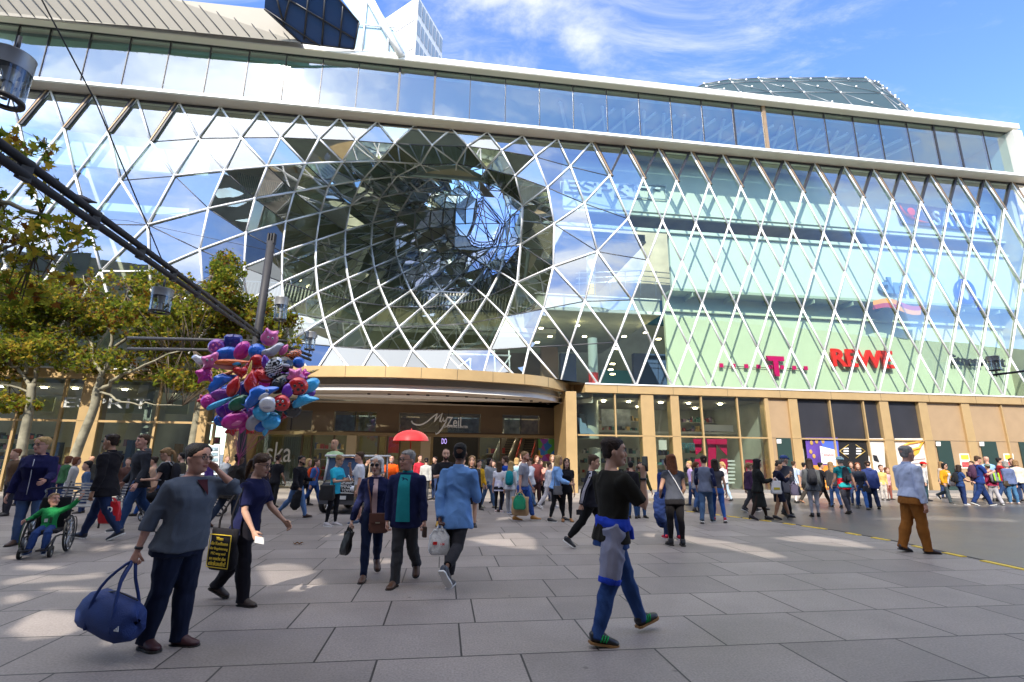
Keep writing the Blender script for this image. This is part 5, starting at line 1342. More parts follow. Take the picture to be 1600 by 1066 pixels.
def build_person(sp):
    """sp: dict, see the list of people below. Returns the top-level body mesh."""
    fx,fy=sp['at']; G=gnd(fx,fy); 
    # height so that the head top falls where the photo shows it
    d=ray(fx,sp['top']); t=G.y/d.y; H=EYE+d.z*t; H=sp.get('H',H)
    yaw=R(sp.get('yaw',0)); 
    w=sp.get('w',1.0); fem=sp.get('fem',0); near=sp.get('near',0); child=sp.get('child',0)
    vox=sp.get('vox',(.0062,.0085,.013)[2-near] if 0 else {2:.0056,1:.0085,0:.0125}[near])/1.0
    rs=random.Random(int(fx*7+fy))
    hs=1.25 if child else .96
    lean=R(sp.get('lean',3)); 
    # joints
    hipz=.525; J={}
    sit=sp.get('sit')
    legs=sp.get('legs',((0,2,1),(0,2,1)))   # (hip flex, knee flex, abduction) left, right
    hipw=.043*(1+.12*fem)*(.5+.5*w)
    LEG={}
    for s,k,(hf,kf,ab) in ((1,'L',legs[0]),(-1,'R',legs[1])):
        h=Vector((s*hipw,0,0)); a=R(hf); b=R(kf); c=R(ab)
        th=Vector((s*math.sin(c),-math.sin(a)*math.cos(c),-math.cos(a)*math.cos(c)))
        sh=Vector((s*math.sin(c)*.6,-math.sin(a-b),-math.cos(a-b))).normalized()
        kn=h+th*.245; an=kn+sh*.237
        fl=math.degrees(a-b)
        pitch=0
        if fl<-18: pitch=R(min(60,(-fl-10)*.95))     # heel up
        elif fl>14 and kf<12: pitch=-R(min(22,(fl-8)*.9))  # toes up
        fwd=Vector((s*.16,-math.cos(pitch),-math.sin(pitch))).normalized()
        if sp.get('toe'): fwd=rz(fwd,R(sp['toe']*s))
        upf=Vector((0,-math.sin(pitch),math.cos(pitch)))
        LEG[k]=(h,kn,an,fwd,upf)
    low=min(min((an-upf*.040-fwd*.05).z,(an-upf*.040+fwd*.10).z) for (h,kn,an,fwd,upf) in LEG.values())
    root=Vector((0,0,-low))
    if sit: root=Vector((0,0,sit))
    for k in LEG: h,kn,an,fw_,up_=LEG[k]; LEG[k]=(h+root,kn+root,an+root,fw_,up_)
    tw=R(sp.get('twist',0))
    def tor(v): return root+rz(rx(v,lean),tw)     # torso frame, lean forwards (rotation about x takes z towards -y)
    def tord(v): return rz(rx(v,lean),tw)
    shw=(.108-.012*fem)*(.6+.4*w)
    neck=tor(Vector((0,.008,.315))); chest=tor(Vector((0,0,.2)))
    hy=R(sp.get('hyaw',0)); hp=R(sp.get('hpitch',0))
    hroll=R(sp.get('hroll',0))
    HM=Matrix.Rotation(hy+tw,3,'Z')@Matrix.Rotation(hp+lean*.3,3,'X')@Matrix.Rotation(hroll,3,'Y')
    hc=neck+tord(Vector((0,-.012,.052)))*(1 if not child else 1.1)+HM@Vector((0,-.004,.045*hs))      # centre of the skull
    HS=.145/.145*hs
    def hd(v): return hc+HM@(Vector(v)*HS)
    # arms
    arms=sp.get('arms',((-4,7,8,0),(-4,7,8,0)))
    ARM={}
    for s,k,a in ((1,'L',arms[0]),(-1,'R',arms[1])):
        S_=tor(Vector((s*(shw-.008),.006,.264)))
        if a[0]=='t':      # reach for a target given in the person's frame (heights of the body)
            T_=Vector(a[1:4]); v=T_-S_; l1,l2=.172,.152; dd_=min(v.length,l1+l2-.004); v=v.normalized()*dd_; T_=S_+v
            ca=(l1*l1+dd_*dd_-l2*l2)/(2*l1*dd_); ca=max(-1,min(1,ca))
            pole=Vector(a[4]) if len(a)>4 else Vector((s*.6,.3,-1))
            vn=v.normalized(); pl_=pole-vn*pole.dot(vn); pl_.normalize()
            E=S_+vn*(l1*ca)+pl_*(l1*math.sqrt(1-ca*ca)); W_=T_
        else:
            fl,ab,el_,inn_=[R(q) for q in a]
            u=Vector((s*math.sin(ab),-math.sin(fl)*math.cos(ab),-math.cos(fl)*math.cos(ab)))
            E=S_+tord(u)*.172
            f=Vector((s*math.sin(ab)*(1-abs(math.sin(el_)))-s*math.sin(inn_),-math.sin(fl+el_)*math.cos(inn_),-math.cos(fl+el_)*math.cos(inn_))).normalized()
            W_=E+tord(f)*.152
        ARM[k]=(S_,E,W_)
    out={}
    side=tord(Ux)
    ch_=sp.get('belly',0); bust=.012*fem*(1 if not child else 0)
    TP=[(-.16,.112,.086,.012),(-.085,.108,.084,.012),(-.04,.103*(1+.05*fem),.080,.012),(.02,.092,.070,.006),(.08,.081*(1-.07*fem),.060,.0),(.14,.086*(1-.03*fem),.064,-.004),(.20,.096,.072+bust,-.006-bust*.6),(.245,.104,.066+bust*.3,-.002),(.270,.099,.056,.003),(.288,.086,.047,.006),(.302,.072,.042,.007),(.316,.046,.038,.008)]
    TZ=[p[0] for p in TP]
    def tsec(z): return tuple(float(np.interp(z,TZ,[p[i] for p in TP])) for i in (1,2,3))
    def torso(mb,infl,z0=-.055,z1=.318,flare=0,open_=0):
        pr=TP
        secs=[]
        zs_=sorted(set([z0,z0+.012]+[p[0] for p in TP if z0+.02<p[0]<z1-.004]+[z1]))
        for z in zs_:
            a,b_,off=tsec(z)
            bl=ch_*math.exp(-((z-.07)/.09)**2)
            fl_=flare*max(0,(.12-z))
            secs.append((tor(Vector((0,off-bl*.5,z))),a*w+infl+fl_,b_*(.55+.45*w)+bl*.5+infl+fl_,side))
        loft(mb,secs,18)
    def armchain(mb,k,infl,upto=2.0,r=(.034,.028,.024,.0235,.0165)):
        S_,E,W_=ARM[k]; aw=.75+.25*w
        q=[(-.17,.012),(-.13,.026),(-.05,.035),(.06,.0355),(.15,.035),(.35,.031),(.6,.027),(.85,.0245),(1.0,.0235),(1.15,.0235),(1.35,.0225),(1.6,.0185),(1.85,.0155),(2.0,.0145)]
        secs=[]
        for t,rr in q:
            if t>upto+1e-6: break
            p=S_.lerp(E,t) if t<=1 else E.lerp(W_,t-1)
            ax_=(E-S_) if t<=1 else (W_-E)
            sd=Vector((0,1,0)) if abs(ax_.normalized().y)<.9 else Ux
            fi=infl(t) if callable(infl) else infl
            secs.append((p,rr*aw+fi,rr*aw*.95+fi,sd))
        if upto<2.0-1e-6:
            t=upto; p=S_.lerp(E,t) if t<=1 else E.lerp(W_,t-1); rr=np.interp(t,[a for a,_ in q],[b_ for _,b_ in q]); secs.append((p,rr*aw+infl,rr*aw+infl,Vector((0,1,0))))
        loft(mb,secs,12)
    def legchain(mb,k,infl,t0=0.0,upto=2.0,boot=0,loose=0):
        h,kn,an,fw_,up_=LEG[k]; lw=.7+.3*w
        q=[(0,.050,.060),(.12,.052,.062),(.35,.049,.056),(.65,.045,.048),(.9,.038,.041),(1.0,.036,.040),(1.12,.034,.038),(1.35,.035,.040),(1.6,.029,.032),(1.85,.022,.025),(2.0,.021,.024)]
        secs=[]
        top=h+Vector((0,0,.02))
        if t0==0: secs.append((h+Vector((0,0,.03)),.046*lw+infl,.054*lw+infl,Ux))
        for t,a,b_ in q:
            if t<t0: continue
            if t>upto+1e-6: break
            p=h.lerp(kn,t) if t<=1 else kn.lerp(an,t-1)
            lo=loose*max(0,(t-.6))*.012
            secs.append((p+Vector((0,(.006 if 1.1<t<1.6 else 0),0)),a*lw+infl+lo,b_*lw+infl+lo,Ux))
        if upto<1.99:
            t=upto; p=h.lerp(kn,t) if t<=1 else kn.lerp(an,t-1); a=np.interp(t,[q_[0] for q_ in q],[q_[1] for q_ in q]); secs.append((p,a*lw+infl,a*lw*1.08+infl,Ux))
        else: secs.append((an-up_*.012+ (an-kn).normalized()*.008,.024*lw+infl+loose*.016,.028*lw+infl+loose*.016,Ux))
        loft(mb,secs,12)
    def head(mb,infl=0):
        # cranium and jaw as stacked sections along the head's z
        pr=[(-.078,.016,.014,-.040),(-.068,.027,.027,-.034),(-.052,.034,.040,-.022),(-.034,.040,.050,-.012),(-.012,.0455,.058,-.005),(.010,.0485,.063,0),(.030,.0495,.0655,.003),(.048,.047,.062,.005),(.062,.039,.052,.007),(.071,.026,.036,.008),(.075,.010,.014,.008)]
        secs=[(hd((0,y,z)),a*HS+infl,b_*HS+infl,HM@Ux) for z,a,b_,y in pr]
        loft(mb,secs,20)
    # ---- body (one continuous skin)
    mb=MB(); slim=-.010
    top=sp.get('topc'); 
    torso(mb,slim)
    sl0=sp.get('sleeve',2.0)
    for k in 'LR': armchain(mb,k,lambda t: -.0075 if t<sl0-.25 else -.001)
    barelegs=sp.get('bare',0)
    for k in 'LR': legchain(mb,k,-.003 if barelegs else -.009)
    hd_fat=.004 if w>1.15 else 0
    loft(mb,[(neck+tord(Vector((0,.006,-.03))),.036*(.7+.3*w),.036,side),(neck+tord(Vector((0,.002,.012))),.030*(.75+.25*w),.033,side),(hd((0,.008,-.05)),.029*(.75+.25*w),.034,side),(hd((0,.01,-.0)),.03,.036,side)],12)
    head(mb,hd_fat)
    # nose, brow, cheeks, ears, chin
    loft(mb,[(hd((0,-.056,.016)),.006*HS,.006*HS,HM@Ux),(hd((0,-.066,-.004)),.0075*HS,.008*HS,HM@Ux),(hd((0,-.072,-.020)),.011*HS,.010*HS,HM@Ux),(hd((0,-.058,-.027)),.010*HS,.006*HS,HM@Ux)],8)
    for s in (-1,1):
        loft(mb,[(hd((s*.047,.004,.012)),.006*HS,.013*HS,HM@Vector((1,0,0))),(hd((s*.053,.008,-.004)),.005*HS,.015*HS,HM@Ux),(hd((s*.047,.004,-.024)),.005*HS,.009*HS,HM@Ux)],8)
        mb.ell(hd((s*.024,-.043,-.018)),.018*HS,.016*HS,.017*HS,n=10,k=6)
    mb.ell(hd((0,-.052,-.064)),.017*HS,.014*HS,.013*HS,n=10,k=6)
    mb.ell(hd((0,-.058,-.042)),.017*HS,.010*HS,.010*HS,n=10,k=6)
    mb.ell(hd((0,-.050,.026)),.034*HS,.012*HS,.010*HS,n=12,k=6)
    # palms
    HANDS={}
    for k,s in (('L',1),('R',-1)):
        S_,E,W_=ARM[k]; f=(W_-E).normalized()
        pn=sp.get('palm'+k)     # palm normal
        pn=Vector(pn) if pn else Vector((-s,.15,0))
        pn=(pn-f*pn.dot(f)); pn=pn.normalized() if pn.length>.05 else f.orthogonal().normalized()
        ac=f.cross(pn)*(s)   # towards the thumb side
        if not pn or True:
            # thumb points forwards/up by default
            ref=Vector((0,-1,.25))
            if ac.dot(ref)<0: ac=-ac
        HANDS[k]=(W_,f,pn,ac)
        hsz=1.0*hs
        loft(mb,[(W_-f*.012,.0155*hsz,.013*hsz,ac),(W_+f*.010,.017*hsz,.0115*hsz,ac),(W_+f*.030,.0225*hsz,.0110*hsz,ac),(W_+f*.050,.0235*hsz,.0095*hsz,ac),(W_+f*.058,.021*hsz,.007*hsz,ac)],12)
    body=remesh(mb,vox*.92,3)
    # fingers, added to the same mesh
    fb=MB()
    for k,s in (('L',1),('R',-1)):
        W_,f,pn,ac=HANDS[k]; curl=sp.get('curl'+k,sp.get('curl',28)); hsz=hs
        for i,(o_,ln) in enumerate(((.0165,.044),(.0055,.049),(-.0055,.046),(-.0160,.036))):
            b0=W_+f*.045*hsz+ac*o_*hsz; dirv=(f+ac*(o_*3)).normalized(); p=[b0]; a_=0
            for q_,(fr,cu) in enumerate(((.45,.55),(.32,.9),(.23,.8))):
                a_+=R(curl*cu*(1+.08*i)); dv=dirv*math.cos(a_)+pn*math.sin(a_); p.append(p[-1]+dv*(ln*hsz*fr+ (.008 if q_==0 else 0)))
            fb.tube(p,[.0058*hsz,.0054*hsz,.0049*hsz,.0036*hsz],7)
        tb_=W_+f*.012*hsz+ac*.014*hsz; d1=(f*.72+ac*.62+pn*.25).normalized(); d2=(f*.85+ac*.25+pn*(.25+curl/110)).normalized(); d3=(f*.85+ac*.05+pn*(.3+curl/80)).normalized()
        fb.tube([tb_,tb_+d1*.022*hsz,tb_+d1*.022*hsz+d2*.018*hsz,tb_+d1*.022*hsz+d2*.018*hsz+d3*.014*hsz],[.0075*hsz,.0068*hsz,.006*hsz,.0042*hsz],7)
    bm=bmesh.new(); bm.from_mesh(body); fm=fb.mesh('f'); bm.from_mesh(fm); 
    for f_ in bm.faces: f_.smooth=True
    bm.to_mesh(body); bm.free(); bpy.data.meshes.remove(fm)
    M=Matrix.Translation(G)@Matrix.Rotation(yaw,4,'Z')@Matrix.Diagonal((H,H,H,1))
    body.name='person'; ob=bpy.data.objects.new('person',body); COL.objects.link(ob); ob.matrix_world=M
    body.materials.append(skin(sp.get('skin','fair')))
    tag(ob,sp['label'],sp.get('cat','child' if child else 'woman' if fem else 'man'))
    if sp.get('group'): ob['group']=sp['group']
    def child_(name,me,ms):
        if not isinstance(ms,(list,tuple)): ms=[ms]
        o=bpy.data.objects.new(name,me); COL.objects.link(o); o.parent=ob
        for m in ms: me.materials.append(m)
        return o
    def cl(name,fn,m,wr=.006,vx=1.0,sm=3):
        mb=MB(); fn(mb); return child_(name,remesh(mb,vox*vx,sm,wr,rs.randrange(9999)),m)
    # ---- clothing
    tc=sp.get('top_c'); sl=sp.get('sleeve',2.0)
    kind=sp.get('shirt','shirt')
    def mk_top(mb):
        hem=sp.get('hem',-.065); fat=sp.get('fit',.004)+.001
        torso(mb,fat,max(-.15,hem),.314,flare=sp.get('flare',0))
        loft(mb,[(neck+tord(Vector((0,.006,-.035))),.062*(.7+.3*w),.050,side),(neck+tord(Vector((0,.004,-.008))),.040,.040,side)],14)
        for k in 'LR':
            if sl>0: armchain(mb,k,fat+(.004 if sl<1 else .003),sl)
            S_=ARM[k][0]; 
    if kind!='none':
        cl(sp.get('top_name','shirt'),mk_top,fabric(tc),wr=sp.get('wr',.0065),sm={2:14,1:8,0:4}[near])
    if sp.get('sleeve_c'):   # sleeves in a second colour
        def mk(mb):
            for k in 'LR': armchain(mb,k,sp.get('fit',.004)+.006,sl)
        cl('sleeve',mk,fabric(sp['sleeve_c']))
    if sp.get('collar'):
        def mk(mb):
            loft(mb,[(neck+tord(Vector((0,.006,-.022))),.050,.047,side),(neck+tord(Vector((0,.004,.006))),.043,.043,side),(neck+tord(Vector((0,.004,.016))),.040,.041,side)],16)
        cl('collar',mk,fabric(sp['collar']),wr=0)
    if sp.get('hood'):
        def mk(mb):
            loft(mb,[(neck+tord(Vector((0,.025,-.035))),.066,.05,side),(neck+tord(Vector((0,.03,-.005))),.062,.046,side),(neck+tord(Vector((0,.03,.022))),.05,.035,side)],16)
        cl('hood',mk,fabric(sp['hood']),wr=.008)
    if sp.get('inner'):      # visible front of a shirt under an open jacket
        ic,wd,z0_,z1_=sp['inner']
        mb=MB(); vs=[];fs=[]; nu,nv=7,12
        def front(u,z):
            a,b_,of=tsec(z); a*=w; b_*=(.55+.45*w)
            bl=ch_*math.exp(-((z-.07)/.09)**2); inf=sp.get('fit',.004)+(.017 if sp.get('vneck') else .0085)
            an=math.asin(max(-.9,min(.9,u/(a+inf))))
            return tor(Vector((u,of-bl*.5-(b_+bl*.5+inf)*math.cos(an),z)))
        for i in range(nv+1):
            z=z0_+(z1_-z0_)*i/nv; hw=wd*(1-.25*(i/nv)) if not sp.get('vneck') else wd*(i/nv)
            for j in range(nu+1): vs.append(front((j/nu*2-1)*hw,z))
        for i in range(nv):
            for j in range(nu): fs.append((i*(nu+1)+j,i*(nu+1)+j+1,(i+1)*(nu+1)+j+1,(i+1)*(nu+1)+j))
        mb.add(vs,fs,0,True); child_('shirt_front',mb.mesh('shirt_front'),fabric(ic))
    if sp.get('prints'):     # chest print patches: (u0,u1,z0,z1,colour)
        for (u0,u1,z0_,z1_,cc) in sp['prints']:
            mb=MB(); vs=[];fs=[]
            for i in range(5):
                for j in range(5):
                    z=z0_+(z1_-z0_)*i/4; u=u0+(u1-u0)*j/4
                    a=.092*w; b_=.070*(.55+.45*w)+ch_*.4*math.exp(-((z-.07)/.09)**2); inf=.0115; an=math.asin(max(-.9,min(.9,u/(a+inf))))
                    vs.append(tor(Vector((u,-.004-bust-ch_*.45*math.exp(-((z-.07)/.09)**2)-(b_+inf)*math.cos(an),z))))
            for i in range(4):
                for j in range(4): fs.append((i*5+j,i*5+j+1,i*5+j+6,i*5+j+5))
            mb.add(vs,fs,0,True); child_('print',mb.mesh('print'),fabric(cc))
    if sp.get('stripes'):    # three white stripes down the sleeves
        mb=MB()
        for k,s in (('L',1),('R',-1)):
            S_,E,W_=ARM[k]
            for q_ in (-.010,0,.010):
                o_=Vector((s*.052*1.02,0,0))
                outd=(tord(Vector((s,0,0)))).normalized(); fwv=tord(Vector((0,1,0)))
                pts=[neck+tord(Vector((s*.045,q_,-.012))),S_+tord(Vector((s*.012,q_,.044))),S_+outd*.042+fwv*q_+tord(Vector((0,0,.005)))]+[ (S_.lerp(E,t) if t<=1 else E.lerp(W_,t-1))+outd*np.interp(t,[0,.5,1,2],[.045,.037,.033,.027])+fwv*q_ for t in (.3,.6,.9,1.2,1.6,1.9)]
                mb.tube(pts,.0032,5)
        child_('sleeve_stripe',mb.mesh('s'),fabric((.75,.72,.8)))
    bc=sp.get('bot_c'); bk=sp.get('bottom','trousers')
    bl_=sp.get('leglen',2.0)
    if bk in('trousers','jeans','shorts','leggings'):
        fat={'trousers':.006,'jeans':.003,'shorts':.009,'leggings':-.002}[bk]+sp.get('bfit',0)
        def mk(mb):
            torso(mb,-.001+min(fat,.002),-.075,.03)
            for k in 'LR': legchain(mb,k,fat,0,bl_,loose=sp.get('loose',{'trousers':.7,'jeans':.35,'shorts':0,'leggings':0}[bk]))
        cl(bk,mk,fabric(bc),wr=.006 if bk!='leggings' else .003)
    if sp.get('skirt'):      # skirt, coat or dress below the waist: (colour, bottom z relative to the hips, bottom radius, name)
        sc_,zb,rb_,nm_=sp['skirt']
        kx=(LEG['L'][1]+LEG['R'][1])/2
        def mk(mb):
            secs=[(tor(Vector((0,0,.10))),.084*w+.006,.064*w+.006,side),(tor(Vector((0,0,.02))),.096*w+.006,.078+.006,side),(root+Vector((0,.004,-.06)),.104*w,.088,side)]
            for q_ in (.35,.7,1.0): 
                z=-.06+(zb+.06)*q_; secs.append((root+Vector((kx.x*.3,(kx.y-root.y)*q_*.35,z)),.104*w+(rb_-.104)*q_,(.088+(rb_-.088)*q_)*.9,side))
            loft(mb,secs,22)
        cl(nm_,mk,fabric(sc_),wr=.008)
    if sp.get('waist_tie'):  # garment knotted round the waist
        cA,cB=sp['waist_tie'][:2]
        def mk(mb):
            loft(mb,[(tor(Vector((0,.0,.075))),.090*w+.010,.070+.010,side),(tor(Vector((0,0,.045))),.096*w+.014,.076+.014,side),(tor(Vector((0,0,.01))),.098*w+.010,.080+.010,side)],20)
        cl('waist_band',mk,fabric(cA),wr=.010)
        def mk2(mb):
            for s in sp.get('tie_sides',(-1,)):
                h,kn=LEG['L' if s>0 else 'R'][:2]
                loft(mb,[(tor(Vector((s*.055,.05,.04))),.055,.05,side),(h+Vector((s*.015,.025,-.01)),.064,.066,Ux),(h.lerp(kn,.45)+Vector((s*.012,.02,0)),.062,.066,Ux),(h.lerp(kn,.9)+Vector((s*.01,.015,0)),.056,.062,Ux)],14)
        cl('jacket_panel',mk2,fabric(cB),wr=.009)
        def mk3(mb):
            for s in sp.get('tie_sides',(-1,)):
                h,kn=LEG['L' if s>0 else 'R'][:2]
                loft(mb,[(h.lerp(kn,.87)+Vector((s*.01,.015,0)),.059,.065,Ux),(h.lerp(kn,1.0)+Vector((s*.01,.015,0)),.054,.060,Ux)],14)
            if sp.get('knot'):
                p=tor(Vector((.03,-.09,.05))); mb.ell(p,.03,.03,.028); loft(mb,[(p,.02,.02,Ux),(p+Vector((.02,-.05,-.05)),.024,.02,Ux),(p+Vector((.025,-.06,-.10)),.026,.02,Ux)],10)
        cl('jacket_trim',mk3,fabric(cA),wr=.006)
    # ---- shoes
    if sp.get('shoe_c') is not None:
        boot=sp.get('boot',0); heel=sp.get('heel',0)
        for k in 'LR':
            h,kn,an,fw_,up_=LEG[k]; sd=fw_.cross(up_).normalized()
            mb=MB(); A=an-up_*.018
            if heel: A=A+up_*.006
            hl_=sp.get('shoesz',1.0)
            pts=[(-.036,.017,.020,.0),(-.026,.0235,.028,.004),(0,.0255,.034,.007),(.030,.0265,.029,.002),(.060,.0285,.0205,-.005),(.088,.028,.0165,-.008),(.106,.021,.0135,-.010),(.116,.009,.009,-.012)]
            loft(mb,[(A+fw_*(x*hl_)+up_*z,a,b_,sd) for x,a,b_,z in pts],14)
            if boot: loft(mb,[(A+up_*.01,.031,.036,sd),(A+(kn-an).normalized()*boot,.030,.034,sd)],12)
            else: loft(mb,[(A+up_*.012-fw_*.003,.027,.032,sd),(A+up_*.026-fw_*.004,.026,.030,sd)],12)
            o=child_('shoe',remesh(mb,min(vox,.0085),3),LEATH(sp['shoe_c']))
            sb=MB(); sc2=SOLE_W if sp.get('sole')=='w' else mat('sole_gum',(.30,.15,.05),.6) if sp.get('sole')=='g' else SOLE_D
            outl=[(-.037,.018),(-.02,.0265),(.02,.0255),(.06,.030),(.09,.0295),(.108,.023),(.118,.010)]
            ring_=[A+fw_*(x*hl_)+sd*y-up_*.0165 for x,y in outl]+[A+fw_*(x*hl_)-sd*y-up_*.0165 for x,y in outl[::-1]]
            if heel:
                sb.tube([A-fw_*.024-up_*.015,A-fw_*.028-up_*.044],[.012,.006],8)
            sb.hexa([p-up_*.0105 for p in ring_],ring_)
            o2=bpy.data.objects.new('sole',sb.mesh('sole')); COL.objects.link(o2); o2.parent=o; o2.data.materials.append(sc2)
            if sp.get('shoe_stripe'):
                tb=MB()
                for q_ in (.012,.026,.040):
                    for sgn in (-1,1): tb.tube([A+fw_*(q_-.004)+sd*sgn*.0275-up_*.010,A+fw_*(q_+.002)+sd*sgn*.0288+up_*.004,A+fw_*(q_+.010)+sd*sgn*.020+up_*.021],.0036,5)
                o3=bpy.data.objects.new('shoe_stripe',tb.mesh('st')); COL.objects.link(o3); o3.parent=o; o3.data.materials.append(fabric(sp['shoe_stripe']))
    # ---- hair and headgear
    hr=sp.get('hair','short'); hcol=hairm(sp.get('hair_c','brown'))
    if hr not in ('none','bald'):
        def mk(mb):
            # cap of hair: sections that leave the face free
            infl=.0022 if hr in('crop',) else .0065 if hr in('short','side') else .0075
            infl+=hd_fat*1.3
            pr=[(-.040,.030,.020,.030),(-.026,.037,.030,.028),(-.006,.0455,.043,.021),(.012,.049,.054,.012),(.030,.050,.060,.008),(.047,.0485,.0615,.006),(.062,.043,.055,.007),(.074,.032,.042,.008),(.083,.016,.022,.008),(.086,.006,.008,.008)]
            secs=[(hd((0,y+.004,z)),a*HS+infl*(.3 if z<0 else .8),b_*HS+infl*(.3 if z<.035 else 1.0),HM@Ux) for z,a,b_,y in pr]
            loft(mb,secs,18)
            if hr in('short','side'):
                mb.ell(hd((0.006,-.042,.056)),.036*HS,.018*HS,.015*HS,(HM@Ux,HM@Vector((0,1,0)),HM@Vector((0,0,1))),12,8)
            if hr=='side': mb.ell(hd((.014,-.046,.046)),.034*HS,.016*HS,.018*HS,(HM@Ux,HM@Vector((0,1,0)),HM@Vector((0,0,1))),12,8)
            if hr in('bob','long','pony','bun'):
                for s in (-1,1): mb.ell(hd((s*.036,-.030,.048)),.022*HS,.030*HS,.022*HS,(HM@Ux,HM@Vector((0,1,0)),HM@Vector((0,0,1))),12,8)
            if hr in('bob','long'):
                L_={'bob':-.075,'long':sp.get('hairlen',-.21)}[hr]
                loft(mb,[(hd((0,.022,.03)),.055,.045,HM@Ux),(hd((0,.030,-.03)),.056,.040,HM@Ux),(hd((0,.040,-.075)),.054 if hr=='bob' else .057,.034,HM@Ux)]+([] if hr=='bob' else [(hd((0,.052,-.13)),.056,.030,HM@Ux),(hd((0,.055,L_*.85)),.048,.024,HM@Ux),(hd((0,.052,L_)),.030,.014,HM@Ux)]),14)
                for s in (-1,1): loft(mb,[(hd((s*.040,.004,.045)),.016,.036,HM@Ux),(hd((s*.050,.006,-.01)),.012,.036,HM@Ux),(hd((s*.050,.010,-.06)),.012,.034,HM@Ux)]+([] if hr=='bob' else [(hd((s*.052,.014,-.12)),.014,.034,HM@Ux),(hd((s*.046,.022,L_*.8)),.010,.024,HM@Ux)]),10)
            if hr=='pony':
                loft(mb,[(hd((0,.060,.022)),.020,.020,HM@Ux),(hd((0,.085,.012)),.022,.020,HM@Ux),(hd((0,.098,-.03)),.024,.022,HM@Ux),(hd((0,.095,-.09)),.018,.016,HM@Ux),(hd((0,.09,-.135)),.006,.006,HM@Ux)],10)
            if hr=='bun': mb.ell(hd((0,.058,.050)),.028,.026,.026)
        cl('hair',mk,hcol,wr=.0035,vx=.85,sm=2)
    if sp.get('beard'):
        def mk(mb):
            loft(mb,[(hd((0,-.047,-.030)),.034*HS,.018*HS,HM@Ux),(hd((0,-.046,-.055)),.034*HS,.026*HS,HM@Ux),(hd((0,-.044,-.078)),.022*HS,.020*HS,HM@Ux)],12)
            for s in (-1,1): loft(mb,[(hd((s*.043,-.006,-.005)),.007,.014,HM@Ux),(hd((s*.038,-.018,-.045)),.009,.02,HM@Ux)],8)
        cl('beard',mk,hairm(sp['beard']),wr=.002,vx=.85,sm=2)
    if sp.get('cap'):
        def mk(mb):
            pr=[(.020,.051,.066,.003),(.040,.051,.066,.004),(.060,.045,.058,.006),(.076,.030,.040,.007),(.083,.008,.01,.007)]
            loft(mb,[(hd((0,y,z)),a*HS+.010,b_*HS+.010,HM@Ux) for z,a,b_,y in pr],18)
            if sp.get('brim')=='hat': loft(mb,[(hd((0,0,.020)),.085,.098,HM@Ux),(hd((0,0,.028)),.070,.085,HM@Ux)],20)
            elif sp.get('brim')!='none': loft(mb,[(hd((0,-.05,.022)),.045,.02,HM@Ux),(hd((0,-.085,.018)),.042,.012,HM@Ux),(hd((0,-.112,.012)),.026,.005,HM@Ux)],14)
        cl('cap',mk,fabric(sp['cap']),wr=.002,vx=.9)
    # ---- face
    if near>=1 or sp.get('face'):
        for s in (-1,1):
            b=MB(); b.ell(hd((s*.0205,-.0565,.0065)),.0085*HS,.005*HS,.0042*HS,(HM@Ux,HM@Vector((0,1,0)),HM@Vector((0,0,1))),12,8)
            eo=child_('eye',b.mesh('eye'),EYE_W)
            b=MB(); b.ell(hd((s*.0205,-.0605,.0065)),.0042*HS,.0025*HS,.0040*HS,(HM@Ux,HM@Vector((0,1,0)),HM@Vector((0,0,1))),10,6)
            b.tube([hd((s*.012,-.0600,.0085)),hd((s*.0205,-.0618,.0112)),hd((s*.030,-.0575,.0080))],.0014*HS,5)
            io=bpy.data.objects.new('iris',b.mesh('iris')); COL.objects.link(io); io.parent=eo; io.data.materials.append(EYE_D)
            b=MB(); b.tube([hd((s*.009,-.0630,.0205)),hd((s*.020,-.0640,.0240)),hd((s*.033,-.0565,.0205))],[.0026*HS,.0034*HS,.0018*HS],6); child_('eyebrow',b.mesh('eyebrow'),hcol if hr not in('bald','none') else hairm('dark'))
        b=MB(); b.tube([hd((-.019,-.0590,-.0405)),hd((-.008,-.0665,-.0385)),hd((0,-.0672,-.0395)),hd((.008,-.0665,-.0385)),hd((.019,-.0590,-.0405))],[.0015*HS,.0034*HS,.0034*HS,.0034*HS,.0015*HS],6)
        b.tube([hd((-.015,-.0605,-.0435)),hd((0,-.0672,-.0465)),hd((.015,-.0605,-.0435))],[.0018*HS,.0042*HS,.0018*HS],6); child_('mouth',b.mesh('mouth'),LIP)
    if sp.get('glasses'):
        b=MB(); sun_=sp['glasses']=='sun'
        for s in (-1,1):
            c=[(s*.0215+.0175*math.cos(a),-.0675,.004+.0125*math.sin(a)) for a in [i*math.pi/7 for i in range(15)]]
            b.tube([hd(p) for p in c],.0016,5)
            if sun_: b.poly([hd(p) for p in c[:-1]])
            b.tube([hd((s*.039,-.066,.008)),hd((s*.053,-.01,.008)),hd((s*.053,.008,.004))],.0014,5)
        b.tube([hd((-.005,-.068,.008)),hd((.005,-.068,.008))],.0016,5)
        child_('glasses',b.mesh('glasses'),DARKM)
    if sp.get('watch'):
        S_,E,W_=ARM[sp['watch']]; b=MB(); b.tube([W_.lerp(E,.04),W_.lerp(E,.12)],.0185,12); child_('watch',b.mesh('watch'),SBLK)
    if sp.get('zip'):
        b=MB(); u0=sp['zip'][1]
        b.tube([tor(Vector((u0*(.3+.7*(1-q_)) ,-(.066+bust*(1 if .15<z<.25 else .4)+.012)*(.55+.45*w)-ch_*math.exp(-((z-.07)/.09)**2)-.006,z))) for q_,z in ((i/6,-.05+i*.055) for i in range(7))],.0032,5); child_('zip',b.mesh('zip'),fabric(sp['zip'][0]))
    ob['_j']=0; del ob['_j']
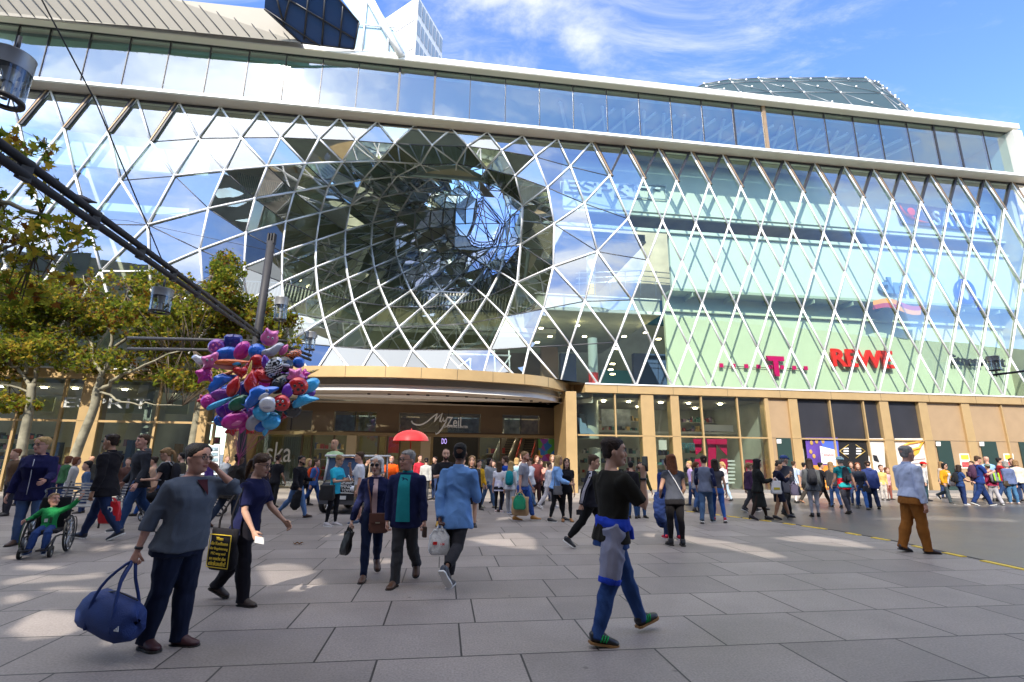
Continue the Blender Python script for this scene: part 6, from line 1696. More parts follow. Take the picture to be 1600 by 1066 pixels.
    # world joints for things held
    WJ={k:M@v for k,v in (('LH',ARM['L'][2]+(ARM['L'][2]-ARM['L'][1]).normalized()*.05),('RH',ARM['R'][2]+(ARM['R'][2]-ARM['R'][1]).normalized()*.05),('LS',ARM['L'][0]),('RS',ARM['R'][0]),('root',root),('chest',chest),('neck',neck),('back',tor(Vector((0,.075*w+.01,.2)))),('head',hc),('LE',ARM['L'][1]),('RE',ARM['R'][1]))}
    WJ['M']=M; WJ['H']=H; WJ['R3']=Matrix.Rotation(yaw,3,'Z'); WJ['tor']=lambda v: M@tor(Vector(v)); WJ['obj']=ob
    return WJ
GRP='passers-by on the square'
def P(x,y,top,yaw,label,**k):
    d=dict(at=(x,y),top=top,yaw=yaw,label=label,group=GRP,top_c=(.1,.1,.1),bot_c=(.03,.05,.12),bottom='jeans',shoe_c=(.03,.025,.022),near=0)
    d.update(k); return build_person(d)
WALK=((22,6,1),(-18,20,1)); WALKB=((-18,20,1),(22,6,1)); STEP=((12,5,1),(-10,14,1)); STEPB=((-10,14,1),(12,5,1)); STAND=((2,3,2),(-2,3,2))
SWING=((-18,7,12,0),(16,7,22,0)); SWINGB=((16,7,22,0),(-18,7,12,0)); HANG=((-3,8,12,0),(3,8,12,0)); BENT=((30,12,80,25),(30,12,80,25)); PHONE=((5,10,20,0),('t',-.10,-.16,.73))
NAV=(.012,.016,.06); BLK=(.014,.013,.016); GRY=(.10,.11,.13); JN=(.025,.055,.15); JD=(.013,.02,.055); WHT=(.7,.7,.7)
# ---------------- the large walkers in front
p1=P(258,1012,695,74,'woman in grey V-neck sweater and glasses with one hand at her head',near=2,fem=.6,w=1.36,belly=.035,legs=((5,4,-1),(-6,7,-1)),arms=(('t',.085,-.085,.865,(.35,-1,-.25)),(-20,12,14,0)),top_c=(.095,.112,.145),sleeve=1.42,hem=-.045,fit=.010,wr=.008,bot_c=(.012,.017,.04),bfit=.006,shoe_c=(.055,.014,.02),hair='side',hair_c='black',glasses=1,skin='pink',inner=((.06,.014,.02),.034,.225,.302),vneck=1,watch='R',curlR=80,curlL=35,hyaw=4,cat='woman')
p2=P(371,942,709,82,'woman in navy T-shirt and glasses striding with black tote at her hip',near=2,fem=1,w=1.06,lean=6,legs=((-17,20,1),(11,4,1)),arms=((30,9,24,0),(15,8,24,5)),top_c=(.012,.014,.055),sleeve=.8,fit=.008,hem=-.10,bot_c=(.012,.011,.016),bottom='trousers',shoe_c=(.035,.02,.016),hair='pony',hair_c='brown',glasses=1,hpitch=10,curlR=75,curlL=40)
p3=P(577,905,714,14,'elderly woman with white hair, navy jacket and brown shoulder bag',near=2,fem=1,w=1.0,legs=((-14,34,0),(8,3,0)),arms=((2,9,10,8),(2,15,10,-4)),top_c=NAV,hem=-.075,fit=.008,wr=.009,bot_c=(.012,.02,.055),shoe_c=(.09,.04,.025),hair='bob',hair_c='white',glasses='sun',hyaw=-18,collar=(.55,.36,.36),inner=((.58,.40,.40),.024,-.05,.300),skin='fair',curlR=85,curlL=60)
p4=P(628,915,705,-4,'elderly man with grey hair, navy jacket over teal polo shirt',near=2,w=1.1,belly=.02,legs=((-13,34,0),(6,2,0)),arms=((4,10,16,-4),(3,10,12,8)),top_c=(.013,.018,.065),hem=-.095,fit=.011,wr=.009,bot_c=(.045,.045,.05),bottom='trousers',shoe_c=(.10,.045,.022),hair='short',hair_c='grey',glasses=1,hyaw=-36,collar=(.02,.26,.29),inner=((.02,.27,.30),.056,-.045,.302),skin='pink',curlR=60,curlL=75)
p5=P(710,920,694,164,'man seen from behind in loose light denim shirt with shaved head',near=2,w=1.02,legs=((5,4,1),(-20,44,1)),arms=((-20,5,4,16),(14,12,65,20)),top_c=(.13,.27,.56),hem=-.115,flare=.05,fit=.010,wr=.010,collar=(.14,.28,.56),bot_c=(.03,.029,.034),bottom='trousers',loose=.4,leglen=1.82,shoe_c=(.035,.04,.06),sole='w',hair='crop',hair_c='black',skin='brown',hyaw=14,curlL=85)
p6=P(963,1000,685,112,'man in black T-shirt and jeans with blue grey jacket tied at waist',near=2,w=1.08,lean=2,legs=((25,4,1),(-13,8,1)),arms=((10,8,25,0),('t',-.13,-.115,.800,(-.15,-.35,-1))),top_c=(.018,.016,.012),sleeve=.85,fit=.009,hem=-.05,bot_c=(.028,.065,.19),shoe_c=(.012,.012,.014),sole='g',shoe_stripe=(.02,.35,.10),waist_tie=((.02,.055,.45),(.27,.27,.35)),tie_sides=(-1,),knot=1,hair='short',hair_c='dark',skin='fair',hyaw=-22,curlR=70,watch='R')
p7=P(926,857,708,76,'young man in black tracksuit jacket with white sleeve stripes',near=2,w=1.0,legs=((25,8,1),(-25,16,1)),arms=((14,7,20,0),(-22,9,12,0)),top_c=(.016,.016,.024),fit=.008,stripes=1,bot_c=(.012,.012,.013),bottom='trousers',loose=.1,leglen=1.9,shoe_c=(.015,.015,.02),sole='w',hair='short',hair_c='brown',hpitch=10,skin='fair',curlR=80)
p8=P(1438,864,698,94,'man in pale blue shirt and rust brown trousers walking right',near=2,w=1.12,belly=.018,legs=((-10,12,0),(6,3,0)),arms=((6,7,16,0),(-3,7,10,0)),top_c=(.52,.58,.74),fit=.010,hem=-.02,wr=.009,collar=(.42,.5,.7),bot_c=(.27,.10,.02),bottom='trousers',loose=.6,shoe_c=(.03,.016,.014),hair='short',hair_c='grey',skin='pink')
p9=P(34,852,684,22,'fair haired woman in navy rain jacket pushing the wheelchair',near=2,fem=1,w=1.25,legs=STAND,arms=(('t',.155,-.235,.60,(.5,.4,-1)),(4,14,14,0)),top_c=(.012,.013,.06),fit=.012,hem=-.11,wr=.009,hood=(.014,.015,.065),zip=((.55,.55,.6),-.012),bot_c=(.07,.12,.24),hair='bun',hair_c='blond',glasses=1,hyaw=-25,shoe_c=(.08,.04,.025),skin='pink')
p11=P(150,843,676,-84,'man in black jacket and glasses walking left under the trees',near=2,w=1.12,legs=((-19,18,1),(21,4,1)),arms=((-5,9,18,0),(14,8,24,0)),top_c=BLK,fit=.013,hem=-.11,wr=.008,collar=BLK,bot_c=(.018,.032,.085),shoe_c=(.02,.022,.03),sole='w',hair='short',hair_c='dark',glasses=1,skin='tan')
p12=P(204,827,678,-38,'man in dark leather jacket with grey hood walking left',near=2,w=1.1,legs=((18,8,1),(-18,22,1)),arms=((2,16,30,-12),(2,16,30,-12)),top_c=(.028,.03,.038),fit=.013,hem=-.08,wr=.009,hood=(.10,.10,.11),bot_c=(.03,.065,.16),shoe_c=(.025,.025,.03),sole='w',hair='short',hair_c='brown',skin='pink',hyaw=14)
p13=P(246,828,699,-76,'woman with fair ponytail, black vest and rucksack straps, facing left',near=1,fem=1,legs=((-22,42,1),(16,6,1)),arms=((20,9,70,0),(10,8,40,0)),top_c=(.015,.015,.02),fit=.010,sleeve=.5,bot_c=(.03,.10,.38),hair='pony',hair_c='sand',glasses=1,hpitch=16,shoe_c=WHT,sole='w')
P(229,806,712,-80,'person in peach T-shirt walking behind the ponytailed woman',top_c=(.55,.33,.21),sleeve=.8,bot_c=(.02,.08,.3),legs=WALK,hair_c='dark')
p15=P(352,823,707,148,'man in dark coat and flat cap leaning forward beneath the balloons',near=1,w=1.12,lean=10,legs=((-20,14,3),(16,6,2)),arms=((48,12,75,30),(48,12,75,30)),top_c=(.035,.03,.026),fit=.014,hem=-.15,flare=.05,wr=.010,bot_c=(.025,.035,.06),bottom='trousers',shoe_c=(.13,.05,.02),cap=(.03,.028,.026),brim='none',hair='crop',hair_c='dark',skin='brown')
p16=P(1058,853,711,180,'woman with very long auburn hair, grey top and black trousers, back turned',near=1,fem=1,w=1.05,legs=((3,3,2),(-1,3,2)),arms=((14,15,40,12),(8,14,42,10)),top_c=(.055,.06,.078),sleeve=.32,hem=-.03,fit=.005,bot_c=(.013,.012,.014),bottom='leggings',bfit=.004,boot=.05,heel=1,hair='long',hair_c='auburn',hairlen=-.25,shoe_c=BLK)
P(1051,842,716,178,'person in navy jacket and red shoes right behind the long haired woman',w=1.1,top_c=(.02,.04,.16),fit=.012,hem=-.13,bot_c=(.03,.05,.12),shoe_c=(.55,.01,.04),sole='w',legs=((2,2,5),(-2,2,5)),hair_c='dark')
p17=P(1106,817,712,150,'man in grey and navy raglan top walking away beside a woman',near=1,w=1.04,legs=((-14,12,1),(16,6,1)),arms=((14,12,30,0),(-4,12,20,0)),top_c=(.13,.15,.21),sleeve_c=(.015,.02,.06),sleeve=1.5,bot_c=(.06,.11,.20),loose=.6,hair='short',hair_c='dark',shoe_c=(.02,.03,.03),sole='w',hyaw=26)
P(1124,815,717,168,'woman in patterned grey top, tight jeans and crimson trainers, walking away',near=1,fem=1,w=1.05,legs=((18,6,1),(-16,14,1)),arms=((6,12,16,0),(-4,12,16,0)),top_c=(.06,.06,.075),sleeve=.4,hem=.0,bot_c=(.025,.09,.32),bottom='leggings',bfit=.004,shoe_c=(.45,.01,.05),sole='w',hair='long',hair_c='dark',hairlen=-.15)
p18=P(1189,813,717,84,'woman with black hair in long black coat and high heels',near=1,fem=1,legs=((18,8,0),(-14,12,0)),arms=((20,8,80,10),(25,8,85,10)),top_c=(.014,.016,.016),fit=.012,wr=.008,skirt=((.014,.016,.016),-.30,.125,'coat'),bottom='leggings',bot_c=(.03,.02,.018),shoe_c=BLK,heel=1,hair='long',hair_c='black',hairlen=-.17,hyaw=6)
p19=P(1221,812,720,86,'woman in navy dress looking down, bare legs and heels',near=1,fem=1,legs=((26,14,0),(-10,10,0)),arms=((35,8,95,15),(35,8,110,15)),top_c=(.012,.014,.035),sleeve=1.6,skirt=((.012,.014,.03),-.22,.11,'skirt'),bottom='none',bare=1,shoe_c=BLK,heel=1,hair='short',hair_c='black',hpitch=26,skin='olive')
p20=P(1233,806,711,118,'old man in dark suit and blue cap behind two women',near=1,w=1.14,legs=((16,6,1),(-16,18,1)),arms=((8,10,20,0),(-6,10,16,0)),top_c=(.02,.022,.034),fit=.014,hem=-.14,bot_c=(.016,.016,.018),bottom='trousers',hair='crop',hair_c='grey',cap=(.04,.07,.20),hyaw=-20)
p21=P(1275,808,717,160,'woman with long brown hair, grey jacket and pale grey leggings',near=1,fem=1,legs=((6,10,0),(10,6,1)),arms=((10,8,30,0),(2,8,14,0)),top_c=(.09,.095,.10),fit=.012,hem=-.08,wr=.009,bot_c=(.42,.42,.46),bottom='leggings',shoe_c=BLK,boot=.05,hair='long',hair_c='dark',hairlen=-.17)
p22=P(1325,803,714,176,'person in teal T-shirt and pale hat with red jumper round the waist',near=1,legs=((-6,22,0),(8,4,1)),arms=((10,10,30,0),(-4,18,12,0)),w=1.06,top_c=(.02,.30,.31),sleeve=.5,bot_c=(.05,.05,.065),skirt=((.5,.01,.02),-.07,.118,'tied_jumper'),hair='short',hair_c='grey',cap=(.35,.55,.58),brim='hat')
p23=P(1366,795,721,160,'man in navy hooded jacket seen from behind by the white poster',w=1.16,legs=((4,4,2),(-10,16,1)),top_c=(.025,.04,.14),fit=.016,hem=-.11,hood=(.03,.045,.15),bot_c=(.02,.03,.07),bottom='trousers',hair='short',hair_c='dark',glasses=1)
p33=P(817,813,705,72,'bearded man in grey polo shirt, blue shorts and tan boots',near=1,w=1.1,legs=((20,6,1),(-8,10,1)),arms=((10,8,20,0),(-2,9,8,0)),top_c=(.27,.27,.31),sleeve=.75,hem=-.02,fit=.007,bot_c=(.03,.08,.30),loose=.5,leglen=1.9,shoe_c=(.36,.16,.03),sole='w',boot=.03,hair='short',hair_c='sand',beard='red',skin='pink',shoesz=1.1,curlR=85)
P(1288,789,722,84,'dark haired person in black T-shirt walking behind the grey jacket woman',top_c=BLK,sleeve=.8,bot_c=(.04,.03,.025),legs=WALK,arms=SWING,hair_c='black')
p34=P(868,815,711,78,'blonde woman in loose sky blue jumper and black leggings',near=1,fem=1,w=1.02,lean=7,legs=((20,10,0),(-4,12,0)),arms=((14,9,30,0),(30,9,50,10)),top_c=(.22,.40,.72),fit=.014,wr=.012,hem=-.03,bot_c=(.012,.012,.014),bottom='leggings',leglen=1.88,shoe_c=BLK,sole='w',hair='long',hair_c='blond',hairlen=-.15)
p35=P(886,815,717,4,'woman in black dotted blouse facing the camera, tan shoes',near=1,fem=1,legs=STAND,arms=HANG,top_c=(.012,.012,.016),sleeve=.6,bot_c=BLK,bottom='leggings',shoe_c=(.30,.13,.04),hair='long',hair_c='dark',hairlen=-.14)
p36=P(692,824,702,12,'man in black T-shirt with blue print, arms folded, behind the denim shirt',near=1,w=1.12,belly=.012,legs=STEP,arms=((30,12,85,40),(32,14,80,45)),top_c=BLK,sleeve=.85,fit=.009,bot_c=(.025,.06,.17),shoe_c=(.45,.25,.02),hair='crop',hair_c='brown',beard='dark',prints=((-.04,.055,.17,.235,(.12,.22,.36)),(-.03,.055,.10,.16,(.02,.30,.45))))
p37=P(735,823,713,0,'woman in black dress half hidden behind the denim shirt man',near=1,fem=1,legs=STAND,arms=HANG,top_c=BLK,skirt=(BLK,-.20,.12,'skirt'),bottom='none',bare=1,shoe_c=BLK,hair='bob',hair_c='sand')
p44=P(1003,809,723,8,'bearded man in khaki green jacket standing before the shop glass',near=1,legs=STAND,arms=((8,16,22,0),(4,12,14,0)),top_c=(.06,.065,.025),fit=.010,inner=((.3,.3,.3),.025,-.04,.3),bot_c=(.06,.12,.26),hair='short',hair_c='black',beard='black',skin='tan')
P(989,810,722,172,'man in black jumper with his back to us beside the khaki jacket',legs=STAND,top_c=BLK,bot_c=(.03,.07,.18),hair_c='black')
p45=P(518,822,712,70,'young woman in turquoise T-shirt and black leggings reading her phone',near=1,fem=1,legs=((3,3,1),(-4,6,1)),arms=((30,6,70,20),(26,9,75,20)),top_c=(.03,.42,.58),sleeve=.75,hem=-.07,fit=.007,bot_c=BLK,bottom='leggings',shoe_c=(.5,.46,.46),sole='w',hair='bun',hair_c='sand',hpitch=16)
p46=P(557,818,707,-72,'man in white T-shirt and khaki shorts eating beside the van',near=1,w=1.08,legs=((3,3,1),(-3,3,1)),arms=((2,8,12,0),('t',-.05,-.15,.79)),top_c=(.68,.68,.72),sleeve=.85,hem=-.04,fit=.009,bot_c=(.30,.23,.14),bottom='shorts',leglen=1.15,bare=1,shoe_c=(.05,.08,.14),sole='w',hair='short',hair_c='brown',skin='pink')
p47=P(460,809,711,76,'dark haired man in black jacket and blue jeans carrying a coat',near=1,legs=((22,6,1),(-22,24,1)),arms=((22,8,70,15),(10,8,30,0)),top_c=BLK,fit=.012,hem=-.06,bot_c=(.09,.17,.33),shoe_c=(.05,.025,.018),hair='short',hair_c='black',beard='black',skin='olive')
p48=P(487,792,716,84,'person carrying a bright red orange rucksack beyond the black jacket',top_c=(.05,.12,.35),bot_c=(.02,.06,.2),legs=WALK,hair_c='brown')
P(474,790,717,80,'fair haired woman with tan coat walking behind the black jacket man',fem=1,top_c=(.10,.08,.06),bot_c=BLK,legs=STEP,hair='long',hair_c='blond')
p49=P(608,787,713,2,'bald man in bright orange polo shirt under the red umbrella',near=1,w=1.14,belly=.012,legs=STAND,arms=((3,14,12,0),(3,14,12,0)),top_c=(.72,.09,.008),sleeve=.8,hem=-.04,fit=.010,bot_c=(.22,.14,.12),hair='bald',face=1,skin='pink',beard='grey')
p50=P(516,795,697,-20,'bald man in pale green shirt standing behind the small van',w=1.15,legs=STAND,top_c=(.40,.55,.30),sleeve=.8,hair='bald',skin='tan',face=1,H=2.05)
P(583,784,711,10,'fair haired man in tan shirt near the entrance, face sunlit',top_c=(.35,.24,.15),hair_c='sand',legs=STAND)
P(568,783,716,100,'person in dark jacket half hidden between the man in white and the elderly woman',top_c=(.03,.03,.03),hair_c='black',legs=STEP)
P(663,782,716,186,'person in pale grey jumper entering under the sign',top_c=(.42,.41,.38),bot_c=(.06,.06,.06),hair_c='black',legs=STAND)
P(652,780,711,40,'person in crimson and white top beneath the red umbrella',top_c=(.5,.03,.05),hair_c='dark',legs=STEP)
P(678,781,714,-30,'person in black near the dark doorway, left of the folded arms man',top_c=BLK,hair_c='black',legs=STAND)
# ---------------- group before the escalators
p38=P(746,797,719,30,'woman in mustard yellow jacket holding her face, left of the entrance group',fem=1,top_c=(.6,.33,.02),fit=.010,bot_c=BLK,legs=STAND,arms=((8,10,30,0),('t',-.05,-.11,.80)),hair='bun',hair_c='dark')
P(762,794,716,60,'person with black curls and grey hooded top looking up',top_c=(.28,.29,.30),hood=(.28,.29,.3),legs=((16,6,4),(-12,8,3)),bot_c=(.06,.11,.2),hair='bob',hair_c='black',shoe_c=(.3,.28,.2))
p40=P(779,801,722,172,'brown haired girl in white T-shirt, black leggings and tied white jumper',fem=1,near=1,top_c=(.66,.64,.68),sleeve=.6,hem=-.01,bot_c=BLK,bottom='leggings',legs=STAND,hair='long',hair_c='brown',hairlen=-.17,shoe_c=(.65,.5,.46),sole='w',skirt=((.55,.53,.66),-.10,.112,'tied_jumper'))
p41=P(790,800,713,-120,'man in royal blue T-shirt and navy jeans facing the entrance',near=1,top_c=(.015,.06,.32),sleeve=.8,bot_c=(.015,.035,.11),legs=STEP,arms=((15,8,40,0),(4,9,14,0)),hair_c='brown',shoe_c=(.06,.025,.015))
p42=P(797,803,721,168,'small girl with fair hair and grey trousers wearing a teal rucksack',fem=1,near=1,top_c=(.55,.55,.56),bot_c=(.30,.30,.31),bottom='trousers',legs=STEP,hair='long',hair_c='blond',hairlen=-.17,shoe_c=(.1,.14,.3),sole='w')
P(806,790,716,150,'fair haired woman in pale aqua top inside the entrance group',fem=1,top_c=(.40,.62,.66),bot_c=(.05,.1,.25),legs=STAND,hair='bob',hair_c='blond')
P(829,793,716,-60,'person in white jacket with blue bag strap beside the bearded man',top_c=(.7,.71,.75),fit=.012,bot_c=(.12,.22,.4),legs=STEP,hair_c='brown',arms=BENT)
P(838,789,712,20,'tall person with dark red hair near the coloured poster',top_c=(.12,.03,.03),bot_c=(.05,.02,.02),legs=STAND,hair='bob',hair_c='auburn')
P(846,788,719,-30,'person in salmon pink top with raised hand near the poster',top_c=(.62,.28,.22),bot_c=BLK,legs=STAND,arms=(('t',.06,-.12,.82),(4,8,14,0)),hair_c='brown')
p43=P(857,794,721,100,'person in all white outfit with rolled trousers by the gold pier',top_c=(.68,.66,.66),bot_c=(.55,.52,.52),bottom='trousers',fit=.012,legs=WALK,hair_c='brown',shoe_c=(.6,.55,.5),sole='w')
P(863,783,711,10,'fair haired person in beige coat against the gold pier',top_c=(.45,.34,.24),legs=STAND,hair='bob',hair_c='sand')
P(771,786,720,-20,'person in dark top deep in the entrance beside the yellow jacket',top_c=(.05,.06,.08),hair_c='black',legs=STAND)
P(817,784,709,-40,'red haired woman in the crowd below the escalators',fem=1,top_c=(.5,.46,.4),hair='long',hair_c='red',legs=STAND)
# ---------------- right hand crowd
P(1083,790,721,-100,'person in pale purple scarf walking behind the raglan man',top_c=(.30,.22,.42),hair='short',hair_c='blond',legs=STEP)
P(1091,800,722,110,'woman in grey tank top left of the raglan man',fem=1,top_c=(.25,.25,.27),sleeve=.2,bot_c=(.05,.1,.22),boot=.06,legs=STEP,hair='pony',hair_c='auburn')
P(1134,783,722,-150,'blonde woman in white jacket with pink print carrying a paper bag',fem=1,top_c=(.65,.62,.62),bot_c=(.35,.45,.55),legs=STEP,hair='pony',hair_c='blond',prints=((-.03,.03,.08,.22,(.6,.02,.25)),))
p55=P(1175,800,722,100,'woman with sunglasses and plum scarf left of the black coat',fem=1,near=1,top_c=(.05,.025,.06),fit=.010,bot_c=(.035,.035,.04),legs=WALK,hair='pony',hair_c='sand',glasses='sun',shoe_c=BLK,sole='w')
P(1181,797,723,95,'person in dark grey vest beside the plum scarf woman',top_c=(.10,.10,.13),bot_c=BLK,legs=WALKB,hair_c='sand')
P(1246,786,721,120,'person in pale blue blouse behind the old man in the cap',top_c=(.40,.48,.60),sleeve=.7,bot_c=(.55,.5,.48),legs=STEP,hair_c='brown')
P(1262,786,722,100,'dark haired person in grey T-shirt beside the violet poster',top_c=(.42,.40,.45),sleeve=.8,bot_c=(.04,.035,.03),bottom='trousers',legs=WALK,hair_c='black',shoe_c=(.4,.2,.12))
P(1307,793,722,170,'person in charcoal coat and blue jeans left of the teal T-shirt',top_c=(.035,.033,.035),bot_c=(.09,.17,.36),legs=STEP,hair='long',hair_c='sand')
P(1338,790,722,-30,'brown haired woman in dark vest right of the teal T-shirt',fem=1,top_c=(.08,.05,.05),legs=STAND,hair='bob',hair_c='brown')
p56=P(1349,796,722,-25,'red haired woman in black jacket with shoulder bag and jeans',fem=1,top_c=(.03,.035,.05),bot_c=(.05,.13,.36),legs=WALK,arms=((20,9,40,0),(14,9,60,0)),hair='long',hair_c='red',sleeve=1.2)
P(1383,782,727,-10,'child in yellow and white top before the white poster',H=1.35,child=1,top_c=(.65,.45,.15),bot_c=(.5,.45,.4),legs=STAND,hair_c='brown')
P(1391,781,729,10,'child in pink dress in front of the white poster',H=1.25,child=1,fem=1,top_c=(.6,.35,.36),bot_c=(.25,.08,.06),legs=STAND,hair='bob',hair_c='auburn')
P(1450,783,722,60,'person in red cap just behind the man in brown trousers',top_c=(.5,.48,.46),bot_c=(.02,.05,.06),legs=STAND,hair_c='dark',cap=(.6,.01,.01))
p26=P(1484,787,724,12,'dark haired woman in mustard jacket striding toward the camera',near=1,fem=1,lean=4,top_c=(.52,.24,.012),fit=.014,wr=.010,inner=((.55,.54,.6),.045,-.04,.29),bot_c=(.05,.07,.08),legs=((-20,48,2),(10,3,1)),arms=((8,20,22,0),(10,26,24,0)),hair='bob',hair_c='black',shoe_c=(.03,.03,.03),sole='w',glasses='sun')
P(1478,779,722,20,'fair haired woman half hidden behind the mustard jacket',fem=1,top_c=(.4,.32,.25),hair='long',hair_c='sand',legs=STAND)
p27=P(1507,789,727,84,'woman in navy T-shirt and trousers with hand held out',near=1,fem=1,top_c=(.02,.05,.15),sleeve=.7,bot_c=(.015,.03,.10),bottom='trousers',legs=((8,4,0),(2,6,0)),arms=((26,8,55,0),(24,8,50,0)),hair='long',hair_c='dark',hairlen=-.1,shoe_c=(.5,.5,.52),sole='w')
p28=P(1538,790,712,80,'tall man in navy polo with maroon rucksack looking at his phone',near=1,w=1.06,top_c=(.015,.035,.16),sleeve=.8,bot_c=(.012,.03,.11),bottom='trousers',legs=((20,4,1),(-18,16,1)),arms=((34,8,80,15),(30,9,85,15)),hair='short',hair_c='brown',hpitch=18,shoe_c=(.02,.02,.03),sole='w',skin='pink')
p29=P(1556,789,721,176,'child in maroon top with lime green rucksack, back turned',H=1.5,top_c=(.26,.02,.06),bot_c=(.38,.37,.40),bottom='trousers',legs=STEP,hair_c='brown',cap=(.16,.20,.16),brim='none',shoe_c=(.2,.2,.22),sole='w')
P(1555,783,714,168,'bald man in light blue shirt beyond the lime green rucksack',w=1.1,top_c=(.25,.45,.75),bot_c=(.03,.04,.08),legs=STAND,hair='bald',skin='pink')
P(1572,784,716,60,'person in dark red shirt holding a hand to the face',w=1.05,top_c=(.32,.015,.02),bot_c=(.03,.06,.15),legs=STEP,arms=((4,8,14,0),('t',-.03,-.12,.82)),hair_c='black')
p32=P(1585,788,721,176,'woman in blue denim jacket with strap across her back',fem=1,w=1.1,top_c=(.10,.13,.24),fit=.012,wr=.009,bot_c=(.06,.16,.30),legs=((3,3,2),(-3,3,2)),hair='bob',hair_c='grey',shoe_c=(.5,.4,.36))
P(1592,783,717,-20,'person in black top behind the denim jacket woman',top_c=BLK,hair_c='brown',legs=STAND)
P(1600,786,719,150,'fair person in cream jacket at the right edge',top_c=(.6,.55,.45),hair='bob',hair_c='sand',legs=STEP)
P(1530,781,720,-90,'person in dark clothes stepping behind the tall man in navy',top_c=(.05,.03,.04),hair_c='brown',legs=WALK)
# ---------------- crowd at the left, behind the bench and under the trees
P(6,806,702,-20,'grey haired man in brown jacket at the left edge',w=1.1,top_c=(.10,.06,.035),bot_c=(.03,.03,.04),hair_c='auburn',legs=STAND)
P(74,790,713,-100,'brown haired person behind the wheelchair pusher, purple top',top_c=(.10,.04,.14),hair='bob',hair_c='brown',legs=STAND)
P(90,792,713,160,'person in green jacket with reddish hair beside the thick tree trunk',top_c=(.04,.12,.05),hair='bob',hair_c='auburn',legs=STAND)
P(101,800,728,120,'person with chestnut hair and pale jumper sitting low near the trunk',top_c=(.45,.44,.42),hair='bob',hair_c='auburn',legs=STAND,H=1.45)
P(20,790,712,100,'person in tan coat in the crowd left of the bench',top_c=(.25,.16,.09),hair_c='brown',legs=STAND)
P(133,782,713,-90,'bald man in dark jumper before the gold column',top_c=(.05,.05,.045),hair='bald',skin='tan',legs=STAND,face=1)
P(125,802,732,-60,'dark haired child in blue denim jacket behind the bench',child=1,H=1.3,top_c=(.07,.12,.22),hair_c='black',legs=STAND)
P(187,800,716,30,'person in dark top seen between the two men in jackets',top_c=(.10,.05,.04),hair_c='brown',legs=STAND)
P(345,783,712,60,'woman in grey hooded coat left of the balloon pole',fem=1,top_c=(.20,.22,.25),hood=(.2,.22,.25),legs=STEP,hair='short',hair_c='sand')
P(319,787,713,-90,'person in purple jacket by the list board',top_c=(.10,.05,.22),hair_c='dark',legs=STEP)
P(425,793,711,170,'man in black T-shirt standing before the striped green glass',near=0,w=1.06,top_c=BLK,sleeve=.8,bot_c=(.02,.02,.022),legs=STAND,hair_c='dark',skin='tan',arms=((3,12,30,0),(3,12,30,0)))
P(408,788,709,-120,'person in dark clothes behind the tote bag woman',top_c=(.03,.02,.022),hair_c='brown',legs=STAND)
P(274,795,708,-80,'dark haired person behind the woman in the grey sweater',top_c=(.08,.07,.05),hair_c='black',legs=STEP)
P(548,785,713,-10,'person in white shirt between the van and the entrance',top_c=(.6,.6,.62),hair_c='brown',legs=STAND)
P(722,781,716,10,'person in grey shirt in the dark doorway',top_c=(.22,.22,.24),hair_c='dark',legs=STAND)
# ---------------------------------------------------------------- things carried
def bagmesh(c,X,Y,w_,d_,h,top=.8,n=6,puff=.12,tilt=0):
    """soft bag hanging from c downwards: X across, Y through, boxy sections with rounded corners"""
    b=MB(); Zv=Vector((0,0,1)); secs=[]
    for t,k in ((0,top),(.06,top*1.02),(.3,.95),(.6,1.0),(.85,1.0),(.96,.93),(1,.8)):
        ring_=[]
        for j in range(20):
            a=2*math.pi*j/20; ca,sa=math.cos(a),math.sin(a)
            u=math.copysign(abs(ca)**.45,ca)*w_/2*k*(1+puff*.25*math.sin(t*3.1)); v=math.copysign(abs(sa)**.45,sa)*d_/2*k*(.55+.45*min(1,t*1.6))
            ring_.append(c+X*(u+tilt*t*h)+Y*v-Zv*(t*h)+X*(.012*math.sin(9*t+j))+Y*(.010*math.sin(7*t+2*j)))
        secs.append(ring_)
    vs=[p for r_ in secs for p in r_]; fs=[]
    for i in range(len(secs)-1):
        for j in range(20): fs.append((i*20+j,i*20+(j+1)%20,(i+1)*20+(j+1)%20,(i+1)*20+j))
    fs.append(tuple(range(20))[::-1]); fs.append(tuple(len(vs)-20+j for j in range(20)))
    b.add(vs,fs,0,True); return b
def bag(name,hand,below,X,w_,d_,h,m,label,top=.8,handles=True,tilt=0,hm=None,cat='bag',puff=.12):
    X=Vector((X[0],X[1],0)).normalized(); Y=Vector((-X.y,X.x,0)); c=hand-Vector((0,0,below))
    o=bagmesh(c,X,Y,w_,d_,h,top,puff=puff,tilt=tilt).build(name,m); tag(o,label,cat)
    if handles:
        for s in (-1,1):
            b=MB(); y=Y*(s*d_*.28); xx=w_*top*.30
            b.tube(smooth([c-X*xx+y-Vector((0,0,.03)),c-X*xx*.55+y*.5+Vector((0,0,below*.7)),hand+Vector((0,0,.015))+y*.15,c+X*xx*.55+y*.5+Vector((0,0,below*.7)),c+X*xx+y-Vector((0,0,.03))],3),.011,6)
            b.build('handle',hm or m,o)
    return o,c,X,Y
def card(name,parent,c,X,Zd,w_,h,m,off=None,th=.004):
    b=MB(); n=X.cross(Zd); p=[c-X*w_/2-Zd*h/2,c+X*w_/2-Zd*h/2,c+X*w_/2+Zd*h/2,c-X*w_/2+Zd*h/2]; b.hexa(p,[q-n*th for q in p]); return b.build(name,m,parent)
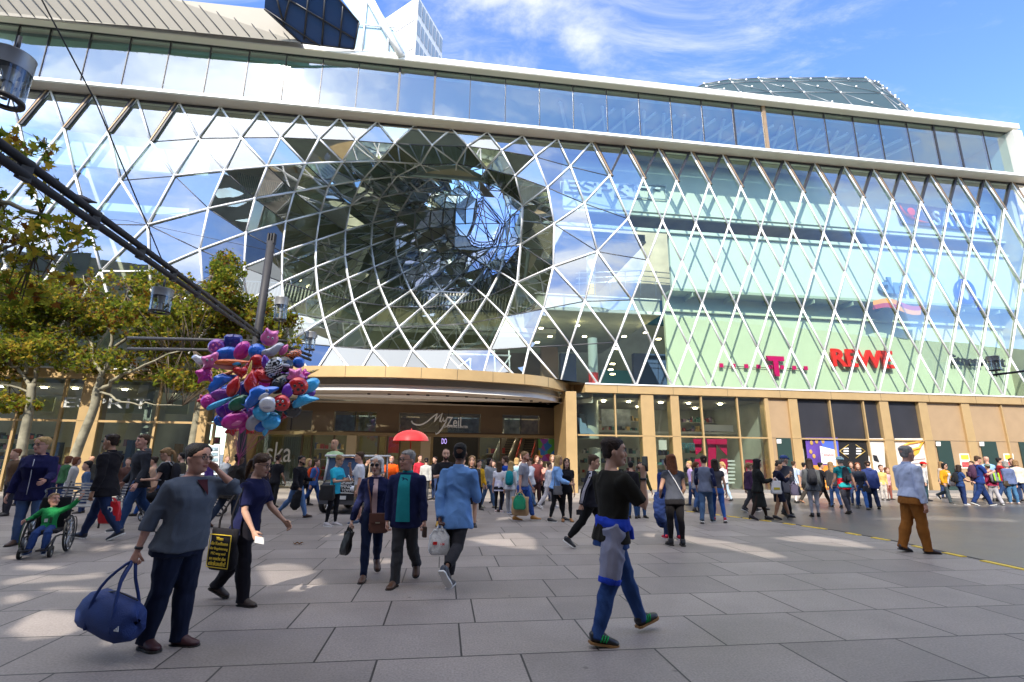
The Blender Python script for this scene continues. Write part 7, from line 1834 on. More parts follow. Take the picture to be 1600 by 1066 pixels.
def btext(body,c,X,Zd,wd,h,m,parent,name='lettering',bold=.01):
    cu=bpy.data.curves.new('t','FONT'); cu.body=body; cu.align_x='CENTER'; cu.align_y='CENTER'; cu.extrude=.003; cu.offset=bold
    o=bpy.data.objects.new('t',cu); COL.objects.link(o); bpy.context.view_layer.update(); dx,dy=o.dimensions.x,o.dimensions.y
    me=bpy.data.meshes.new_from_object(o.evaluated_get(bpy.context.evaluated_depsgraph_get())); bpy.data.objects.remove(o)
    sx,sy=wd/dx,h/dy; N_=X.cross(Zd); me.transform(Matrix.Translation(c)@Matrix(((X.x*sx,Zd.x*sy,N_.x,0),(X.y*sx,Zd.y*sy,N_.y,0),(X.z*sx,Zd.z*sy,N_.z,0),(0,0,0,1)))); return link(name,me,parent,[m])
Zv=Vector((0,0,1))
# blue holdall in the hand of the woman in grey
BLU=mat('holdall_blue',(.012,.035,.16),.7,var=.15,vscale=9,bump=.3,bscale=120)
h=p1['RH']; X=Vector((.96,-.28,0)).normalized(); Y=Vector((.28,.96,0)).normalized(); Yc=-Y
b=MB(); vs=[];fs=[]; cc=h+Vector((-.075,-.02,-.40)); tl=-.10
for i,(x,r,zz_) in enumerate(((-.295,.02,0),(-.29,.10,0),(-.26,.135,.0),(-.15,.155,.01),(0,.165,.0),(.13,.16,-.01),(.23,.14,-.015),(.265,.10,-.015),(.27,.02,-.015))):
    for j in range(16):
        a=2*math.pi*j/16; ca,sa=math.cos(a),math.sin(a); vs.append(cc+X*(x+.02*math.sin(j*1.3))+Y*(math.copysign(abs(ca)**.6,ca)*r*.78*(1-.5*max(0,sa)))+Zv*(math.copysign(abs(sa)**.62,sa)*r*.97+zz_+tl*x+.012*math.sin(5*x*9+j)))
for i in range(8):
    for j in range(16): fs.append((i*16+j,i*16+(j+1)%16,(i+1)*16+(j+1)%16,(i+1)*16+j))
b.add(vs,fs,0,True); ho=b.build('holdall',BLU); tag(ho,'navy blue sports holdall hanging from the hand of the woman in grey','bag')
for s in (-1,1):
    b=MB(); yy=Y*(s*.10); b.tube(smooth([cc-X*.13+yy*1.1-Zv*.10,cc-X*.12+yy+Zv*.10,cc-X*.05+yy*.6+Zv*.27,h+Zv*.0+yy*.1,cc+X*.10+yy*.6+Zv*.26,cc+X*.13+yy+Zv*.08,cc+X*.14+yy*1.1-Zv*.10],3),.0125,6); b.build('handle',BLU,ho)
b=MB(); b.tube([cc-X*.27+Zv*.13,cc+Zv*.172,cc+X*.24+Zv*.12],.006,5); b.build('zip',DARKM,ho)
b=MB(); pc=cc+X*.19-Y*.116-Zv*.075
for k in range(3):
    q=pc+X*(k*.017); hh=.014+.013*k; b.hexa([q,q+X*.012,q+X*.012+Zv*hh-X*.006,q+Zv*(hh-.006)-X*.006],[v-Y*.004 for v in (q,q+X*.012,q+X*.012+Zv*hh-X*.006,q+Zv*(hh-.006)-X*.006)])
b.build('logo_bar',mat('logo_grey',(.55,.57,.6),.5),ho)
# black tote with yellow lettering, on the shoulder of the woman in navy
TB=fabric((.014,.013,.016)); YT=mat('tote_yellow',(.70,.50,.03),.6)
sh=p2['RS']; X=Vector((.93,-.36,0)).normalized(); Y=Vector((.36,.93,0)).normalized(); tc_=sh+Vector((-.10,-.13,-.44))
o=bagmesh(tc_,X,Y,.37,.09,.42,.92,puff=.1).build('tote_bag',TB); tag(o,'black cloth tote with framed yellow handwriting at the hip of the navy T-shirt woman','bag')
b=MB()
for s in (-1,1): b.tube(smooth([tc_+X*(s*.1)-Zv*.03,tc_+X*(s*.075)+Zv*.16,sh+Vector((.0,-.03,.055))+X*(s*.012)],3),.012,6)
b.build('handle',TB,o)
fc=tc_-Y*.056-Zv*.225
for (dx,dz,w_,h_) in ((0,.165,.31,.008),(0,-.165,.31,.008),(-.155,0,.008,.33),(.155,0,.008,.33)): card('print_frame',o,fc+X*dx+Zv*dz,X,Zv,w_,h_,YT)
for k,(t_,wd_) in enumerate((('Wenn',.10),('die Kauflaune',.25),('der Begeisterung',.26),('PIZ weg und',.21),('so macht das',.24),('einkaufn!',.25))): btext(t_,fc+Zv*(.125-k*.05)-Y*.002,X,Zv,wd_,.034 if k<5 else .045,YT,o)
b=MB(); hp_=p2['RH']; b.box(hp_+Vector((.05,-.02,-.02)),.10,.012,.065,(Vector((.95,.2,-.2)).normalized(),Vector((-.2,.97,0)).normalized(),Zv)); tag(b.build('folded_paper',WHITE),'small white folded paper in the hand of the navy T-shirt woman','paper')
# brown satchel and black paper bag of the elderly woman
BRN_=LEATH((.12,.045,.03)); n_=p3['tor'](Vector((.035,-.10,.005))); X=Vector((1,0,0)); Y=Vector((0,1,0))
o=bagmesh(n_+Vector((.02,0,.03)),X,Y,.25,.09,.25,.97,puff=.05).build('shoulder_bag',BRN_); tag(o,'brown leather shoulder bag worn across the elderly woman in navy','bag')
card('flap',o,n_+Vector((.02,-.052,-.03)),X,Zv,.24,.12,BRN_,th=.012); card('clasp',o,n_+Vector((.02,-.070,-.085)),X,Zv,.06,.016,mat('brass',(.5,.42,.3),.3,.9))
b=MB(); b.tube(smooth([n_+Vector((-.09,-.01,.03)),p3['tor'](Vector((-.035,-.098,.15))),p3['tor'](Vector((-.065,-.06,.27))),p3['tor'](Vector((-.055,.02,.30)))],3),.011,6); b.build('strap',BRN_,o)
h=p3['RH']; o,c,X,Y=bag('paper_bag',h,.06,(.8,-.6,0),.16,.07,.30,mat('paper_black',(.012,.012,.013),.4),'slim black paper bag held low by the elderly woman in navy',tilt=-.28,puff=0,top=.95)
b=MB(); hp_=p4['LH']; b.box(hp_+Vector((.0,-.02,-.04)),.05,.10,.13,(Vector((.9,.3,0)).normalized(),Vector((-.3,.9,0)).normalized(),Zv)); tag(b.build('wallet',LEATH((.05,.025,.015)),bevel=.01),'dark leather wallet in the hand of the elderly man','wallet')
# white carrier of the man in denim
o,c,X,Y=bag('carrier_bag',p5['LH'],.05,(1,.1,0),.24,.13,.30,mat('plastic_white',(.72,.71,.70),.35,bump=.5,bscale=25),'thin white plastic carrier bag with small red print, held by the denim shirt man',top=.55,puff=.3)
card('red_print',o,c-Y*.072+Vector((-.05,0,-.16)),X,Zv,.05,.035,RED)
btext('HM',c-Y*.076+Vector((.04,0,-.17)),X,Zv,.05,.03,RED,o)
# phone of the man in black T-shirt
b=MB(); b.box(p6['RH']+Vector((.02,.0,.03)),.012,.07,.14,(Vector((.8,.6,0)).normalized(),Vector((-.6,.8,0)).normalized(),Zv)); tag(b.build('phone',mat('phone_dark',(.02,.02,.025),.2),bevel=.006),'dark phone raised by the man in black T-shirt','phone')
b=MB(); b.box(p7['RH']+Vector((-.02,0,-.05)),.10,.03,.09); tag(b.build('phone',mat('phone_dark',(.02,.02,.025),.2),bevel=.006),'small black device in the hand of the tracksuit man','phone')
# navy jacket over the arm of the long haired woman
b=MB(); a_=p16['LH']; loft(b,[(a_+Vector((0,0,.12)),.10,.05,Ux),(a_+Vector((-.01,0,-.02)),.12,.07,Ux),(a_+Vector((-.02,0,-.25)),.13,.07,Ux),(a_+Vector((-.0,0,-.5)),.10,.05,Ux),(a_+Vector((.02,0,-.56)),.05,.03,Ux)],14)
tag(link('carried_jacket',remesh(b,.02,3,.03,5),None,[fabric((.015,.03,.11))]),'navy jacket hanging over the arm of the long haired woman','jacket')
b=MB(); b.tube([p16['tor'](Vector(v)) for v in ((.06,.05,.30),(0,.088,.18),(-.07,.07,.05),(-.11,.03,-.03))],.009,5); st=b.build('bag_strap',fabric((.6,.6,.62))); tag(st,'thin pale bag strap across the back of the long haired woman','strap')
# shopping bags in the middle distance
h=p33['RH']; o,c,X,Y=bag('paper_bag',h,.10,(.97,-.2,0),.44,.16,.46,mat('kraft_paper',(.42,.27,.14),.75,var=.1,vscale=6),'large brown kraft paper bag carried by the bearded man in grey',top=.98,puff=0)
o,c,X,Y=bag('carrier_bag',h,.04,(.97,-.2,0),.30,.10,.34,mat('plastic_green',(.012,.24,.12),.35,bump=.4,bscale=20),'green carrier bag with white emblem in front of the kraft paper bag',top=.6,puff=.3)
o.location=Vector((-.02,-.15,-.02)); btext('D',c-Y*.066-Zv*.14,X,Zv,.10,.09,WHITE,o,bold=.03); card('white_print',o,c-Y*.062-Zv*.22,X,Zv,.14,.02,WHITE)
def backpack(J,m,label,m2=None,sc=1.0,panel=None):
    t=J['tor']; H_=J['H']; b=MB(); pr=[(.03,.060,.030),(.05,.076,.046),(.12,.082,.056),(.20,.078,.050),(.27,.062,.036),(.29,.03,.02)]
    sd=(t((1,0,0))-t((0,0,0))).normalized()
    loft(b,[(t((0,.085+d_*.55,z)),a*H_*sc,d_*H_*sc,sd) for z,a,d_ in pr],14)
    o=b.build('rucksack',m); tag(o,label,'rucksack')
    for s in (-1,1):
        b=MB(); b.tube([t(v) for v in ((s*.05,.085,.26),(s*.062,.04,.312),(s*.07,-.03,.300),(s*.078,-.085,.22),(s*.085,-.05,.10),(s*.06,.09,.06))],.012*H_/1.7,5); b.build('strap',m2 or m,o)
    if panel:
        b=MB(); 
        for s in (-1,1): loft(b,[(t((s*.055,.085+.115,z)),.016*H_,.012*H_,sd) for z in (.06,.1,.2,.26)],8)
        b.build('side_panel',panel,o)
    b=MB(); loft(b,[(t((0,.085+.10,z)),.052*H_*sc,.02*H_*sc,sd) for z in (.05,.08,.13,.15)],12); b.build('front_pocket',m2 or m,o)
    return o
backpack(p42,fabric((.01,.20,.22)),'teal rucksack on the small fair haired girl')
backpack(p28,fabric((.07,.03,.06)),'dark maroon rucksack on the tall man in navy',sc=1.15)
backpack(p27,fabric((.016,.017,.02)),'black rucksack on the woman with hand held out')
backpack(p29,fabric((.20,.20,.22)),'grey and lime green rucksack on the child in maroon',panel=fabric((.30,.62,.03)),sc=1.1)
backpack(p22,fabric((.02,.022,.03)),'small black rucksack with crossed straps on the teal T-shirt',sc=.75)
backpack(p48,fabric((.62,.07,.02)),'bright red orange rucksack worn beside the small van',sc=1.15)
backpack(p13,fabric((.02,.02,.025)),'dark rucksack with pale straps on the ponytailed woman',m2=fabric((.45,.45,.45)))
backpack(p21,fabric((.03,.03,.035)),'black rucksack slung behind the woman in grey jacket',sc=.9)
# shoulder and hand bags
def sbag(J,off,m,label,w_=.24,h=.2,d_=.1,strap=True,side='R',yawX=(1,0,0)):
    p=J['tor'](Vector(off)); X=Vector(yawX).normalized(); Y=Vector((-X.y,X.x,0)); o=bagmesh(p,X,Y,w_,d_,h,.92,puff=.15).build('shoulder_bag',m); tag(o,label,'bag')
    if strap:
        b=MB(); b.tube(smooth([p-X*w_*.4,J[side+'S'].lerp(p,.3)-X*.04,J[side+'S']+Vector((0,0,.05)),J[side+'S'].lerp(p,.35)+X*.05,p+X*w_*.4],3),.008,5); b.build('strap',m,o)
    return o
sbag(p45,(-.13,.03,.06),LEATH((.012,.012,.014)),'large black shoulder bag at the back of the turquoise T-shirt woman',.34,.34,.16)
sbag(p34,(-.11,-.05,.03),LEATH((.12,.12,.13)),'grey shoulder bag on the blonde woman in the sky blue jumper',.22,.22,.08)
sbag(p17 if False else p56,(.10,-.05,.0),LEATH((.02,.02,.025)),'dark shoulder bag at the front of the red haired woman in jeans',.26,.22,.1,side='L')
sbag(p20,(-.12,-.04,-.02),LEATH((.015,.018,.035)),'navy handbag beside the old man in the blue cap',.34,.26,.12)
sbag(p26,(.075,-.09,.03),LEATH((.55,.48,.42)),'cream handbag on the woman in the mustard jacket',.2,.17,.07,side='R')
sbag(p32,(.12,.05,.02),LEATH((.05,.035,.02)),'dark bag on a tan strap worn with the denim jacket',.24,.2,.1,side='L')
o,c,X,Y=bag('paper_bag',p18['RH'],.06,(1,-.1,0),.27,.11,.34,mat('paper_white',(.66,.65,.66),.5),'white paper bag with yellow print held by the woman in the black coat',top=.98,puff=0)
card('yellow_print',o,c-Y*.062+Vector((0,0,-.20)),X,Zv,.16,.06,mat('print_olive',(.5,.42,.02),.5))
o,c,X,Y=bag('paper_bag',p19['LH']+Vector((.02,-.1,-.20)),.06,(1,-.1,0),.2,.10,.28,mat('paper_lilac',(.45,.36,.46),.5),'lilac paper bag carried between the two dark haired women',top=.98,puff=0)
b=MB(); X_=Vector((1,0,0)); loft(b,[(p47['RH']+Vector((0,0,.03)),.07,.05,Ux),(p47['RH']+Vector((-.05,0,-.12)),.12,.06,Ux),(p47['RH']+Vector((-.09,0,-.38)),.14,.06,Ux),(p47['RH']+Vector((-.09,0,-.48)),.06,.03,Ux)],12)
tag(link('carried_coat',remesh(b,.02,2,.02,3),None,[fabric((.02,.02,.022))]),'black coat carried over the arm of the man in blue jeans','coat')
b=MB(); b.box(p45['RH']+Vector((.03,0,.05)),.014,.07,.14,(Vector((.8,.3,.5)).normalized(),Vector((-.3,.95,0)).normalized(),Vector((-.5,.1,.86)).normalized())); tag(b.build('phone',WHITE),'white phone held by the woman in turquoise','phone')
b=MB(); b.box(p28['RH']+Vector((.03,0,.03)),.014,.07,.13); tag(b.build('phone',mat('phone_dark',(.02,.02,.025),.2)),'dark phone held by the tall man in navy','phone')
h=p11['LH']+Vector((.22,.25,-.05)); o,c,X,Y=bag('carrier_bag',h,.05,(1,.05,0),.36,.12,.40,mat('plastic_red',(.55,.012,.02),.4,bump=.3,bscale=20),'red carrier bag with white letters between the two men in jackets',top=.75,puff=.2)
btext('ED',c-Y*.075-Zv*.15,X,Zv,.17,.11,WHITE,o,bold=.02)
# ---------------------------------------------------------------- wheelchair with the boy in green
gW=gnd(66,866); W0=Vector((gW.x,gW.y,0)); wy=R(28); Fw=Vector((math.sin(wy),-math.cos(wy),0)); Sw=Vector((Fw.y,-Fw.x,0))*-1
wc=empty('wheelchair',W0,'child wheelchair with black frame and push handle under the trees','wheelchair')
def wp(s,f,z): return W0+Sw*s+Fw*f+Vector((0,0,z))
DK=mat('chair_frame',(.025,.025,.028),.35,.4); GRN=mat('spoke_guard_green',(.03,.10,.035),.4)
for s in (-1,1):
    wheel(wp(s*.25,-.14,.29),Sw*s+Vector((0,0,.06)),.29,.03,wc,14,tr=.05)
    b=MB(); b.lathe(wp(s*.285,-.14,.29),[(.262,-.008),(.27,0),(.262,.008)],28,0,(Fw,Zv,Sw)); b.build('push_rim',GRN if s<0 else DK,wc)
    wheel(wp(s*.18,.36,.085),Sw,.085,.04,wc,5)
    b=MB(); b.tube([wp(s*.2,-.2,.25),wp(s*.2,.1,.30),wp(s*.19,.3,.30),wp(s*.18,.36,.2),wp(s*.18,.36,.09)],.014,7); b.tube([wp(s*.2,-.2,.25),wp(s*.2,-.22,.75),wp(s*.19,-.36,.92)],.014,7); b.tube([wp(s*.19,.3,.30),wp(s*.13,.44,.14)],.012,6); b.build('side_frame',DK,wc)
    b=MB(); b.box(wp(s*.23,.0,.52),.03,.28,.04,(Sw,Fw,Zv)); b.build('armrest',DK,wc,bevel=.01)
    b=MB(); b.box(wp(s*.1,.46,.13),.12,.18,.02,(Sw,Fw,Zv)); b.build('footplate',DK,wc)
b=MB(); b.tube(smooth([wp(-.19,-.36,.92),wp(-.22,-.46,.98),wp(0,-.52,1.0),wp(.22,-.46,.98),wp(.19,-.36,.92)],4),.016,8); b.build('push_handle',DK,wc)
b=MB(); b.box(wp(0,.02,.36),.38,.40,.06,(Sw,Fw,Zv)); b.build('seat',fabric((.02,.02,.024)),wc,bevel=.02)
b=MB(); b.box(wp(0,-.2,.62),.38,.06,.50,(Sw,Fw,Zv)); b.build('backrest',fabric((.02,.02,.024)),wc,bevel=.02)
# boy
HB=1.05; pb=proj(wp(0,.0,0)); 
pB_=build_person(dict(at=pb,top=757,H=HB,yaw=28,sit=.385/HB,label='boy in green jumper and jeans sitting in the wheelchair, waving',group=GRP,near=2,child=1,lean=-6,legs=((80,66,6),(80,66,8)),arms=(('t',.33,-.10,.80,(.3,0,-1)),('t',-.27,-.05,.50,(-.5,.2,-.4))),top_c=(.02,.24,.07),fit=.012,wr=.01,hem=-.05,bot_c=(.02,.045,.15),bfit=.008,shoe_c=(.06,.10,.2),sole='w',hair='short',hair_c='sand',hyaw=40,hpitch=-8,skin='pink',cat='child',curlL=8,prints=((-.045,.0,.10,.15,(.5,.52,.5)),(.02,.05,.08,.17,(.02,.05,.03)))))
# prams half hidden at the left
def pram(x,y,label,c,yaw):
    g=gnd(x,y); e=empty('pram',g,label,'pram'); f=Vector((math.sin(R(yaw)),-math.cos(R(yaw)),0)); s_=Vector((-f.y,f.x,0))
    q=lambda a,b_,z: g+s_*a+f*b_+Vector((0,0,z))
    for a in (-.25,.25):
        for b_ in (-.32,.34): wheel(q(a,b_,.12),s_,.12,.04,e,6)
        b=MB(); b.tube([q(a,-.32,.12),q(a,.1,.55),q(a,.34,.12)],.014,6); b.tube([q(a,.34,.12),q(a,-.1,.6),q(a,-.5,1.0)],.014,6); b.build('side_frame',DK,e)
    b=MB(); b.tube([q(-.25,-.5,1.0),q(.25,-.5,1.0)],.018,7); b.build('push_handle',DK,e)
    b=MB(); loft(b,[(q(0,-.35,.62),.2,.12,s_),(q(0,-.2,.58),.23,.17,s_),(q(0,.2,.55),.23,.16,s_),(q(0,.4,.58),.18,.10,s_)],14); b.build('seat',fabric(c),e)
    b=MB(); n=8; vs=[];fs=[]
    for i in range(7):
        a=R(-10+i*22)
        for j in range(9):
            t=-1+2*j/8; vs.append(q(t*.23,-.12-math.cos(a)*.3,.62+math.sin(a)*.34))
    for i in range(6):
        for j in range(8): fs.append((i*9+j,i*9+j+1,(i+1)*9+j+1,(i+1)*9+j))
    b.add(vs,fs,0,True); b.build('hood',fabric(c),e)
pram(322,806,'dark pram with wheels showing behind the woman in the grey sweater',(.02,.025,.035),-70)
pram(222,812,'black pram behind the man in the leather jacket',(.016,.016,.018),70)
# ---------------------------------------------------------------- foil balloons
YBAL=11.6
def foil(name,c): return mat('foil_'+name,c,.16,.25,coat=.8,spec=.8,bump=.25,bscale=7)
FO={'red':(.62,.012,.012),'blue':(.01,.14,.62),'cyan':(.04,.42,.75),'pink':(.80,.16,.42),'magenta':(.62,.02,.32),'purple':(.17,.02,.42),'violet':(.30,.05,.36),'navy':(.015,.02,.22),'orange':(.78,.15,.02),'green':(.01,.13,.06),'white':(.75,.75,.78),'black':(.012,.012,.014),'yellow':(.8,.5,.03),'salmon':(.75,.28,.22),'grey':(.45,.45,.5)}
def shape(kind):
    n=40; pts=[]
    for i in range(n):
        a=2*math.pi*i/n; c,s=math.cos(a),math.sin(a)
        if kind=='round': r=1
        elif kind=='oval': r=1/math.sqrt((c/1.25)**2+(s/.85)**2)
        elif kind=='square': r=min(1.25,1/max(abs(c),abs(s)))*(1-.08*abs(math.sin(2*a)))
        elif kind=='star': r=.62+.38*(abs(((a*5/(2*math.pi)+.25)%1)-.5)*2)**1.2
        elif kind=='heart':
            x=16*s**3; y=13*c-5*math.cos(2*a)-2*math.cos(3*a)-math.cos(4*a); pts.append((x/16,y/16)); continue
        elif kind=='drop': pts.append((.62*c*(1-.45*max(0,s)),1.15*s-.1)); continue
        elif kind=='spear': pts.append((1.9*c,.34*s*(1-.55*c))); continue
        elif kind=='dolphin': pts.append((1.55*c+.0,.48*s*(1-.35*c)-.30*c*c+.12+ (.25 if 1.2<a<1.9 else 0))); continue
        elif kind=='fish': r=1.0 if abs(c)<.2 else 1; x=1.1*c; y=.72*s*(1 if c>-.55 else .35+ -c*.9); pts.append((x,y)); continue
        elif kind=='ears': r=1+ .42*math.exp(-((a-1.05)/.22)**2)+.42*math.exp(-((a-2.09)/.22)**2)
        elif kind=='horse': r=.75+.55*math.exp(-((a-.9)/.35)**2)+.5*math.exp(-((a-3.9)/.22)**2)+.5*math.exp(-((a-5.3)/.22)**2)+.3*math.exp(-((a-2.6)/.3)**2)
        elif kind=='wing': pts.append((1.5*c*(1 if c>0 else .7),.5*s*(1+.3*math.sin(3*a)))); continue
        pts.append((r*c,r*s))
    return pts
brs=random.Random(3)
def balloon(kind,col,x,y,sz,rot,dz,label,spots=None,eyes=0,belly=None,stripes=0):
    c=at_y(x,y,YBAL+dz); s=sz/773*(YBAL+dz); pts=shape(kind); n=len(pts)
    V_=(CAM-c).normalized(); V_=(V_+Vector((brs.uniform(-.35,.35),0,brs.uniform(-.35,.25)))).normalized()
    X=Vector((V_.y*-1,V_.x,0)).normalized(); 
    if X.x<0: X=-X
    Y=V_.cross(X)*-1
    if Y.z<0: Y=-Y
    a=R(rot); X,Y=X*math.cos(a)+Y*math.sin(a),Y*math.cos(a)-X*math.sin(a)
    T=.55*s*(.75 if kind in('spear','wing') else 1)
    b=MB(); K=6; vs=[];fs=[]
    def surf(u,v): pass
    for side in (1,-1):
        o=len(vs)
        for k in range(K):
            t=1-k/K; z=side*T*math.sqrt(max(0,1-t*t))*(1 if kind in('round','oval','ears','heart') else .8)
            for px_,py_ in pts: vs.append(c+X*(px_*t*s)+Y*(py_*t*s)+V_*(z+ .02*s*math.sin(px_*9+py_*7)*(1-t)))
        vs.append(c+V_*(side*T*(1 if kind in('round','oval','ears','heart') else .8)))
        for k in range(K-1):
            for j in range(n):
                q=(o+k*n+j,o+k*n+(j+1)%n,o+(k+1)*n+(j+1)%n,o+(k+1)*n+j); fs.append(q if side>0 else q[::-1])
        for j in range(n):
            q=(o+(K-1)*n+j,o+(K-1)*n+(j+1)%n,o+K*n); fs.append(q if side>0 else q[::-1])
    b.add(vs,fs,0,True)
    if stripes:
        b.m=[1 if int((vs[f[0]]-c).dot(X*.8+Y*.6)/s*7+100)%2 else 0 for f in b.f]
    o=b.build('foil_balloon',[foil(col,FO[col]),foil('black',FO['black'])]); tag(o,label,'balloon','foil balloons in the bunch')
    def zat(u,v):
        r_=0
        for k in range(200): pass
        a_=math.atan2(v,u); best=min(pts,key=lambda p:abs(math.atan2(math.sin(math.atan2(p[1],p[0])-a_),math.cos(math.atan2(p[1],p[0])-a_)))); t=min(.98,math.hypot(u,v)/max(.05,math.hypot(*best))); return T*math.sqrt(1-t*t)*(1 if kind in('round','oval','ears','heart') else .8)
    if spots:
        b=MB()
        for (u,v,r_) in ((-.35,.2,.16),(.3,.3,.15),(0,-.15,.17),(-.45,-.35,.13),(.45,-.25,.14),(.05,.5,.12)): b.ell(c+X*u*s+Y*v*s+V_*(zat(u,v)),r_*s,r_*s,.05*s,(X,Y,V_),12,6)
        b.build('spot',foil(spots,FO[spots]),o)
    if belly:
        b=MB(); u,v=(.25,-.12) if kind in('dolphin','spear','fish') else (0,-.2); b.ell(c+X*u*s+Y*v*s+V_*(zat(u,v)-.03*s),.48*s,.22*s,.10*s,(X,Y,V_),16,8); b.build('pale_patch',foil(belly,FO[belly]),o)
    if eyes:
        b=MB(); w2=MB()
        for u,v in (((.75,.12),) if kind in('dolphin','fish','spear') else ((-.25,.25),(.25,.25))): w2.ell(c+X*u*s+Y*v*s+V_*(zat(u,v)+.01*s),.13*s,.16*s,.05*s,(X,Y,V_),12,6); b.ell(c+X*u*s+Y*v*s+V_*(zat(u,v)+.055*s),.06*s,.08*s,.03*s,(X,Y,V_),10,6)
        w2.build('eye',foil('white',FO['white']),o); b.build('pupil',foil('black',FO['black']),o)
    if kind in('dolphin','fish'):
        b=MB(); tp=c-X*(1.35 if kind=='dolphin' else 1.0)*s+(-Y*.18*s if kind=='dolphin' else Y*0); 
        b.hexa([tp+X*.25*s+V_*.05*s,tp-X*.3*s+Y*.42*s,tp-X*.12*s,tp-X*.3*s-Y*.42*s],[q-V_*.08*s for q in (tp+X*.25*s+V_*.05*s,tp-X*.3*s+Y*.42*s,tp-X*.12*s,tp-X*.3*s-Y*.42*s)]); b.build('tail',foil(col,FO[col]),o)
    return o
Q=lambda a,b: (280+a/5.33,500+b/5.33)
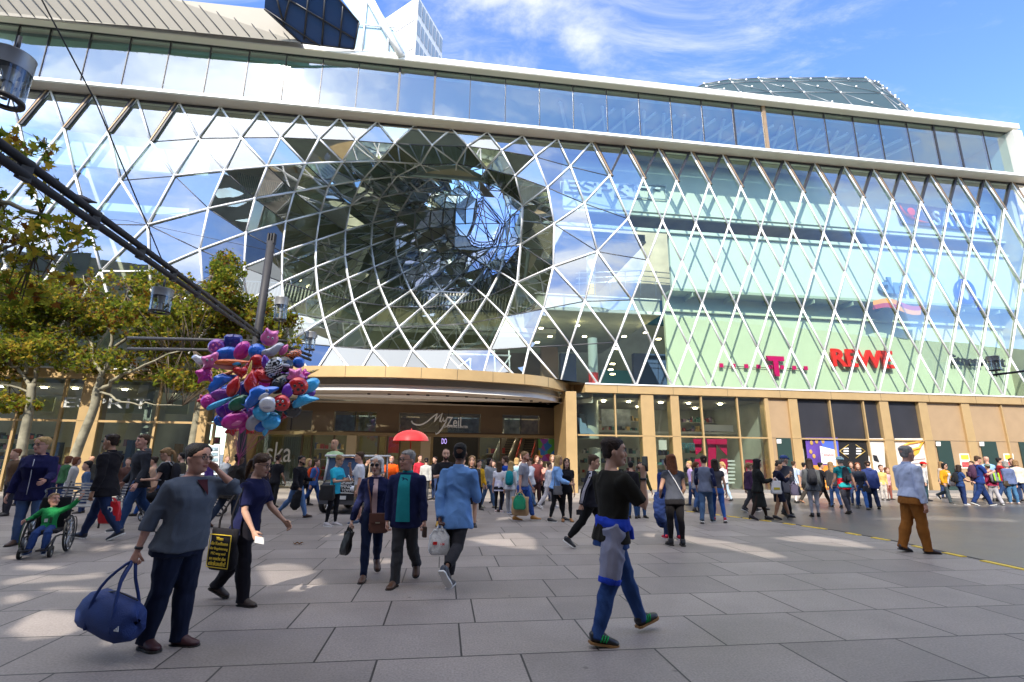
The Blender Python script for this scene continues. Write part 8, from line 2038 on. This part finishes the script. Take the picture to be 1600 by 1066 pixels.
BL=[('round','violet',(315,225),13,0,.1,'violet round balloon with pink rim at the upper left of the bunch',dict(spots='pink')),
('square','navy',(450,190),14,4,.2,'navy square pillow balloon at the top of the bunch',{}),
('ears','pink',(752,155),13,-8,.0,'pink balloon with two pointed ears at the very top of the bunch',dict(eyes=1)),
('wing','white',(180,328),13,-10,.0,'white wing shaped balloon sticking out at the upper left',{}),
('horse','pink',(262,345),14,10,-.1,'pink horse shaped balloon, upper of two at the left edge',dict(eyes=1)),
('horse','magenta',(215,455),14,20,.0,'magenta horse shaped balloon, lower of two at the left edge',{}),
('oval','magenta',(525,255),13,70,-.1,'magenta oval balloon below the navy pillow',{}),
('oval','blue',(400,285),14,20,.15,'blue oval balloon between the pink horse and the navy pillow',{}),
('round','blue',(650,262),13,0,-.1,'plain blue round balloon in the upper middle',{}),
('wing','grey',(765,255),14,35,-.15,'silver wing shaped balloon under the eared pink one',{}),
('spear','orange',(455,352),14,8,-.45,'long orange balloon with pale patch lying across the upper left',dict(belly='cyan')),
('spear','salmon',(430,395),13,-4,-.40,'long salmon balloon just beneath the orange one',{}),
('spear','orange',(385,455),10,28,-.35,'thin orange balloon slanting down at the left',{}),
('drop','red',(458,545),15,-12,-.5,'glossy red drop shaped balloon, left of the two in the centre',{}),
('drop','red',(602,505),17,4,-.55,'glossy red drop shaped balloon, right of the two in the centre',{}),
('heart','red',(515,430),12,10,-.35,'red heart balloon above the red drops',{}),
('fish','red',(710,468),15,-15,-.4,'red fish balloon with white eye, right of the red drops',dict(eyes=1)),
('spear','yellow',(590,400),7,85,-.6,'small yellow stick balloon in the centre',{}),
('round','red',(650,345),11,0,-.25,'small red round balloon over the red fish',{}),
('dolphin','blue',(680,632),19,35,-.6,'blue dolphin balloon with white belly in the lower centre',dict(belly='white',eyes=1)),
('dolphin','blue',(360,515),15,38,-.4,'blue dolphin balloon at the left of the bunch, without white belly',{}),
('spear','cyan',(365,682),13,33,-.45,'pale blue spear shaped balloon at the lower left',{}),
('oval','green',(498,692),13,40,-.45,'dark green oval balloon in the lower centre',{}),
('oval','violet',(345,625),12,0,-.1,'violet oval balloon above the pale blue spear',{}),
('round','magenta',(258,680),13,0,-.15,'magenta round balloon at the lower left edge',{}),
('star','red',(205,665),10,0,.1,'small red star balloon peeping out at the far left',{}),
('round','purple',(390,745),14,0,-.2,'purple round balloon below the pale blue spear',{}),
('oval','magenta',(470,835),16,25,-.35,'large magenta oval balloon at the bottom',dict(belly='pink')),
('round','blue',(350,835),10,0,.0,'small blue balloon at the bottom left',{}),
('drop','magenta',(530,885),11,170,-.2,'magenta drop balloon hanging at the bottom',{}),
('star','red',(440,912),11,15,.0,'red star balloon at the bottom, left of the magenta drop',{}),
('star','red',(592,910),9,40,-.1,'red star balloon at the bottom, right of the magenta drop',{}),
('round','white',(740,705),13,0,-.6,'white round balloon under the blue dolphin',dict(belly='grey')),
('round','cyan',(695,765),14,0,-.45,'light blue round balloon with eyes beneath the white one',dict(eyes=1)),
('round','cyan',(765,840),14,0,-.35,'plain light blue round balloon at the lower right bottom',{}),
('oval','grey',(625,850),12,60,-.3,'silver oval balloon at the bottom centre',{}),
('round','blue',(680,880),10,0,-.25,'small plain blue balloon at the bottom centre',{}),
('drop','cyan',(715,925),8,180,-.2,'tiny light blue drop balloon at the very bottom',{}),
('oval','white',(790,400),15,75,-.45,'black and white zebra striped oval balloon',dict(stripes=1)),
('drop','purple',(722,350),11,20,-.5,'purple drop balloon left of the zebra stripes',{}),
('round','black',(882,372),13,0,-.3,'black round balloon right of the zebra stripes',dict(belly='grey')),
('oval','black',(840,530),15,60,-.35,'black oval balloon in the middle right',{}),
('round','black',(940,742),14,0,-.2,'black round balloon at the lower right',{}),
('round','red',(990,555),15,0,-.35,'red ladybird balloon with black spots, upper of two',dict(spots='black')),
('round','red',(850,692),13,0,-.5,'red ladybird balloon with black spots and eyes, lower of two',dict(spots='black',eyes=1)),
('star','pink',(970,465),15,10,-.3,'pink star balloon in the upper right',{}),
('star','magenta',(1040,455),10,30,-.1,'small magenta star balloon at the right edge',{}),
('fish','orange',(955,290),11,30,.0,'orange and black tiger striped balloon at the upper right',dict(stripes=1)),
('spear','yellow',(1080,440),9,25,.1,'yellow and black striped tail balloon sticking out at the right',dict(stripes=1)),
('drop','pink',(875,245),9,-30,.0,'small pink drop balloon at the upper right',{}),
('round','blue',(995,355),9,0,-.05,'small blue round balloon at the upper right edge',{}),
('oval','purple',(905,590),10,80,-.45,'purple oval balloon between the ladybirds',{}),
('oval','cyan',(1095,545),12,40,-.1,'cyan oval balloon at the right edge',{}),
('round','purple',(1080,598),10,0,.05,'purple round balloon behind the cyan ones at the right',{}),
('dolphin','cyan',(1045,680),14,20,-.25,'cyan dolphin balloon at the lower right edge',{}),
('drop','red',(880,790),8,150,-.1,'tiny red drop balloon at the lower right',{}),
('round','green',(840,765),9,0,.0,'small green round balloon behind the lower ladybird',{}),
('oval','violet',(590,780),12,10,-.2,'violet oval balloon beneath the blue dolphin tail',{}),
('round','navy',(560,590),16,0,.1,'navy round balloon deep in the middle of the bunch',{}),
('round','magenta',(700,560),16,0,.2,'magenta round balloon deep behind the blue dolphin',{}),
('round','blue',(420,620),16,0,.2,'blue round balloon deep at the middle left',{}),
('round','purple',(830,450),15,0,.2,'purple round balloon deep behind the zebra stripes',{}),
('round','red',(640,400),16,0,.25,'red round balloon deep in the upper middle',{})]
for k,c,pos,sz,rot,dz,l,kw in BL:
    x,y=Q(*pos); balloon(k,c,x,y,sz,rot,dz,l,**kw)
b=MB(); hs_=gnd(366,806); knot=at_y(372,728,YBAL)
for i in range(0,len(BL),3):
    x,y=Q(*BL[i][2]); b.tube([at_y(x,y,YBAL+BL[i][5]),knot+Vector((random.uniform(-.02,.02),random.uniform(-.02,.02),.15)),knot],.004,3,cap=False)
tag(b.build('balloon_strings',mat('ribbon',(.5,.1,.25),.5)),'thin ribbons gathered below the bunch of balloons','ribbons')
